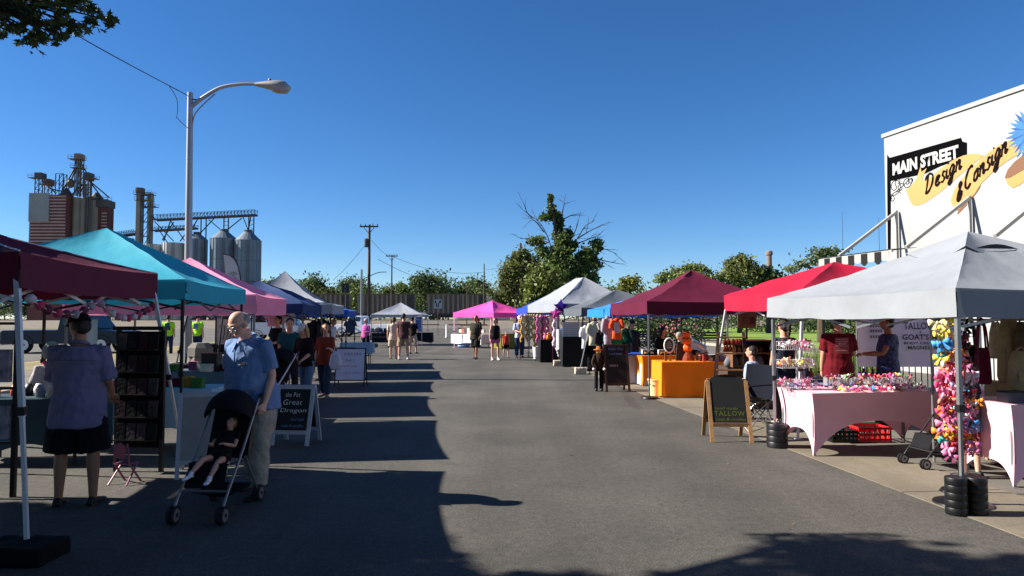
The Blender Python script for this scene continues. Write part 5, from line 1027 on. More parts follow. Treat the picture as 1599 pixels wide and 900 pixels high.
# pink stretch table, left end lit
ta = Vector((4.37, 8.62)); tz = atan2(8.6 - 8.17, 5.17 - 3.6)
stretch_table('long pink stretch-cloth table covered with hair bows', 4.42, 8.75, tz * .62, 1.83, .76, .75, PKC, .40)
q = gr(1553, 755); stretch_table('second pink stretch-cloth table with a jagged shadow at the canopy back', q.x + .95, q.y + .25, R(4), 1.83, .72, .80, PKC, .30)
q = gr(1560, 700); draped_table('pale pink cloth table behind the second pink table', 6.55, 8.55, R(4), 1.7, .7, .78, PKC, 7)
CA, SA = cos(tz * .62), sin(tz * .62)
def ontab(u, v): return Vector((4.42 + u * CA - v * SA, 8.75 + u * SA + v * CA, .752))
cols = ['pink', 'rose', 'white', 'red', 'yellow', 'orange', 'blue', 'purple', 'mauve', 'black', 'lilac', 'coral', 'wine', 'green', 'cream']
for i in range(104):
    u, v = rg.uniform(-.45, .88), rg.uniform(-.34, .34)
    if i < 34: v = rg.uniform(-.36, -.2)
    c = rg.choice(cols if i % 3 else ['pink', 'rose', 'white', 'mauve'])
    bow(c, ontab(u, v) + Vector((0, 0, rg.uniform(.02, .05))), rg.uniform(.075, .12), rg.uniform(-3, 3), rg.uniform(-1.5, -.4), c + ' hair bow lying on the long pink table', 'bows on the long pink table')
for k in range(6):                                    # upright bins of bows on the table
    p_ = ontab(-.25 + .2 * k, .16); t = thing('bow_bin', 'small clear bin of bows standing on the long pink table', 'bin', p_, tz * .62, 'bow bins on the long pink table')
    mb = MB(); w_, d_, h_ = .17, .2, .13
    for s in (-1, 1): mb.box((0, s * d_ / 2, h_ / 2 + .0), (w_, .004, h_)); mb.box((s * w_ / 2, 0, h_ / 2), (.004, d_, h_))
    mb.box((0, 0, .003), (w_, d_, .006)); mb.build('bin_wall', mat('clear_plastic', 'b9b2b6', .2, .0, alpha=.2), t)
    for j in range(5):
        c = rg.choice(cols); bow(c, p_ + Vector((rg.uniform(-.06, .06), rg.uniform(-.07, .07), .13 + rg.uniform(0, .03))), .1, rg.uniform(-3, 3), rg.uniform(-1, 0), c + ' hair bow in a clear bin on the pink table', 'bows in the clear bins')
# tiered basket stand
p_ = at(1243, 525, 8.72); p_.z = .752; t = thing('tiered_basket_stand', 'white three-tier wire stand holding baskets of bows', 'display stand', p_, tz * .62)
MB().tube([(0, 0, 0), (0, 0, .62)], .011, 8).build('post', STEEL, t); MB().lathe([(.1, 0), (.1, .012)], n=12).build('base', STEEL, t)
for zz in (.02, .27, .50):
    for s in (-1, 1):
        b_ = MB(); cx = s * .12
        for k in range(9): b_.bar((cx - .11 + .22 * k / 8, -.07, zz), (cx - .11 + .22 * k / 8, -.07, zz + .1), .003); b_.bar((cx - .11 + .22 * k / 8, .07, zz), (cx - .11 + .22 * k / 8, .07, zz + .1), .003)
        for z2 in (zz, zz + .05, zz + .1): b_.tube([(cx - .11, -.07, z2), (cx + .11, -.07, z2), (cx + .11, .07, z2), (cx - .11, .07, z2)], .003, 4, closed=True)
        b_.build('wire_basket', STEEL, t)
        for j in range(13):
            c = rg.choice(['white', 'mauve', 'wine', 'pink', 'white'] if zz > .4 else ['cream', 'white', 'yellow', 'coral']) if zz > .1 else rg.choice(['white', 'red', 'lilac', 'pink'])
            bow(c, p_ + Vector((cx + rg.uniform(-.1, .1), rg.uniform(-.09, .05), zz + rg.uniform(.03, .12))), .09, rg.uniform(-3, 3), rg.uniform(-1, .3), c + ' hair bow in a basket of the tiered stand', 'bows in the tiered stand')
q = at(1350, 680, 9.35); crate('red plastic crate under the long pink table', q.x + .05, 9.35, 0, .42, .34, .2, plastic('red', 'b02024')); crate('black plastic crate beside the red one under the table', q.x - .38, 9.3, 0, .34, .32, .16, BLACK, .1)
# bow display column by the front leg
BX, BY = at(1492, 600, 6.05).x, 6.05
t = thing('bow_display_stand', 'black floor stand with a flared foot hung with rows of bows', 'display stand', (BX + .1, BY + .1, 0))
MB().tube([(0, 0, .02), (0, 0, 1.58)], .02, 8).build('post', BLACK, t); autosmooth(MB().lathe([(.24, 0), (.23, .02), (.12, .05), (.05, .12), (.025, .2)], n=20).build('base', BLACK, t))
gm = MB()
for k in range(5): gm.bar((-.16 + .08 * k, -.02, .42), (-.16 + .08 * k, -.02, 1.58), .005)
for k in range(14): gm.bar((-.16, -.02, .44 + .087 * k), (.16, -.02, .44 + .087 * k), .005)
gm.build('wire_grid', BLACK, t)
rows = [('cream', 'yellow', 'wine'), ('yellow', 'cream', 'wine'), ('blue', 'orange', 'black'), ('teal', 'orange', 'coral'), ('yellow', 'lilac', 'coral'), ('pink', 'pink', 'lilac'), ('rose', 'pink', 'white'), ('pink', 'pink', 'black'), ('coral', 'pink', 'green'), ('rose', 'white', 'red'), ('pink', 'white', 'rose'), ('orange', 'yellow', 'wine'), ('teal', 'yellow', 'black'), ('pink', 'red', 'rose')]
for r_, row in enumerate(rows):
    for k in range(6):
        c = row[0] if k < 2 else row[1] if k < 4 else row[2] if k < 5 else ('black', 'wine', 'red')[r_ % 3]
        z = 1.60 - r_ * .083 + rg.uniform(-.035, .035); bow(c, (BX - .13 + .052 * k + rg.uniform(-.03, .03), BY - .0 + rg.uniform(-.05, .02) + .02 * k, z), rg.uniform(.10, .15), rg.uniform(-.9, .9), rg.uniform(-.4, .4), c + ' hair bow hung on the black bow stand', 'bows on the black stand')
for i in range(56):
    c = rg.choice(['pink', 'pink', 'rose', 'white', 'red', 'lilac', 'coral', 'orange', 'mauve']); zz_ = rg.uniform(.46, 1.25); bow(c, (BX - .02 + rg.uniform(-.13, .14), BY - .05 + rg.uniform(-.04, .03), zz_), rg.uniform(.09, .13), rg.uniform(-1.5, 1.5), rg.uniform(-.6, .6), c + ' hair bow hung on the black bow stand', 'bows on the black stand')
for i in range(26):
    c = rg.choice(['red', 'wine', 'black', 'orange', 'rose', 'green', 'white', 'blue']); bow(c, (BX + .30 + rg.uniform(-.07, .14), BY + .42 + rg.uniform(-.1, .1), rg.uniform(.62, 1.12)), .12, rg.uniform(-1, 1), rg.uniform(-.3, .3), c + ' hair bow in the lower cluster behind the canopy leg', 'bows in the lower cluster')
t = thing('bow_rack', 'dark wire rack with a lower cluster of bows behind the canopy leg', 'display stand', (BX + .34, BY + .5, 0))
MB().tube([(0, 0, 0), (0, 0, 1.2)], .014, 8).build('post', BLACK, t); MB().box((0, 0, .9), (.26, .01, .6)).build('panel', BLACK, t); MB().lathe([(.18, 0), (.16, .03)], n=14).build('base', BLACK, t)
stroller('folded-down black stroller under the end of the pink table', at(1468, 690, 7.7).x, 7.75, R(100), STEELB, None, False).scale = (.72, .72, .72)
# weights on the canopy legs
weight('stack of black weight plates on the white canopy far leg', (3.40, 8.86, 0), n=4, r=.13)
for dx, lab in ((-.085, 'black weight plates beside the bow stand foot'), (.085, 'black weight plates around the white canopy near leg')): weight(lab, (3.83 + dx, 5.9 - .05 + .02 * dx, 0), n=5, r=.085, hh=.062)
# banner
bn = at(1420, 530, 12.6); a_, b_ = at(1355, 495, 12.4), at(1492, 495, 12.4); t = thing('stall_banner', 'pale banner reading TALLOW and GOAT\'S MILK on the stall back', 'banner', ((a_.x + b_.x) / 2, 12.4, 0), R(-2)); W_ = b_.x - a_.x + .35; zt_, zb_ = 1.80, at(1420, 568, 12.4).z - .06
BNM = cloth('banner_pale', 'd8c3cc', .25); PUR = mat('print_purple', '2c1c40', .8, .05)
MB().sheet(lambda i, j: Vector((-W_ / 2 + W_ * i, .01 * sin(i * 14), zb_ + (zt_ - zb_) * j)), 20, 2).build('sheet', BNM, t, True)
def bx(px): return at(px, 500, 12.4).x - t.location.x
def bz(py): return at(1420, py, 12.4).z
place_text('tallow', 'lettering', PUR, t, (bx(1410.5), -.02, bz(514.5)), (1, 0, 0), (0, 0, 1), bx(1457.5) - bx(1410.5), bz(503.5) - bz(514.5)); place_text('amp', 'lettering', PUR, t, (bx(1434), -.02, bz(520.5)), (1, 0, 0), (0, 0, 1), None, bz(516.5) - bz(520.5))
place_text('goat', 'lettering', PUR, t, (bx(1408), -.02, bz(531)), (1, 0, 0), (0, 0, 1), bx(1478) - bx(1408), bz(522) - bz(531)); place_text('cream', 'lettering', PUR, t, (bx(1410), -.02, bz(538)), (1, 0, 0), (0, 0, 1), bx(1464) - bx(1410), bz(534) - bz(538)); place_text('magn', 'lettering', mat('print_green', '3c4a24', .8), t, (bx(1416), -.02, bz(546)), (1, 0, 0), (0, 0, 1), bx(1464) - bx(1416), bz(540) - bz(546))
PG = mat('print_grey', '6a6070', .8); mb = MB()
for y_ in (499, 509, 517, 526): 
    for k in range(5): mb.box((bx(1360) + .035 * k * 1.3, -.02, bz(y_)), (.03, .002, .05))
mb.build('lettering', PG, t)
for s in (-1, 1): MB().tube([(s * W_ / 2, .03, 0), (s * W_ / 2, .03, zt_)], .014, 8).build('pole', STEELG, t)
# iron fence behind
t = thing('iron_fence', 'black iron railing seen below the banner', 'fence', (at(1440, 560, 14).x, 14.2, 0), R(3)); me = None
for zz in (.12, 1.0): MB().box((0.6, 0, zz), (5.0, .03, .04)).build('rail', BLACK, t)
for k in range(38):
    if me is None: o = MB().box((0, 0, .53), (.016, .016, 1.06)).build('baluster', BLACK, t); me = o.data
    else: o = link('baluster', me, t)
    o.location = (-1.85 + k * .13, 0, 0)
# hanging bags and aprons at the back right
HB = fab('bag_black', '141318'); HW = fab('bag_wine', '6a1430'); BUR = fab('burlap', '9a8460', .2); BURD = fab('burlap_dark', '5c4a38', .2); CRM = fab('linen', 'b8a88c', .15)
t = thing('garment_rail', 'grey rail holding the handbags and aprons at the canopy back', 'rail', (5.6, 7.95, 0)); MB().tube([(-.75, 0, 1.63), (.95, 0, 1.63)], .014, 8).build('bar', STEELG, t)
for x_ in (-.75, .95): MB().tube([(x_, 0, 0), (x_, 0, 1.63)], .014, 8).build('post', STEELG, t)
def bag(label, px, pt, pb, pw, Y, m, straps=True):
    c = at(px, pb, Y); tp = at(px, pt, Y); w = pw * Y / F_PX; t = thing('handbag' if straps else 'apron', label, 'handbag' if straps else 'apron', (c.x, Y, c.z)); H_ = (tp.z - c.z); bh = H_ * (.55 if straps else .95); c2 = MB()
    c2.loft([((0, 0, 0), w * .44, .05), ((0, 0, bh * .1), w * .5, .07), ((0, 0, bh * .7), w * .47, .05), ((0, 0, bh), w * (.4 if straps else .3), .018)], 12); c2.build('body', m, t, True)
    if straps:
        for s in (-1, 1): MB().tube(spline([(-w * .3, s * .02, bh), (-w * .2, s * .015, H_ * .85), (0, 0, H_), (w * .2, s * .015, H_ * .85), (w * .3, s * .02, bh)], 4), .01, 6).build('strap', m, t, True)
    else:
        MB().tube(spline([(-w * .2, 0, bh * .98), (0, .0, H_ * 1.04), (w * .2, 0, bh * .98)], 4), .008, 6).build('neck_loop', m, t, True); MB().box((0, -.06, bh * .4), (w * .5, .012, bh * .25)).build('pocket', m, t)
    return t
bag('black handbag with long straps on the rail beside the grey leg', 1516, 497, 590, 30, 7.7, HB); bag('wine red handbag with looped straps on the rail', 1535, 497, 600, 26, 7.6, HW); bag('navy tote hanging under the black handbag', 1512, 555, 612, 30, 7.8, fab('bag_navy', '1c2c5c'))
bag('tall burlap apron hanging on the rail', 1578, 492, 598, 40, 7.5, BUR, False); bag('dark brown apron hanging at the rail end', 1600, 498, 590, 30, 7.4, BURD, False); bag('linen apron between the handbags and the burlap one', 1556, 500, 560, 20, 7.9, CRM, False)
bag('second burlap tote lying lower on the rail', 1596, 545, 612, 44, 7.1, BUR, False)
draped_table('brown burlap covered table below the hanging aprons', 6.1, 7.75, R(3), 1.25, .5, .93, BUR, 6)
for k, (px, c) in enumerate(((1532, '8c5a2c'), (1545, 'b8862e'), (1520, '6b2030'))):
    p = at(px, 590, 7.4); p.z = .936; o = MB().loft([((0, 0, 0), .09, .06), ((0, 0, .05), .1, .07), ((0, 0, .09), .06, .04)], 10).build('folded_cloth', fab('cloth' + c, c), None, True, loc=(5.55 + k * .2, 7.6, .933)); tag(o, ['rust coloured', 'mustard coloured', 'dark red'][k] + ' folded cloth on the burlap table', 'cloth')
q = at(1590, 640, 6.9); t = thing('card_box', 'dark grey box on the second pink table', 'box', (q.x - .02, 6.95, .802)); MB().box((0, 0, .05), (.2, .16, .1)).build('box', fab('box_grey', '5a5c62'), t); MB().box((0, 0, .108), (.21, .17, .015)).build('lid', BLACK, t)
# supplies on the white canopy's inner table
folding_table('dark folding table with supplies behind the pink table', at(1345, 600, 9.55).x + .15, 10.75, R(5), 1.5, .6, .72, fab('top_darkgrey', '3a3c42'))
for k in range(11):
    p = Vector((at(1345, 600, 9.55).x - .45 + k * .115, 10.55 + rg.uniform(-.03, .12), .722)); c = ['303036', 'b8b4b8', '8a3a44', 'd0ccc8', '2a2a30'][k % 5]; hgt = rg.uniform(.07, .16)
    t = thing('supply_bottle', 'small bottle or jar in a row on the dark folding table', 'bottle', p, 0, 'supplies on the dark folding table'); autosmooth(MB().lathe([(.03, 0), (.032, .01), (.032, hgt * .7), (.016, hgt * .8), (.016, hgt)], n=12).build('bottle', plastic('jar_' + c, c), t)); MB().lathe([(.02, hgt), (.02, hgt + .02)], n=10).build('lid', BLACK, t)
# camp chairs
NVC = fab('camp_navy', '0a0f1b'); BLF = fab('camp_blue', '4a6c9c')
camp_chair('navy camp chair beside the ladder shelf', at(1160, 600, 10.4).x, 10.3, R(120), NVC); camp_chair('navy camp chair the boy sits in', at(1185, 590, 10.6).x, 10.95, R(60), NVC)
camp_chair('light blue camp chair behind the long pink table', at(1282, 600, 9.8).x, 10.3, R(190), BLF)
# chalkboards
GRN = mat('chalk_green', '56681f', .95); CHW = mat('chalk_white', 'c8c8c4', .9); CHB = mat('chalk_blue', '6a84b0', .9)
q = gr(1140, 690); aframe('large black chalkboard sign in a wooden frame reading TALLOW', q.x + .02, q.y + .2, R(-4), .56, .82, WOODL, CHALK, .55, True, lines=(('ch_hand', -.19, .42, .3, .035, GRN), ('ch_tal', -.2, .34, .4, .065, GRN), ('ch_soap', -.19, .27, .4, .045, GRN)))
q = gr(955, 612); aframe('brown framed chalkboard sign beside the scarecrow figure', q.x + .12, q.y + .2, R(4), .56, 1.05, WOODD, CHALK, .5, False, lines=(('menu', -.17, .92, .34, .06, CHB), ('ch_hand', -.16, .82, .3, .05, CHB), ('wb2', -.16, .56, .2, .04, CHW)))
q = gr(455, 696); aframe('white framed chalkboard sign with handwriting beside the walking man', q.x - .0, q.y + .2, R(-6), .52, .76, plastic('frame_white', 'a6adb6'), CHALK, .42, False, tw=.05, lines=(('the', -.13, .61, .2, .06, CHW), ('great', -.15, .51, .26, .07, CHW), ('drag', -.18, .40, .36, .07, CHW), ('ch_hand', -.02, .31, .18, .04, CHB), ('ch_soap', -.14, .22, .3, .05, CHB)))
q = gr(545, 604); t = aframe('whiteboard sign with faint marker writing facing the street', q.x, q.y + .2, R(4), .72, .92, BLACK, mat('whiteboard', 'c4ccd8', .3, .05, 4), .5, False, name='whiteboard_sign', tw=.025, lines=(('wb1', -.15, .74, .38, .07, mat('marker_blue', '4a5a80', .8)), ('wb2', -.12, .6, .22, .05, mat('marker_black', '33363e', .8)), ('ch_hand', -.18, .47, .34, .04, mat('marker_red', '9a4048', .8)), ('ch_soap', -.16, .3, .4, .05, mat('marker_blue', '4a5a80', .8))))
q = gr(300, 735); aframe('white framed sandwich sign half hidden behind the stroller', at(312, 680, 7.3).x, 7.4, R(20), .5, .85, plastic('frame_white', 'c6cdd6'), plastic('panel_pale', '8d8a86'), .5, False, name='sandwich_sign', tw=.04)
# burgundy canopy: orange tables
q0, q1 = gr(1035, 622), gr(1130, 622)
draped_table('orange cloth table with straight sides', q0.x + .75 + .02, q0.y + .45, R(4), 1.62, .76, .74, ORC, 11, .022)
q = gr(1002, 605); stretch_table('orange stretch-cloth table beside the cream bucket', q.x + .72, q.y + .55, R(8), 1.5, .72, .74, ORC, .44)
draped_table('grey cloth table end behind the brown chalkboard', at(975, 580, 17.2).x + .25, 17.5, R(6), .7, .7, .72, GRC, 5); 
o = MB().box((0, 0, .02), (.78, .76, .04)).build('serving_tray', plastic('lid_blue', '2a56c0'), None, loc=(at(975, 580, 17.2).x + .25, 17.5, .722)); tag(o, 'blue serving tray lying on the grey cloth table', 'tray')
q = gr(1017, 620); t = thing('cream_bucket', 'cream plastic bucket standing by the burgundy canopy leg', 'bucket', (q.x + .14, q.y + .2, 0)); autosmooth(MB().lathe([(.13, 0), (.17, .36), (.155, .36), (.12, .02)], n=20).build('bucket', plastic('cream', 'd8cc92'), t)); MB().lathe([(.176, .33), (.18, .345), (.176, .36)], n=20, cap=False).build('rim', plastic('cream', 'd8cc92'), t); MB().tube(spline([(-.17, 0, .33), (-.12, -.13, .24), (.12, -.13, .24), (.17, 0, .33)], 4), .006, 6).build('handle', STEELG, t)
o = autosmooth(MB().lathe([(.18, 0), (.17, .03), (.03, .05)], n=18).build('canopy_foot_weight', BLACK, None, loc=(2.82, 14.14, .012))); tag(o, 'flat round black weight under the burgundy canopy leg', 'weight')
# goods on the orange tables
OT = Vector((q0.x + .77, q0.y + .45, .743)); ORG = mat('pumpkin_orange', 'ee6420', .45, .15, 10)
t = thing('pumpkin_tower', 'tall orange figure of stacked pumpkins on the orange table', 'decoration', OT + Vector((-.12, .12, 0)))
for k, (z, r_) in enumerate(((.26, .115), (.42, .11), (.55, .085))):
    b = MB(); n = 24
    for i in range(9):
        for j in range(n):
            tt = pi * i / 8; a = 2 * pi * j / n; rr_ = r_ * (sin(tt) ** .8 + .02) * (1 + .07 * cos(a * 8)); b.v.append((rr_ * cos(a), rr_ * sin(a), z - r_ * .85 * cos(tt)))
    for i in range(8):
        for j in range(n): b.f.append((i * n + j, i * n + (j + 1) % n, (i + 1) * n + (j + 1) % n, (i + 1) * n + j))
    b.build('pumpkin', ORG, t, True)
MB().tube([(0, 0, .6), (.015, 0, .66)], [.02, .012], 6).build('stem', WOOD, t); MB().lathe([(.17, 0), (.16, .05), (.1, .18)], n=14).build('base', mat('rust_pot', '8a3a1c', .7, .2), t)
t = thing('oval_sign', 'small white-rimmed oval sign on a wooden stand on the orange table', 'sign', OT + Vector((-.55, -.1, 0))); MB().tube([(.1 * cos(2 * pi * k / 20), 0, .33 + .15 * sin(2 * pi * k / 20)) for k in range(20)], .016, 6, closed=True).build('rim', WHITE, t); MB().prism([(.1 * cos(2 * pi * k / 20), 0, .33 + .15 * sin(2 * pi * k / 20)) for k in range(20)], (0, -.004, 0), (0, .004, 0)).build('plate', mat('sign_green', '2a3a34', .7), t); mb = MB()
for zz, w_ in ((.4, .06), (.36, .11), (.32, .12), (.28, .1)): mb.box((0, -.012, zz), (w_, .002, .014))
mb.build('lettering', CHW, t); MB().box((-.07, .02, .1), (.045, .045, .2)).build('stand', WOOD, t); MB().box((.03, .02, .07), (.045, .045, .14)).build('stand', WOODL, t)
t = thing('leaning_plaque', 'dark wooden plaque leaning beside the oval sign', 'plaque', OT + Vector((-.3, .02, 0)), R(15)); MB().prism([(-.09, 0, 0), (.09, 0, 0), (.15, .04, .36), (-.03, .04, .36)], (0, 0, 0), (0, .02, 0)).build('panel', WOODD, t); MB().bar((0, .16, 0), (.03, .06, .26), .02).build('prop', WOODD, t)
kinds = [('c8b8a8', 'pale'), ('3a2a26', 'dark brown'), ('d86a28', 'orange'), ('e0dcd4', 'white'), ('8a2c2c', 'dark red')]
for k in range(22):
    c, nm = kinds[(k * 3) % 5]; t = thing('candle_jar', nm + ' jar candle standing on the straight-sided orange table', 'candle', OT + Vector((.1 + .6 * rg.random(), rg.uniform(-.3, .25), 0)), 0, 'jars on the straight-sided orange table'); h_ = rg.uniform(.08, .16); autosmooth(MB().lathe([(.036, 0), (.04, .01), (.04, h_), (.032, h_)], n=14).build('jar', plastic('cj_' + c, c, .25), t)); MB().lathe([(.041, h_), (.041, h_ + .02)], n=12).build('lid', BLACK if k % 2 else WOODL, t)
q = gr(1002, 605)
for k in range(9):
    t = thing('soap_box', 'small dark tray of soap on the orange stretch table', 'tray', (q.x + .2 + .13 * k, q.y + .4 + rg.uniform(-.1, .25), .743), rg.uniform(-.3, .3), 'trays on the orange stretch table'); MB().box((0, 0, .02), (.11, .09, .04)).build('tray', WOODD if k % 2 else BLACK, t); MB().box((0, 0, .055), (.08, .06, .035)).build('soap', plastic('soap%d' % (k % 3), ('d8a05a', 'e8dcd0', '6a4a3c')[k % 3]), t)
draped_table('pale cloth table behind the orange ones', at(1060, 560, 17).x, 17.1, R(5), 2.0, .6, .74, cloth('pale_grey', 'b9aeb0', .05), 6)
for k in range(8):
    c = rg.choice(['6a3a34', '2a2a30', 'c8c0c0', '8a4a3c']); o = MB().box((0, 0, .06), (.16, .12, .12)).build('goods_box', fab('gb' + c, c), None, loc=(at(1060, 560, 17).x - .8 + .2 * k, 17.05 + rg.uniform(-.12, .12), .742)); o.rotation_euler[2] = rg.uniform(-.3, .3); tag(o, 'small box of goods on the pale table behind the orange ones', 'box', 'boxes on the pale table')
# ladder shelf with hanging goods
q = at(1140, 600, 11.6); t = thing('ladder_shelf', 'dark wooden ladder shelf hung with small leather goods', 'shelf', (q.x, 11.5, 0), R(-12))
for s in (-1, 1): MB().bar((s * .3, -.22, 0), (s * .2, .05, 1.42), .045, .03).build('rail', WOODD, t); MB().bar((s * .3, .35, 0), (s * .2, .1, 1.42), .04, .03).build('back_rail', WOODD, t)
for k in range(5): zz = .25 + .27 * k; MB().box((0, -.17 + .045 * k, zz), (.58 - .035 * k, .13, .022)).build('step', WOOD, t)
t2 = thing('wooden_display_box', 'brown slatted display box of leather goods beyond the ladder shelf', 'display box', (q.x + .68, 12.6, .762), R(5))
for zz in (.02, .25, .48): MB().box((0, 0, zz), (.72, .3, .025)).build('shelf', WOOD, t2)
for s in (-1, 1): MB().box((s * .37, 0, .25), (.025, .3, .5)).build('side', WOOD, t2)
MB().box((0, .15, .25), (.72, .02, .5)).build('back', WOODD, t2)
for k in range(16):
    c = rg.choice(['a07a44', '7a3a20', 'c8a868', '5a2a1c', '8a5a3a']); up = k < 9; p = Vector((q.x - .15 + .05 * (k % 6) + rg.uniform(-.02, .02), 11.38, 1.2 - .11 * (k // 6))) if k < 10 else Vector((q.x + .45 + .08 * (k - 10), 12.5, 1.02))
    o = MB().loft([((0, 0, 0), .03, .012), ((0, -.004, .05), .038, .02), ((0, 0, .11), .012, .006)], 8).build('leather_pouch', fab('leather' + c, c), None, True, loc=p); tag(o, 'small leather pouch hung on the ladder shelf' if k < 10 else 'small leather pouch on the slatted display box', 'pouch', 'pouches on the ladder shelf' if k < 10 else 'pouches on the display box')
q = at(1178, 505, 12.4); t = thing('cardboard_sign', 'brown cardboard sign on a tripod under the red canopy', 'sign', (q.x, 12.8, 0)); z_ = at(1178, 500, 12.8).z; MB().box((0, 0, z_), (.34, .012, .3)).build('panel', mat('cardboard', '7a5434', .85, .15, 6), t); mb = MB()
for k in range(4): mb.box((-.05 + .01 * k, -.009, z_ + .09 - .05 * k), (.17 - .02 * k, .002, .012))
mb.box((.1, -.009, z_ - .01), (.1, .002, .14)); mb.build('writing', mat('writing_red', '5a2418', .85), t)
MB().bar((0, .02, z_ - .14), (0, .02, .6), .03).build('post', BLACK, t)
for a in (90, 210, 330): MB().bar((0, .02, 1.25), (.5 * cos(R(a)), .02 + .5 * sin(R(a)), 0), .02).build('leg', BLACK, t)
draped_table('dark cloth table behind the ladder shelf', at(1168, 560, 12.8).x, 12.85, R(5), 1.0, .6, .76, fab('cloth_brown', '4a3830'), 6)
for k in range(10):
    c = rg.choice(['7a3028', '4a2a24', 'a8906a', '6a6a70', '8a2430']); o = MB().loft([((0, 0, 0), .09, .06), ((0, 0, .08), .1, .065), ((0, 0, .15 + .08 * rg.random()), .05, .03)], 9).build('craft_bag', fab('cb' + c, c), None, True, loc=(at(1168, 560, 12.8).x - .42 + .09 * k, 12.72 + rg.uniform(-.15, .1), .762)); tag(o, 'soft craft bag on the dark table behind the ladder shelf', 'bag', 'craft bags on the dark table')
# scarecrow figure on the street
q = gr(935, 611); t = thing('scarecrow_figure', 'small scarecrow figure in black trousers and boots beside the brown chalkboard', 'decoration', (q.x, q.y, 0)); t.scale = (.86, .86, .9); FB, FP = fab('scare_black', '15151a'), fab('scare_plaid', '33261e', .6)
for s in (-1, 1): remesh(MB().tube([(s * .06, 0, .6), (s * .065, 0, .3), (s * .07, 0, .06)], [.055, .05, .05], 10, rnd=True).build('trouser_leg', FB, t, True), .012, 2, .01); MB().loft([((s * .07, -.1, .03), .035, .03, (1, 0, 0), (0, 0, 1)), ((s * .07, 0, .045), .045, .045, (1, 0, 0), (0, 0, 1)), ((s * .07, .06, .04), .03, .035, (1, 0, 0), (0, 0, 1))], 10).build('boot', BLACK, t, True); MB().tube([(s * .1, 0, .9), (s * .17, -.05, .72), (s * .14, -.1, .6)], [.04, .035, .03], 8, rnd=True).build('sleeve', FP, t, True); MB().ball((s * .14, -.1, .56), .04).build('glove', WHITE, t, True)
MB().loft([((0, 0, .55), .1, .07), ((0, 0, .75), .11, .08), ((0, 0, .93), .08, .06)], 12).build('coat', FP, t, True); MB().ball((0, 0, 1.0), .07).build('head', fab('sack', 'c8a878'), t, True); MB().loft([((0, 0, 1.03), .14, .14), ((0, 0, 1.045), .13, .13), ((0, 0, 1.06), .07, .07), ((0, 0, 1.13), .05, .05)], 14).build('hat', fab('hat_rust', '9a5a2c'), t, True)
# hanging shirts beside the burgundy canopy
def garment(label, px, pt, pb, pw, Y, m, m2=None, name='hanging_shirt'):
    tp, bt = at(px, pt, Y), at(px, pb, Y); w = pw * Y / F_PX / 2; H_ = tp.z - bt.z; t = thing(name, label, 'shirt', (bt.x, Y, bt.z)); mb = MB()
    mb.loft([((0, 0, 0), w * .95, .05), ((0, 0, H_ * .5), w * .85, .06), ((0, 0, H_ * .85), w * .9, .05), ((0, 0, H_ * .95), w * .55, .035), ((0, 0, H_), w * .2, .03)], 16)
    for s in (-1, 1): mb.tube([(s * w * .75, 0, H_ * .9), (s * w * 1.15, -.02, H_ * .68), (s * w * 1.2, -.02, H_ * .5)], [.06, .055, .05], 8)
    remesh(mb.build('fabric', m, t, True), .015, 2, .02); MB().tube([(0, 0, H_), (0, 0, H_ + .05), (.02, 0, H_ + .07)], .004, 5).build('hanger_hook', STEELG, t)
    if m2: MB().prism([(-w * .55, -.075, H_ * .3), (w * .55, -.075, H_ * .3), (w * .55, -.075, H_ * .8), (-w * .55, -.075, H_ * .8)], (0, 0, 0), (0, -.004, 0)).build('print', m2, t)
    return t
garment('lilac grey sweatshirt hanging on the street side of the burgundy canopy', 949, 493, 545, 13, 17.0, fab('lilac_grey', '9c94a4')); garment('orange and white tee hanging on the burgundy canopy leg', 963, 497, 530, 16, 16.8, fab('tee_orange', 'e8562c'), fab('tee_ice2', 'c8c4d0')); garment('green sweatshirt hanging below the orange tee', 960, 515, 553, 26, 17.1, fab('tee_green', '1f7a58')); garment('cream shirt hanging on the clothes rack by the slate canopy', 927, 502, 540, 16, 20.2, fab('tee_cream', 'd0c4a4')); garment('white shirt hanging on the clothes rack by the slate canopy', 914, 508, 545, 12, 20.4, fab('tee_whiter', 'dcdce2')); garment('black coat hanging on the clothes rack', 927, 528, 580, 22, 20.3, fab('coat_black', '101014')); garment('dark patterned shirt on the clothes rack', 936, 515, 560, 10, 19.8, fab('dark_patterned', '2c2428', .6)); garment('dark green jacket beside the burgundy canopy leg', 977, 512, 560, 18, 17.5, fab('jacket_green', '1a3830'))
t = thing('clothes_rack', 'slanting silver clothes rack beside the black draped table', 'clothes rack', (at(922, 560, 20.3).x, 20.3, 0)); MB().tube([(-.35, -.1, 0), (.05, 0, 1.7)], .014, 8).build('upright', STEELG, t); MB().tube([(.45, .1, 0), (.35, 0, 1.7)], .014, 8).build('upright', STEELG, t); MB().tube([(-.2, 0, 1.68), (.5, 0, 1.68)], .014, 8).build('bar', STEELG, t)
for (px, py), lab in (((907, 585), 'pale sandbag weight at the foot of the clothes rack'), ((872, 572), 'pale sandbag weight at the tall white canopy leg')):
    q = gr(px, py); t = thing('sandbag', lab, 'weight', (q.x, q.y + .1, 0)); remesh(MB().box((0, 0, .1), (.34, .24, .2)).build('bag', fab('sandbag', 'b8ae98', .15), t, True), .02, 6, .03); MB().bar((-.12, 0, .2), (.12, 0, .2), .03, .012).build('strap', BLACK, t)
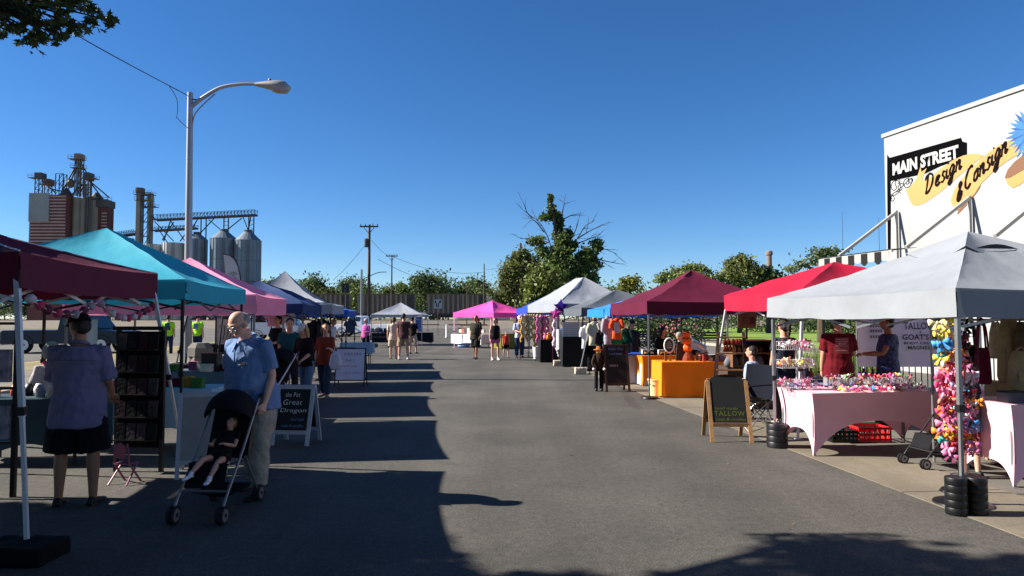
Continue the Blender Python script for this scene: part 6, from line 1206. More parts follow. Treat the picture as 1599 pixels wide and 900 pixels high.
# black draped table with price boards (slate canopy) and balloon stall
q = gr(905, 574); draped_table('tall black draped table under the slate canopy', q.x + .1, q.y + .55, R(5), 1.35, .7, 1.02, BLC, 8)
t = thing('price_board', 'white lined price boards standing on the black draped table', 'sign', (q.x + .05, q.y + .35, 1.02))
for k in range(2):
    p = MB().box((-.3 + .62 * k, 0, .25), (.6, .012, .5)).build('board', plastic('board_white', 'c9c5cc'), t); mb = MB()
    for j in range(6): mb.box((-.3 + .62 * k, -.009, .08 + .065 * j), (.5, .002, .012))
    mb.build('lines', mat('lines_grey', '8a8894', .8), p)
q = gr(872, 570); t = thing('foam_pool_tube', 'white foam tube wrapped on the tall white canopy leg', 'tube', (1.66, 24.16, .55)); autosmooth(MB().lathe([(.1, 0), (.1, .7), (.07, .7), (.07, 0)], n=14).build('tube', WHITE, t))
def star(label, p, r_, m, rz):
    t = thing('star_balloon', label, 'balloon', p, rz); mb = MB(); pts = []
    for k in range(10): a = pi / 2 + 2 * pi * k / 10; rr_ = r_ if k % 2 == 0 else r_ * .5; pts.append((rr_ * cos(a), 0, rr_ * sin(a)))
    mb.v = pts + [(0, -r_ * .32, 0), (0, r_ * .32, 0)]
    for k in range(10): mb.f += [(k, (k + 1) % 10, 10), ((k + 1) % 10, k, 11)]
    mb.build('foil', m, t); MB().tube([(0, 0, -r_ * .5), (.03, 0, -r_ * 2.2)], .004, 4).build('ribbon', WHITE, t)
FOILP = mat('foil_purple', '5a2a9a', .15, .05, 3, metal=.5); FOILK = mat('foil_pink', 'c0408a', .15, .05, 3, metal=.5)
star('purple star foil balloon on the tall white canopy corner', at(876, 480, 23.9), .3, FOILP, .4); star('pink star foil balloon below the purple one', at(868, 490, 23.8), .24, FOILK, -.5)
# lattice stands of garlands at the tall white canopy
def garland_stand(label, px, Y, cols_, w, z1, n):
    q = at(px, 560, Y); t = thing('garland_stand', label, 'display stand', (q.x, Y, 0)); mb = MB()
    for s in (-1, 1): mb.bar((s * w / 2, 0, 0), (s * w / 2, 0, z1), .03)
    for zz in (.1, z1 * .5, z1): mb.bar((-w / 2, 0, zz), (w / 2, 0, zz), .02)
    mb.build('frame', mat('steel_purple', '6a3050', .5), t)
    for k in range(n):
        x_ = -w / 2 + w * (k + .5) / n; L_ = rg.uniform(.7, 1.35); mb = MB(); pts = [(x_ + .03 * sin(i * 1.3 + k), -.05, z1 - L_ * i / 14) for i in range(15)]
        for i, pnt in enumerate(pts): mb.ball(pnt, (.045, .045, .06), 6, 4)
        mb.build('flower_garland', mat('lei_' + cols_[k % len(cols_)], cols_[k % len(cols_)], .8, .3, 30), t)
garland_stand('stand hung with gold and cream flower garlands', 831, 27.2, ['c8a050', 'd8c890', 'b8863a', 'a8b070', 'd0a868'], .95, 1.75, 9); garland_stand('stand hung with purple and pink flower garlands', 847, 26.2, ['b0508a', 'd890b0', '7a3a6a', 'c86a98'], .5, 1.7, 5); garland_stand('narrow stand of white and pink ribbons at the canopy leg', 868, 24.6, ['e0d0dc', 'd8a0c0', 'c8b8c8'], .22, 1.65, 3)
q = at(858, 555, 26); draped_table('black draped table of pink favours in the balloon stall', q.x + .1, 25.9, R(8), 1.0, .6, .85, BLC, 6)
for k in range(12):
    c = rg.choice(['pink', 'rose', 'white', 'red', 'orange']); p = Vector((q.x - .3 + rg.uniform(0, .85), 25.7 + rg.uniform(-.1, .3), .852)); o = MB().loft([((0, 0, 0), .05, .05), ((0, 0, .1), .06, .06), ((0, 0, .2), .02, .02), ((0, 0, .24), .05, .05)], 8).build('favour_bag', BOWM[c], None, True, loc=p); tag(o, 'small bright favour bag on the black balloon stall table', 'bag', 'favour bags on the balloon stall')
q = gr(838, 560); t = thing('white_planter', 'tall white pot with dark leaves beside the garland stand', 'planter', (q.x, q.y - .1, 0)); autosmooth(MB().lathe([(.13, 0), (.17, .5), (.15, .5)], n=14).build('pot', WHITE, t)); mb = MB()
for k in range(40):
    a = rg.uniform(0, 6.3); d = Vector((cos(a) * .2, sin(a) * .2, rg.uniform(.25, .6))); p = Vector((0, 0, .5)); n_ = Vector((-sin(a), cos(a), 0)) * .05; mb.add([p, p + d * .5 + n_, p + d, p + d * .5 - n_], [(0, 1, 2, 3)])
mb.build('leaves', mat('planter_leaf', '2c4028', .6, .3, 5, trans=.2), t)
# far pink canopy table
q = gr(712, 542); folding_table('white cloth table under the hot pink canopy', at(735, 530, 38.6).x, 38.6, R(-42), 2.4, .75, .74, WHITE, .5, cloth('tablewhite', 'd8d8d4', .1))
for k in range(10):
    c = rg.choice(['e8e4dc', '8a6a4a', 'c8c0b0', '4a4a4a', 'a85a4a']); u = -1.0 + .22 * k; a = R(-42); o = MB().box((0, 0, .15), (.2, .15, .3 * rg.uniform(.5, 1.2))).build('craft_box', fab('fc' + c, c), None, loc=(at(735, 530, 38.6).x + u * cos(a), 38.6 + u * sin(a), .77)); o.rotation_euler[2] = a; tag(o, 'small craft item on the white cloth table of the pink canopy', 'box', 'goods on the white cloth table')
draped_table('olive cloth table beside the hot pink canopy leg', at(795, 540, 37).x, 37.2, R(40), 1.6, .7, .8, fab('cloth_olive', '7a7428'), 7); t = thing('blue_tray', 'blue tub on the ground by the hot pink canopy', 'tub', gr(724, 543)); MB().loft([((0, 0, 0), .3, .2), ((0, 0, .14), .36, .25), ((0, 0, .14), .33, .22), ((0, 0, .02), .27, .17)], 16).build('tub', plastic('tub_blue', '6a84b8'), t, True)
# far white canopy tables and gear
folding_table('black cloth table under the far white canopy', at(650, 530, 42).x, 42.0, 0, 2.0, .75, .76, BLACK, .55, BLC); folding_table('dark table of goods beside the black wagon at the far canopy', at(598, 530, 41.6).x, 41.9, 0, 1.5, .7, .74, BLACK, .4, BLC)
for k in range(9):
    c = rg.choice(['2a2a30', '6a6a72', '3a4a6a', '8a8078']); o = MB().box((0, 0, .12), (.2, .2, .25)).build('gear_box', fab('gx' + c, c), None, loc=(at(590, 530, 41.6).x - .4 + .27 * k, 41.9 + rg.uniform(-.15, .15), .79)); tag(o, 'dark gear box on the tables under the far white canopy', 'box', 'gear on the far tables')
t = thing('hand_wagon', 'dark folding wagon standing before the far white canopy', 'wagon', (at(605, 545, 38).x - .3, 38.2, 0)); MB().box((0, 0, .45), (1.1, .5, .3)).build('tub', fab('wagon_black', '1a1a1e'), t); 
for sx in (-1, 1):
    for sy in (-1, 1): wheel(t, (sx * .42, sy * .24, .12), .12, .05, 'Y')
MB().tube([(-.55, 0, .4), (-.95, 0, .9)], .015, 6).build('handle', BLACK, t)
t = thing('blue_poster_panel', 'tall blue and white poster panel at the far white canopy corner', 'poster', at(654, 545, 41.3) * 1.0); t.location.z = 0; zz = at(654, 505, 41.3).z; MB().box((0, 0, zz), (.42, .02, 1.0)).build('panel', mat('poster_blue', '4a6aa8', .6, .9, 9), t); MB().bar((0, .03, 0), (0, .03, zz), .03).build('post', BLACK, t)

# ================================================================== LEFT ROW GOODS
# black display rack behind the man in lavender
q = at(212, 700, 7.35); t = thing('display_rack', 'tall black display rack of dark packets behind the man in lavender', 'display rack', (q.x - .02, 7.45, 0), R(-3)); RKW, RKH = .50, 1.53
for s in (-1, 1): MB().bar((s * RKW / 2, 0, 0), (s * RKW / 2, 0, RKH), .04).build('upright', BLACK, t)
MB().box((0, .02, .88), (RKW - .04, .02, 1.25)).build('back_panel', fab('rack_black', '0b0b0e'), t); MB().box((0, 0, RKH + .01), (RKW + .06, .14, .04)).build('header', BLACK, t)
for k in range(5): MB().box((0, -.06, .35 + .24 * k), (RKW - .05, .12, .012)).build('shelf', BLACK, t)
for k in range(5):
    for j in range(4):
        c = rg.choice(['2a2024', '3a2c32', '1c1c22', '341c24', '443e42', '1c2424']); o = MB().box((0, 0, .085), (.095, .03, .17)).build('packet', fab('pk' + c, c, .5), None, loc=(q.x - .18 + .112 * j, 7.37, .358 + .24 * k)); o.rotation_euler[0] = -.12; tag(o, 'dark printed packet on the black display rack', 'packet', 'packets on the black rack')
q = at(12, 640, 6.3); t = thing('black_rack_post', 'black upright rack frame at the maroon canopy edge', 'rack', (q.x, 6.4, 0), R(5)); 
for s in (0, 1): MB().bar((-.5 * s, 0, 0), (-.5 * s, 0, 1.62), .04).build('upright', BLACK, t)
for zz in (.5, 1.0, 1.6): MB().bar((-.5, 0, zz), (0, 0, zz), .025).build('rail', BLACK, t)
for k in range(6):
    c = rg.choice(['5a5260', '3a3a44', '8a8490']); o = MB().box((0, 0, .15), (.14, .05, .3)).build('hanging_packet', fab('pk' + c, c, .5), None, loc=(q.x - .1 - .16 * (k % 3), 6.36, 1.06 - .52 * (k // 3))); tag(o, 'pale packet hanging on the black rack frame', 'packet', 'packets on the rack frame')
q = gr(72, 700); folding_table('dark teal cloth table under the maroon canopy', at(72, 650, 8.0).x - .1, 8.0, R(4), 1.35, .6, .74, WHITE, .55, cloth('teal_dark', '2a4450', .05))
for k in range(9):
    c = rg.choice(['e0dcd8', 'c84a2c', '2a2a30', 'd8c0b0', '8a8a94']); o = MB().loft([((0, 0, 0), .05, .04), ((0, 0, .08), .055, .045), ((0, 0, .14), .03, .02)], 9).build('stall_jar', plastic('sj' + c, c), None, True, loc=(at(72, 650, 8.0).x - .65 + .13 * k, 7.9 + rg.uniform(-.12, .2), .746)); tag(o, 'small jar on the dark teal table under the maroon canopy', 'jar', 'jars on the dark teal table')
t = thing('hanging_cloth', 'white cloth hanging behind the maroon canopy front leg', 'cloth', (at(30, 560, 7.7).x, 8.9, 0)); zt2 = 1.64; MB().sheet(lambda i, j: Vector((-.14 + .28 * i, .02 * sin(i * 9), .55 + (zt2 - .55) * j)), 12, 2).build('cloth', cloth('panel_white', 'd8d8dc', .2), t, True); MB().tube([(-.16, 0, zt2), (.16, 0, zt2)], .01, 6).build('rod', STEELG, t); MB().tube([(0, .03, 0), (0, .03, zt2)], .012, 6).build('post', STEELG, t)
q = gr(183, 760); t = thing('pink_doll_chair', 'small pink folding doll chair on the ground by the rack', 'chair', (q.x, q.y + .15, 0), R(170)); PKP = plastic('doll_pink', '8a4a64'); mb = MB()
for s in (-1, 1): mb.tube([(s * .09, -.1, 0), (s * .085, .06, .2), (s * .07, .08, .4)], .01, 6); mb.tube([(s * .1, .12, 0), (s * .085, -.06, .2)], .01, 6)
mb.build('frame', PKP, t); MB().box((0, 0, .2), (.17, .15, .012)).build('seat', PKP, t); MB().prism([(-.06, .08, .26), (.06, .08, .26), (.07, .09, .38), (0, .09, .42), (-.07, .09, .38)], (0, 0, 0), (0, .01, 0)).build('backrest', PKP, t)
o = remesh(MB().box((0, 0, .06), (.5, .34, .12)).build('foot_weight', fab('weightbag_black', '0c0c0f'), None, True, loc=(-3.36, 4.76, 0)), .02, 6, .03); tag(o, 'black weight bag on the maroon canopy front leg foot', 'weight')
# teal canopy tables
folding_table('light blue cloth table under the teal canopy', at(270, 640, 8.7).x - .25, 8.85, R(6), 1.5, .7, .76, WHITE, .5, LBC); folding_table('long table of boxed goods under the teal canopy', at(310, 600, 10.6).x - .2, 10.9, R(6), 1.9, .75, .82, WHITE, .35, cloth('slate_cloth', '4a6070', .05))
bxc = [('8a2420', 'red'), ('a8a4a0', 'white'), ('a04a70', 'pink'), ('3f6a38', 'green'), ('a8823a', 'yellow'), ('5a2438', 'plum')]
for k in range(18):
    c, nm = bxc[(k * 5 + k // 6) % 6]; far_ = k < 10; p = Vector((at(310, 600, 10.6).x - 1.0 + .19 * k, 10.75 + rg.uniform(-.2, .2), .828)) if far_ else Vector((at(270, 640, 8.7).x - .9 + .17 * (k - 10), 8.85 + rg.uniform(-.2, .25), .768)); w_, h_ = rg.uniform(.1, .18), rg.uniform(.04, .13)
    t = thing('gift_box', nm + (' gift box on the long table under the teal canopy' if far_ else ' gift box on the light blue table'), 'box', p, rg.uniform(-.3, .3), 'gift boxes on the long table' if far_ else 'gift boxes on the light blue table'); MB().box((0, 0, h_ / 2), (w_, w_ * .8, h_)).build('box', fab('gift' + c, c, .2), t); MB().box((0, 0, h_ + .01), (w_ * 1.04, w_ * .84, .02)).build('lid', fab('gift' + c, c), t)
o = MB().sheet(lambda i, j: Vector((-.3 + .6 * i, -.2 + .4 * j, .01 + .03 * sin(i * 7) * sin(j * 5) + .03)), 10, 8).build('white_cloth', fab('cloth_white', 'd0ced0'), None, True, loc=(at(345, 580, 11.2).x, 11.2, .828)); tag(o, 'crumpled white cloth on the long table end', 'cloth')
q = gr(312, 598); t = thing('concrete_bin', 'grey concrete litter bin with slanted sides beyond the teal canopy', 'litter bin', (q.x, q.y, 0)); t.scale = (.72, .72, .85); CB = mat('bin_concrete', '6e6b64', .85, .12, 4, .1); MB().loft([((0, 0, 0), .48, .44), ((0, 0, .75), .5, .46), ((0, 0, .78), .5, .46)], 4).build('body', CB, t); MB().loft([((0, 0, .8), .47, .43), ((0, 0, 1.05), .45, .4), ((0, 0, 1.2), .3, .26)], 8).build('lid', CB, t)
for s in (-1, 1): MB().bar((s * .46, -.3, 0), (s * .38, -.2, .9), .05).build('side_rail', BLACK, t)
# dark draped goods and sign behind pink canopy
t = thing('painted_canvas', 'pale poster board with a green leaf drawing behind the pink canopy', 'poster', (at(345, 520, 20).x, 20.5, 0)); z_ = at(345, 520, 20.5).z; MB().box((0, 0, z_), (.75, .02, .8)).build('panel', mat('canvas', 'c8a89c', .85, .12, 3), t); mb = MB()
for k in range(5): stroke(mb, spline([(-.25 + .1 * k, -.014, z_ - .2), (-.2 + .1 * k, -.014, z_), (-.24 + .13 * k, -.014, z_ + .22)], 4), .03, (0, -1, 0))
mb.build('drawing', mat('drawing_green', '4a5a44', .85), t); MB().bar((0, .03, 0), (0, .03, z_), .04).build('post', BLACK, t)
draped_table('black draped table in the open behind the pink canopy', at(345, 545, 19.5).x, 19.6, R(5), 1.9, .7, .92, BLC, 8); t = thing('black_box', 'black box standing on the table under the teal canopy', 'box', (at(326, 580, 10.6).x, 10.7, .828)); MB().box((0, 0, .13), (.24, .2, .26)).build('box', BLACK, t); MB().box((0, 0, .27), (.25, .21, .02)).build('lid', BLACK, t)
# navy / white peak stalls
garment('black tee hung at the white peaked canopy front', 502, 497, 545, 22, 20.6, fab('tee_black', '121216'), fab('tee_print', '2c2c34')); garment('second black tee hung under the white peaked canopy', 490, 500, 548, 20, 21.0, fab('tee_black2', '16141a')); garment('pink top hung inside the navy canopy', 424, 485, 510, 14, 17.6, fab('top_pinkish', 'd88aa8')); garment('white top hung inside the navy canopy', 452, 484, 525, 12, 17.8, fab('top_white2', 'd8d4da')); garment('small pink shirt hung inside the navy canopy', 438, 486, 508, 12, 17.7, fab('top_pink3', 'c8708e')); garment('dark shirt hung beside the blue canopy leg', 547, 500, 520, 14, 24.8, fab('shirt_slate', '3a4a5a'))
folding_table('pale blue table beside the woman in white', at(556, 545, 24).x, 24.2, R(6), 1.1, .7, .78, LBC, .35, LBC); folding_table('dark table behind the whiteboard sign', at(525, 560, 20).x - .3, 20.6, R(6), 1.3, .7, .76, BLACK, .5, BLC)
folding_table('dark cloth table inside the pink canopy', -6.2, 13.2, R(6), 1.8, .7, .76, BLACK, .55, BLC); folding_table('grey cloth table inside the navy canopy', -6.2, 16.8, R(6), 1.6, .7, .76, BLACK, .55, GRC)
# strollers and the toddler
SX, SY = -2.50, 5.93; SR = R(178)
stroller('black stroller with silver frame carrying a toddler', SX, SY, SR, STEELG).scale = (.86, .9, .92)
fwd_ = Vector((-sin(SR), cos(SR)))
person('toddler with bare legs and white socks reclining in the stroller', SX - fwd_.x * .02, SY - fwd_.y * .02, 178, .80, sit=.40, lean=-38, lL=((.12, 1, -.0), (.0, .8, -.5)), lR=((.12, 1, .1), (.1, .8, -.4)), aL=((.1, .2, -1), (-.35, .9, -.3)), aR=((.1, .2, -1), (-.35, .9, -.3)), hy=-25, top=topd(fab('romper', '1c1819'), sleeve=.5), bot=dict(m=fab('romper', '1c1819'), kind='shorts', len=.4), hair=('short', 'auburn'), shoes='d8d8dc', socks='d8d8dc', vox=.014)
q = gr(478, 634); stroller('dark stroller with white trim pushed by the woman in the cream cap', q.x - .42, q.y - .62, R(155), STEEL)
t = thing('shopping_bag', 'white plastic shopping bag hanging from the hand of the rust-top woman', 'bag', gr(507, 622) + Vector((.30, -.32, .62))); remesh(MB().loft([((0, 0, 0), .09, .06), ((0, 0, .1), .14, .09), ((0, 0, .28), .1, .06), ((0, 0, .36), .03, .03)], 12).build('bag', cloth('bag_white', 'd8dce4', .35), t, True), .014, 2, .03, .06)
for s in (-1, 1): MB().tube(spline([(s * .03, 0, .34), (s * .02, 0, .43), (0, 0, .48)], 4), .006, 5).build('handle', cloth('bag_white', 'd8dce4'), t)
# ================================================================== VEHICLES (mostly hidden by the stalls)
def car(label, x, y, rz, L_, W_, H_, m, kind='pickup', wr=.36):
    t = thing('parked_' + kind, label, kind, (x, y, 0), rz); h = L_ / 2
    if kind == 'pickup': pr = [(-h, .45), (-h, 1.0), (-h + .1, 1.08), (-h * .12, 1.08), (-h * .08, 1.1), (-.05 * h, H_ - .05), (.02 * h, H_), (.3 * h, H_), (.36 * h, H_ - .06), (.56 * h, 1.12), (.95 * h, 1.02), (h, .85), (h, .45)]
    else: pr = [(-h, .42), (-h, 1.0), (-h * .92, 1.15), (-h * .8, H_ - .06), (-h * .7, H_), (.2 * h, H_), (.28 * h, H_ - .05), (.5 * h, 1.1), (.94 * h, .98), (h, .8), (h, .42)]
    w2 = W_ / 2; bd = MB(); n = len(pr)
    rings = []
    for yy, k in ((-w2, .94), (-w2 * .96, 1), (w2 * .96, 1), (w2, .94)):
        for (a, b) in pr: bd.v.append((a * (1 - .01 * (k < 1)), yy * (1 - .10 * max(0, (b - 1.1)) / .6), b * (1 if k == 1 or b < .5 else .985)))
    for r_ in range(3):
        for k in range(n): bd.f.append((r_ * n + k, r_ * n + (k + 1) % n, (r_ + 1) * n + (k + 1) % n, (r_ + 1) * n + k))
    bd.f.append(tuple(reversed(range(n)))); bd.f.append(tuple(range(3 * n, 4 * n))); autosmooth(bd.build('body', m, t), 35)
    for s in (-1, 1):
        yy = s * (w2 * .94 + .0); z0_, z1_ = 1.14, H_ - .1
        wins = ((-.02, .14), (.17, .36)) if kind == 'pickup' else ((-.7, -.4), (-.35, -.02), (.03, .3))
        for a, b in wins: MB().prism([(a * h, yy, z0_), (b * h + .18, yy, z0_), (b * h - .05, yy * .95, z1_), (a * h + .03, yy * .95, z1_)], (0, -.03, 0), (0, .03, 0)).build('window', GLASSD, t)
        for fx in (-.62, .62):
            o = wheel(t, (fx * h, s * (w2 - .1), wr), wr, .24, 'Y', RUBBER, SILVER); MB().tube([(fx * h, s * (w2 - .02), wr), (fx * h, s * (w2 + .012), wr)], wr * .62, 16).build('hubcap', SILVER, o)
            MB().tube([(fx * h + (wr + .05) * cos(pi * k / 10), s * (w2 + .005), wr + (wr + .05) * sin(pi * k / 10)) for k in range(11)], .025, 5).build('wheel_arch', BLACK, t)
        MB().box((h - .02, s * w2 * .72, .82), (.06, .32, .16)).build('headlight', mat('lamp_glass', 'd0d4d8', .1), t); MB().box((-h + .01, s * w2 * .86, .88), (.05, .16, .3)).build('tail_light', plastic('tail_red', '8c1418', .2), t); MB().box((.34 * h, s * (w2 + .08), 1.14), (.1, .16, .13)).build('mirror', BLACK, t); MB().box((.08 * h, s * (w2 + .004), .98), (.18, .02, .03)).build('door_handle', BLACK, t)
    MB().prism([(.385 * h, -w2 * .8, H_ - .13), (.385 * h, w2 * .8, H_ - .13), (.555 * h, w2 * .86, 1.15), (.555 * h, -w2 * .86, 1.15)], (.0, 0, 0), (.02, 0, .02)).build('windscreen', GLASSD, t)
    for s in (-1, 1): MB().box((s * h, 0, .5), (.12, W_ * .94, .2)).build('bumper', SILVER if kind == 'pickup' else BLACK, t)
    return t
PBL = mat('car_blue', '0d1626', .25, .03, 2, metal=.2); PWH = mat('car_white', 'd8dade', .25, .03, 2)
q = gr(58, 552); car('dark blue pickup parked beyond the maroon stall', q.x + 1.2, q.y + .8, R(4), 5.6, 1.95, 1.9, PBL, 'pickup', .4)
q = gr(560, 520); car('white pickup parked beyond the left row of canopies', -13.2, 61, R(170), 5.6, 1.95, 1.85, PWH, 'pickup', .39)
car('white van parked far beyond the navy canopy', -17.5, 52, R(8), 5.0, 1.95, 1.95, PWH, 'van', .36)
# ================================================================== TREES AND PLANTS
def leafmat(name, c, trans=.3, isl=.45): return mat('leaf_' + name, c, .55, .25, .6, 0, 1, 0, trans, .3, isl)
BARK = mat('bark', '4a3d33', .9, .25, 4, .4, 20); BARKD = mat('bark_dead', '41372f', .9, .2, 4)
LF = [leafmat('dark', (.06, .092, .030)), leafmat('mid', (.09, .125, .034)), leafmat('olive', (.115, .13, .036)), leafmat('light', (.14, .175, .04))]
def leaf(mb, p, size, rng, up=.35, shape=4):
    n_ = Vector((rng.gauss(0, 1), rng.gauss(0, 1), rng.gauss(0, 1) + up)).normalized(); a = n_.orthogonal().normalized(); a.rotate(Matrix.Rotation(rng.uniform(0, 6.28), 3, n_)); b = n_.cross(a); s = size * rng.uniform(.6, 1.25)
    k = len(mb.v)
    if shape == 4:
        mb.v += [tuple(p - a * s), tuple(p + b * s * .55 - a * s * .1), tuple(p + a * s), tuple(p - b * s * .55 - a * s * .1)]; mb.f.append((k, k + 1, k + 2, k + 3))
    else:                                            # lobed leaf
        pr = [(-1, 0), (-.35, .22), (-.3, .62), (.05, .32), (.3, .55), (.45, .2), (1, 0), (.45, -.2), (.3, -.55), (.05, -.32), (-.3, -.62), (-.35, -.22)]
        mb.v += [tuple(p + a * s * x + b * s * y + n_ * s * .15 * abs(y)) for x, y in pr]; mb.f.append(tuple(range(k, k + 12)))
def blob(mb, c, r, n, size, rng, up=.35):
    c = Vector(c)
    for _ in range(n):
        d = Vector((rng.gauss(0, .5), rng.gauss(0, .5), rng.gauss(0, .5)))
        leaf(mb, c + Vector((d.x * r[0], d.y * r[1], d.z * r[2])), size, rng, up)
def trunk_limbs(H, r0, tips, rng, split=.4):
    mb = MB(); mb.tube(spline([(0, 0, -.1), (.03 * H * rng.uniform(-1, 1), 0, H * .25), (.04 * H * rng.uniform(-1, 1), .02 * H, H * .6), (0, 0, H * .9)], 3), [r0 * (1 - .85 * i / 9) for i in range(10)], 8)
    for tp in tips:
        tp = Vector(tp); b0 = Vector((0, 0, min(tp.z * .6, H * .75) * rng.uniform(.75, 1))); mid = b0.lerp(tp, .5) + Vector((0, 0, .05 * H)); mb.tube(spline([b0, mid, tp], 3), [r0 * .42 * (1 - .8 * i / 6) for i in range(7)], 6)
    return mb
# ---- far tree line: five kinds, each copied as whole trees
def crown_mesh(seed, kind, H, W, n, size):
    rng = random.Random(seed); mb = MB(); tips = []
    nb = 13 if kind != 'tall' else 10
    for k in range(nb):
        a = rng.uniform(0, 6.28); rr = rng.uniform(.1, 1) * W * .34; z = H * rng.uniform(.30, .86); rr *= 1.25 - abs(z / H - .5) * 1.1; c = Vector((rr * cos(a), rr * sin(a), z)); tips.append(c); s = rng.uniform(.14, .24) * W
        blob(mb, c, (s * 1.25, s * 1.25, s * rng.uniform(.7, 1.1) * (1.5 if kind == 'tall' else 1)), n // nb, size, rng)
    return mb, trunk_limbs(H, .045 * H * .5, tips[:7], rng)
protos = []
for k, (kind, H, W, m) in enumerate((('round', 13, 12, 0), ('round', 11, 13, 1), ('tall', 15, 9, 0), ('round', 9.5, 10, 2), ('tall', 12, 8, 1))):
    c, tr = crown_mesh(40 + k, kind, H, W, 2300, .42); root = thing('far_tree', 'x', 'tree'); o1 = c.build('crown', LF[m], root); o2 = tr.build('trunk', BARK, root); protos.append(root)
LBL = ['broad dark tree in the tree line behind the train', 'spreading mid-green tree in the tree line behind the train', 'tall dark tree in the tree line behind the train', 'low olive tree in the tree line behind the train', 'tall mid-green tree in the tree line behind the train']
LBR = ['broad dark tree beyond the park lawn', 'spreading mid-green tree beyond the park lawn', 'tall dark tree beyond the park lawn', 'low olive tree beyond the park lawn', 'tall mid-green tree beyond the park lawn']
rt = random.Random(21); used = set(); spots = []
px = 395
while px < 830:                                      # behind the train
    spots.append((px + rt.uniform(-4, 4), rt.uniform(188, 240), rt.choice([0, 1, 2, 3, 4, 1, 0]), rt.uniform(.9, 1.25), 0)); px += rt.uniform(11, 20)
for k in range(14): spots.append((rt.uniform(395, 830), rt.uniform(250, 300), rt.choice([0, 1, 2]), rt.uniform(1.0, 1.35), 0))
px = -60
while px < 395:                                      # low trees on the left, beyond the bins
    spots.append((px, rt.uniform(215, 260), rt.choice([0, 1, 3]), rt.uniform(.8, 1.05), 2)); px += rt.uniform(14, 24)
px = 930
while px < 1420:
    spots.append((px, rt.uniform(150, 215), rt.choice([0, 1, 3, 4, 1]), rt.uniform(.75, 1.0), 1)); px += rt.uniform(13, 24)
for i, (px, Y, k, s, side) in enumerate(spots):
    if k not in used: used.add(k); o = protos[k]
    else: o = copy_tree(protos[k])
    o.location = ((px - 799.5) * Y / F_PX, Y, 0); o.rotation_euler[2] = rt.uniform(0, 6.28); o.scale = (s, s, s * rt.uniform(.9, 1.1))
    o['label'] = (LBL, LBR, [q_.replace('in the tree line behind the train', 'beyond the grain elevator') for q_ in LBL])[side][k]; o['group'] = ('tree line behind the train', 'trees beyond the park lawn', 'trees beyond the grain elevator')[side]
# ---- big tree with bare branches, built in its own plane of about 60 m
TY = 58.0; tk = TY / F_PX
def tp_(px, py, dy=0.0): q = at(px, py, TY); return Vector((q.x, dy, q.z))
def pixtree(label, base_px, blobs, limbs, m, name='tree', dead=(), size=.20, dens=1.0, Y=None, seed=1):
    rng = random.Random(seed); b0 = at(base_px, 500, TY); t = thing(name, label, 'tree', (b0.x, TY, 0)); o_ = Vector((b0.x, 0, 0)); mb = MB()
    for (x, y, rx, ry, n) in blobs:
        c = tp_(x, y, rng.uniform(-1, 1) * 1.2) - o_; blob(mb, c, (rx * tk * 1.3, rx * tk, ry * tk * 1.25), int(n * dens * 1.25), size, rng)
    mb.build('crown', m, t); tb = MB()
    for l in limbs: 
        pts = spline([tp_(*q) - o_ if q[1] < 495 else Vector((tp_(q[0], 495).x - o_.x, 0, 0)) for q in l], 4); tb.tube(pts, [.3 * (1 - .8 * i / len(pts)) * (1 if l[0][1] >= 495 else .45) for i in range(len(pts))], 7)
    tb.build('trunk', BARK, t)
    if dead:
        db = MB()
        for l in dead:
            pts = spline([tp_(q[0], q[1], rng.uniform(-.6, .6)) - o_ for q in l], 4); r_ = .06 if len(l) > 2 else .04; db.tube(pts, [r_ * (1 - .8 * i / len(pts)) for i in range(len(pts))], 5)
            for i in range(3, len(pts), 2):
                for _ in range(1):
                    d = (pts[i] - pts[i - 1]).normalized(); d = (d + Vector((rng.gauss(0, .5), rng.gauss(0, .5), rng.gauss(.1, .4)))).normalized(); L_ = rng.uniform(.6, 1.5); q2 = pts[i] + d * L_; db.tube([pts[i], pts[i] + d * L_ * .5 + Vector((0, 0, rng.uniform(-.1, .1))), q2], [.024, .017, .008], 4)
                    d2 = (d + Vector((rng.gauss(0, .5), rng.gauss(0, .4), rng.gauss(.1, .4)))).normalized(); db.tube([pts[i] + d * L_ * .6, pts[i] + d * L_ * .6 + d2 * .7], [.015, .006], 4)
        db.build('dead_branches', BARKD, t)
    return t
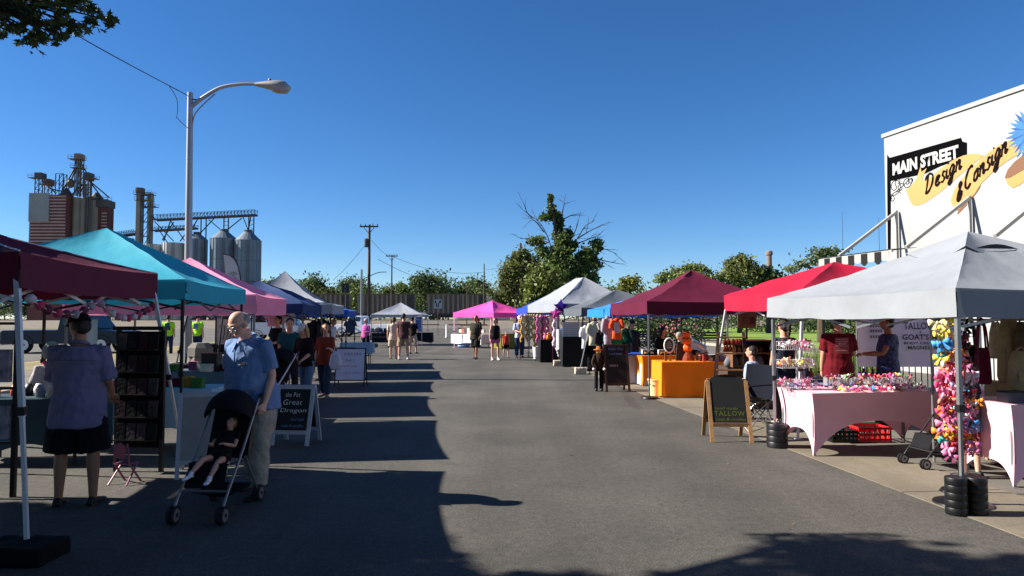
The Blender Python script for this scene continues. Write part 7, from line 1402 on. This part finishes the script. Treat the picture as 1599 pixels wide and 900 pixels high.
pixtree('large half-bare tree with dead branches above the white ridge canopy', 862,
    [(859, 315, 3, 7, 60), (862, 328, 5, 8, 110), (852, 338, 7, 4, 90), (868, 337, 8, 6, 130), (873, 350, 6, 9, 150), (874, 365, 8, 10, 200), (877, 378, 8, 8, 180), (882, 372, 5, 6, 90), (889, 365, 5, 8, 80), (893, 385, 8, 7, 130), (835, 378, 8, 5, 130), (843, 376, 6, 4, 90), (846, 396, 7, 8, 130), (862, 398, 10, 9, 220), (880, 398, 10, 10, 240), (865, 415, 16, 12, 400), (885, 418, 16, 12, 420), (906, 408, 9, 8, 200), (915, 396, 8, 6, 160), (932, 380, 7, 5, 130), (937, 387, 5, 4, 60), (922, 402, 10, 7, 200), (930, 412, 9, 6, 160), (910, 425, 14, 10, 330), (895, 436, 18, 14, 450), (925, 432, 8, 8, 120), (912, 448, 14, 12, 300), (850, 430, 14, 12, 350)],
    [((862, 500), (864, 450), (868, 400), (866, 350), (859, 315)), ((868, 420), (885, 390), (890, 365)), ((868, 430), (905, 405), (935, 383)), ((866, 420), (848, 395), (838, 378)), ((866, 440), (890, 415), (910, 425))],
    leafmat('bigtree', (.10, .145, .04), .35), 'tree', dead=[((862, 395), (856, 372), (843, 350), (832, 340)), ((832, 340), (823, 332), (818, 320)), ((850, 362), (835, 345), (826, 345)), ((856, 380), (838, 374), (812, 372)), ((893, 385), (903, 370), (915, 352), (928, 345)), ((885, 385), (898, 362), (903, 345)), ((877, 340), (880, 322), (884, 318)), ((876, 345), (890, 338), (898, 338)), ((903, 372), (920, 362), (940, 352)), ((915, 395), (940, 388), (962, 398)), ((925, 402), (945, 408), (968, 412)), ((900, 380), (918, 374), (938, 366))], size=.20, dens=1.5, seed=3)
TY = 54.0; tk = TY / F_PX
pixtree('dense dark cedar-like tree left of the half-bare tree', 806, [(815, 398, 12, 8, 260), (808, 410, 14, 10, 330), (825, 410, 14, 10, 330), (800, 425, 14, 12, 350), (820, 428, 18, 13, 480), (790, 440, 11, 12, 260), (806, 450, 18, 13, 460), (795, 462, 16, 12, 380), (785, 470, 12, 10, 230), (815, 470, 20, 12, 420), (770, 462, 6, 6, 60)], [((806, 500), (808, 460), (812, 410))], LF[2], 'tree', size=.15, dens=1.5, seed=5)
TY = 48.0; tk = TY / F_PX
pixtree('light green bushy tree behind the royal blue canopy', 846, [(850, 424, 13, 9, 300), (838, 432, 12, 10, 300), (862, 432, 13, 10, 300), (850, 442, 18, 12, 480), (832, 450, 13, 11, 320), (866, 448, 14, 10, 320), (845, 460, 18, 11, 430), (828, 466, 10, 8, 200), (838, 478, 16, 9, 300), (820, 485, 16, 9, 260)], [((846, 500), (848, 460), (850, 430))], LF[3], 'tree', size=.16, dens=1.1, seed=7)
TY = 75.0; tk = TY / F_PX
pixtree('rounded golden-green tree standing in the park behind the red canopy', 1155, [(1158, 405, 9, 7, 200), (1148, 412, 10, 9, 240), (1166, 415, 10, 9, 250), (1154, 422, 16, 10, 450), (1140, 430, 13, 9, 280), (1172, 428, 14, 9, 300), (1128, 433, 8, 6, 120), (1155, 440, 22, 10, 480), (1183, 425, 7, 7, 110), (1178, 440, 12, 8, 200)], [((1155, 500), (1155, 440), (1156, 408))], LF[2], 'tree', size=.2, dens=1.1, seed=9)
pixtree('wide soft green tree rising behind the burgundy canopy peak', 1070, [(1080, 418, 12, 6, 260), (1065, 424, 13, 7, 280), (1095, 422, 10, 6, 220), (1050, 431, 13, 7, 260), (1080, 432, 22, 9, 450), (1035, 437, 10, 7, 180), (1100, 436, 10, 8, 180)], [((1070, 500), (1072, 450), (1078, 420))], LF[3], 'tree', size=.2, dens=.9, seed=10)
pixtree('dark tree at the foot of the brick chimney', 1200, [(1200, 428, 12, 9, 300), (1190, 438, 12, 8, 240), (1212, 438, 12, 8, 240), (1200, 448, 18, 8, 300)], [((1200, 500), (1200, 450), (1200, 425))], LF[0], 'tree', size=.22, seed=11)
pixtree('bright yellow-green tree behind the slate canopy', 984, [(978, 440, 8, 5, 160), (990, 438, 9, 6, 200), (984, 449, 15, 7, 300), (970, 452, 8, 6, 120)], [((984, 500), (984, 470), (984, 440))], leafmat('yellow', (.16, .16, .022)), 'tree', size=.2, seed=12)
TY = 46.0; tk = TY / F_PX
pixtree('feathery grey-green tree beside the striped awning', 1282, [(1285, 394, 16, 5, 260), (1268, 400, 10, 5, 180), (1305, 398, 14, 6, 230), (1282, 408, 22, 7, 330), (1255, 412, 8, 5, 100), (1240, 418, 8, 4, 80), (1315, 408, 12, 8, 200), (1228, 424, 6, 4, 50)], [((1282, 500), (1282, 440), (1284, 400)), ((1282, 430), (1255, 415), (1230, 425))], leafmat('grey', (.10, .13, .06)), 'tree', size=.13, seed=13)
# ---- shrubs behind the stalls
def shrub(label, px, Y, w, h, m, n, size, flowers=None, seed=1):
    rng = random.Random(seed); q = at(px, 500, Y); t = thing('shrub', label, 'shrub', (q.x, Y, 0)); mb = MB()
    for k in range(9): a = rng.uniform(0, 6.28); blob(mb, (w * .32 * cos(a) * rng.random() * 1.5, w * .25 * sin(a), h * rng.uniform(.25, .75)), (w * .26, w * .22, h * .26), n // 9, size, rng)
    mb.build('foliage', m, t); st = MB()
    for k in range(6): a = rng.uniform(0, 6.28); st.tube([(0, 0, 0), (w * .25 * cos(a), w * .2 * sin(a), h * .6)], [.025, .01], 5)
    st.build('stems', BARK, t)
    if flowers:
        fb = MB()
        for _ in range(50): d = Vector((rng.gauss(0, 1), -abs(rng.gauss(0, 1)), abs(rng.gauss(0, 1)))).normalized(); fb.ball((d.x * w * .42, d.y * w * .4, h * .45 + d.z * h * .45), .05, 6, 4)
        fb.build('flowers', flowers, t)['kind'] = 'stuff'
    return t
shrub('dark flowering shrub with small pink blooms behind the orange tables', 1058, 27, 2.3, 1.8, LF[0], 2200, .07, mat('bloom_pink', 'a8606c', .8), 1)
shrub('low green shrub at the lawn edge behind the long pink table', 1340, 24, 1.2, 1.7, LF[1], 900, .06, None, 2)
for k, (px, Y) in enumerate(((1010, 75), (1090, 78), (1165, 82), (1240, 80), (1310, 78), (1370, 76))): shrub('dark hedge bush along the back of the park lawn', px, Y, 7.5, 1.9, LF[0], 1000, .2, None, 20 + k)['group'] = 'hedge along the lawn'
# tall ornamental grass at the lawn edge
gmb = MB(); rng = random.Random(4)
for _ in range(2600):
    px = rng.uniform(1235, 1375); Y = rng.uniform(19.5, 24.5); x = (px - 800) * Y / F_PX; h_ = rng.uniform(.3, .75); a = rng.uniform(0, 6.28); d = Vector((cos(a), sin(a), 0)); w_ = Vector((-sin(a), cos(a), 0)) * .012; p = Vector((x, Y, 0)); gmb.add([p - w_, p + w_, p + d * h_ * .35 + Vector((0, 0, h_))], [(0, 1, 2)])
gmo = gmb.build('ornamental_grass', leafmat('grassblade', (.14, .20, .035), .3, .4)); tag(gmo, 'tall ornamental grass growing along the lawn edge', 'grass'); gmo['kind'] = 'stuff'
# park benches
def bench(label, px, Y, rz):
    q = at(px, 500, Y); t = thing('park_bench', label, 'bench', (q.x, Y, .02), rz)
    for k in range(3): MB().box((0, -.15 + .14 * k, .45), (1.6, .11, .035)).build('seat_slat', BLACK, t)
    for k in range(3): MB().box((0, .22 + .03 * k, .58 + .14 * k), (1.6, .03, .1)).build('back_slat', BLACK, t)
    for s in (-1, 1): MB().bar((s * .7, -.18, 0), (s * .7, -.18, .45), .05).build('leg', BLACK, t); MB().bar((s * .7, .18, 0), (s * .7, .3, .95), .05).build('leg', BLACK, t)
bench('dark slatted park bench on the lawn behind the orange figure', 1118, 36, R(8)); bench('dark slatted park bench on the lawn behind the hanging shirts', 1005, 38, R(8))
# ---- street tree whose shade falls on the foreground
rng = random.Random(8); TX0, TY0 = -8.9, 3.0; st = thing('street_tree', 'oak street tree whose leafy branch hangs into the upper corner of the sky', 'tree', (TX0, TY0, 0)); lfm = leafmat('oak', (.040, .065, .018), .25, .35); cr = MB(); tb = MB()
def bound(x):
    T_ = [(-.7, 6.0), (-.5, 5.4), (-.25, 4.75), (.2, 4.68), (.84, 4.45), (1.36, 4.85), (2.2, 5.25), (2.9, 5.2), (3.7, 5.0), (5.0, 4.8), (9, 4.6)]
    if x < T_[0][0]: return 6.35
    for (a, va), (b, vb) in zip(T_, T_[1:]):
        if a <= x < b: return va + (vb - va) * (x - a) / (b - a)
    return 4.6
kx = SH.x / tan(SUN_EL); ky = SH.y / tan(SUN_EL)
def okleaf(p):
    gx, gy = p.x + p.z * kx, p.y + p.z * ky
    if gy > bound(gx) - .12 + .32 * noise.noise(Vector((gx * 3.2, gy * 3.2, 0))): return False
    if p.y > .3:
        ex_, ey_ = 799.5 + F_PX * p.x / p.y, HOR - F_PX * (p.z - CAM_H) / p.y
        if ex_ > -30 and ey_ > -30: return False
    return True
cl = []
for k in range(1350):
    d = Vector((rng.gauss(0, 1), rng.gauss(0, 1), rng.gauss(0, 1))).normalized() * (rng.random() ** .4); cl.append(Vector((-8.6 + d.x * 5.2, 4.0 + d.y * 4.7, 6.9 + d.z * 3.3)))
for k in range(230):                                  # extra leaf clusters added along the sun rays to shade the maroon stall
    z_ = rng.uniform(3.9, 6.8); cl.append(Vector((rng.uniform(-5.2, -.9) - z_ * kx, rng.uniform(4.3, 6.3) - z_ * ky, z_)))
keep = [c for c in cl if okleaf(c)]
for c in keep:
    for _ in range(60):
        p = c + Vector((rng.gauss(0, .26), rng.gauss(0, .26), rng.gauss(0, .2)))
        if okleaf(p): leaf(cr, p - Vector((TX0, TY0, 0)), .075, rng, .6, 12)
# the hanging branch that shows in the picture
poly = [(0, 60), (15, 62), (40, 75), (55, 88), (68, 90), (72, 72), (84, 74), (100, 64), (115, 55), (135, 56), (150, 50), (165, 48), (182, 32), (170, 20), (152, 12), (150, -5), (-20, -10)]
def inpoly(x, y):
    r_ = False; j = len(poly) - 1
    for i in range(len(poly)):
        (xi, yi), (xj, yj) = poly[i], poly[j]
        if (yi > y) != (yj > y) and x < (xj - xi) * (y - yi) / (yj - yi) + xi: r_ = not r_
        j = i
    return r_
nl = 0; twig = []
while nl < 620:
    x, y = rng.uniform(-20, 185), rng.uniform(-10, 92)
    if not inpoly(x, y) or noise.noise(Vector((x * .045, y * .06, 2.0))) < -.22: continue
    p = at(x, y, 5.35 + rng.uniform(-.3, .3)); leaf(cr, p - Vector((TX0, TY0, 0)), .047, rng, .2, 12); nl += 1
    if nl % 14 == 0: twig.append(p)
cr.build('crown', lfm, st)
o_ = Vector((TX0, TY0, 0)); tb.tube(spline([(0, 0, -.1), (.1, 0, 1.6), (.05, .1, 3.2), (.2, .2, 5.0), (.3, .3, 7.5)], 4), [.26 - .2 * i / 16 for i in range(17)], 12)
hub = at(-60, 10, 5.3) - o_; tb.tube(spline([(.15, .15, 3.9), (1.8, .9, 4.3), hub], 4), [.09 - .06 * i / 8 for i in range(9)], 8)
for p in twig: q = p - o_; tb.tube(spline([hub.lerp(q, .05), hub.lerp(q, .55) + Vector((0, 0, .06)), q], 3), [.012, .011, .01, .009, .008, .006, .004], 5)
for c in keep[::16]: q = c - o_; tb.tube(spline([(.15, .15, min(5.5, q.z * .7)), Vector((q.x * .5, q.y * .5, q.z * .85)), q], 3), [.06 - .045 * i / 6 for i in range(7)], 6)
tb.build('trunk', BARK, st)
# unseen tree added behind the viewpoint to close off sky over the near stalls
rng = random.Random(15); s2 = thing('street_tree', 'unseen oak tree added behind the viewpoint to darken the near stalls', 'tree', (-7.5, -4.5, 0)); c2 = MB(); t2b = MB()
for k in range(1050):
    d = Vector((rng.gauss(0, 1), rng.gauss(0, 1), rng.gauss(0, 1))).normalized() * (rng.random() ** .4); c = Vector((4.0 + d.x * 8.5, 4.6 + d.y * 5.4, 6.8 + d.z * 2.3))
    if not okleaf(c + Vector((-7.5, -4.5, 0))): continue
    for _ in range(44): leaf(c2, c + Vector((rng.gauss(0, .3), rng.gauss(0, .3), rng.gauss(0, .22))), .095, rng, .6, 4)
    if k % 40 == 0: t2b.tube(spline([(.1, 0, 3.6), Vector((c.x * .5, c.y * .5, c.z * .85)), c], 3), [.07 - .05 * i / 6 for i in range(7)], 6)
c2.build('crown', lfm, s2); t2b.tube(spline([(0, 0, -.1), (.1, 0, 1.6), (.05, .1, 3.2), (.2, .2, 6.5)], 4), [.26 - .2 * i / 12 for i in range(13)], 12); t2b.build('trunk', BARK, s2)
# small litter on the asphalt
LM = mat('litter_leaf', '5a4a34', .9, .3, 20); lrng = random.Random(6)
lit = MB()
for _ in range(260):
    u, v = lrng.uniform(-3, 4), lrng.uniform(4, 26); p = S(u, v, .004); leaf(lit, p, .022, lrng, 6.0)
o = lit.build('fallen_leaves', LM); tag(o, 'scattered dry leaf bits and grit on the asphalt', 'leaves'); o['kind'] = 'stuff'
bake_all()
for o in bpy.data.objects:
    if o.get('label') == 'x': bpy.data.objects.remove(o)
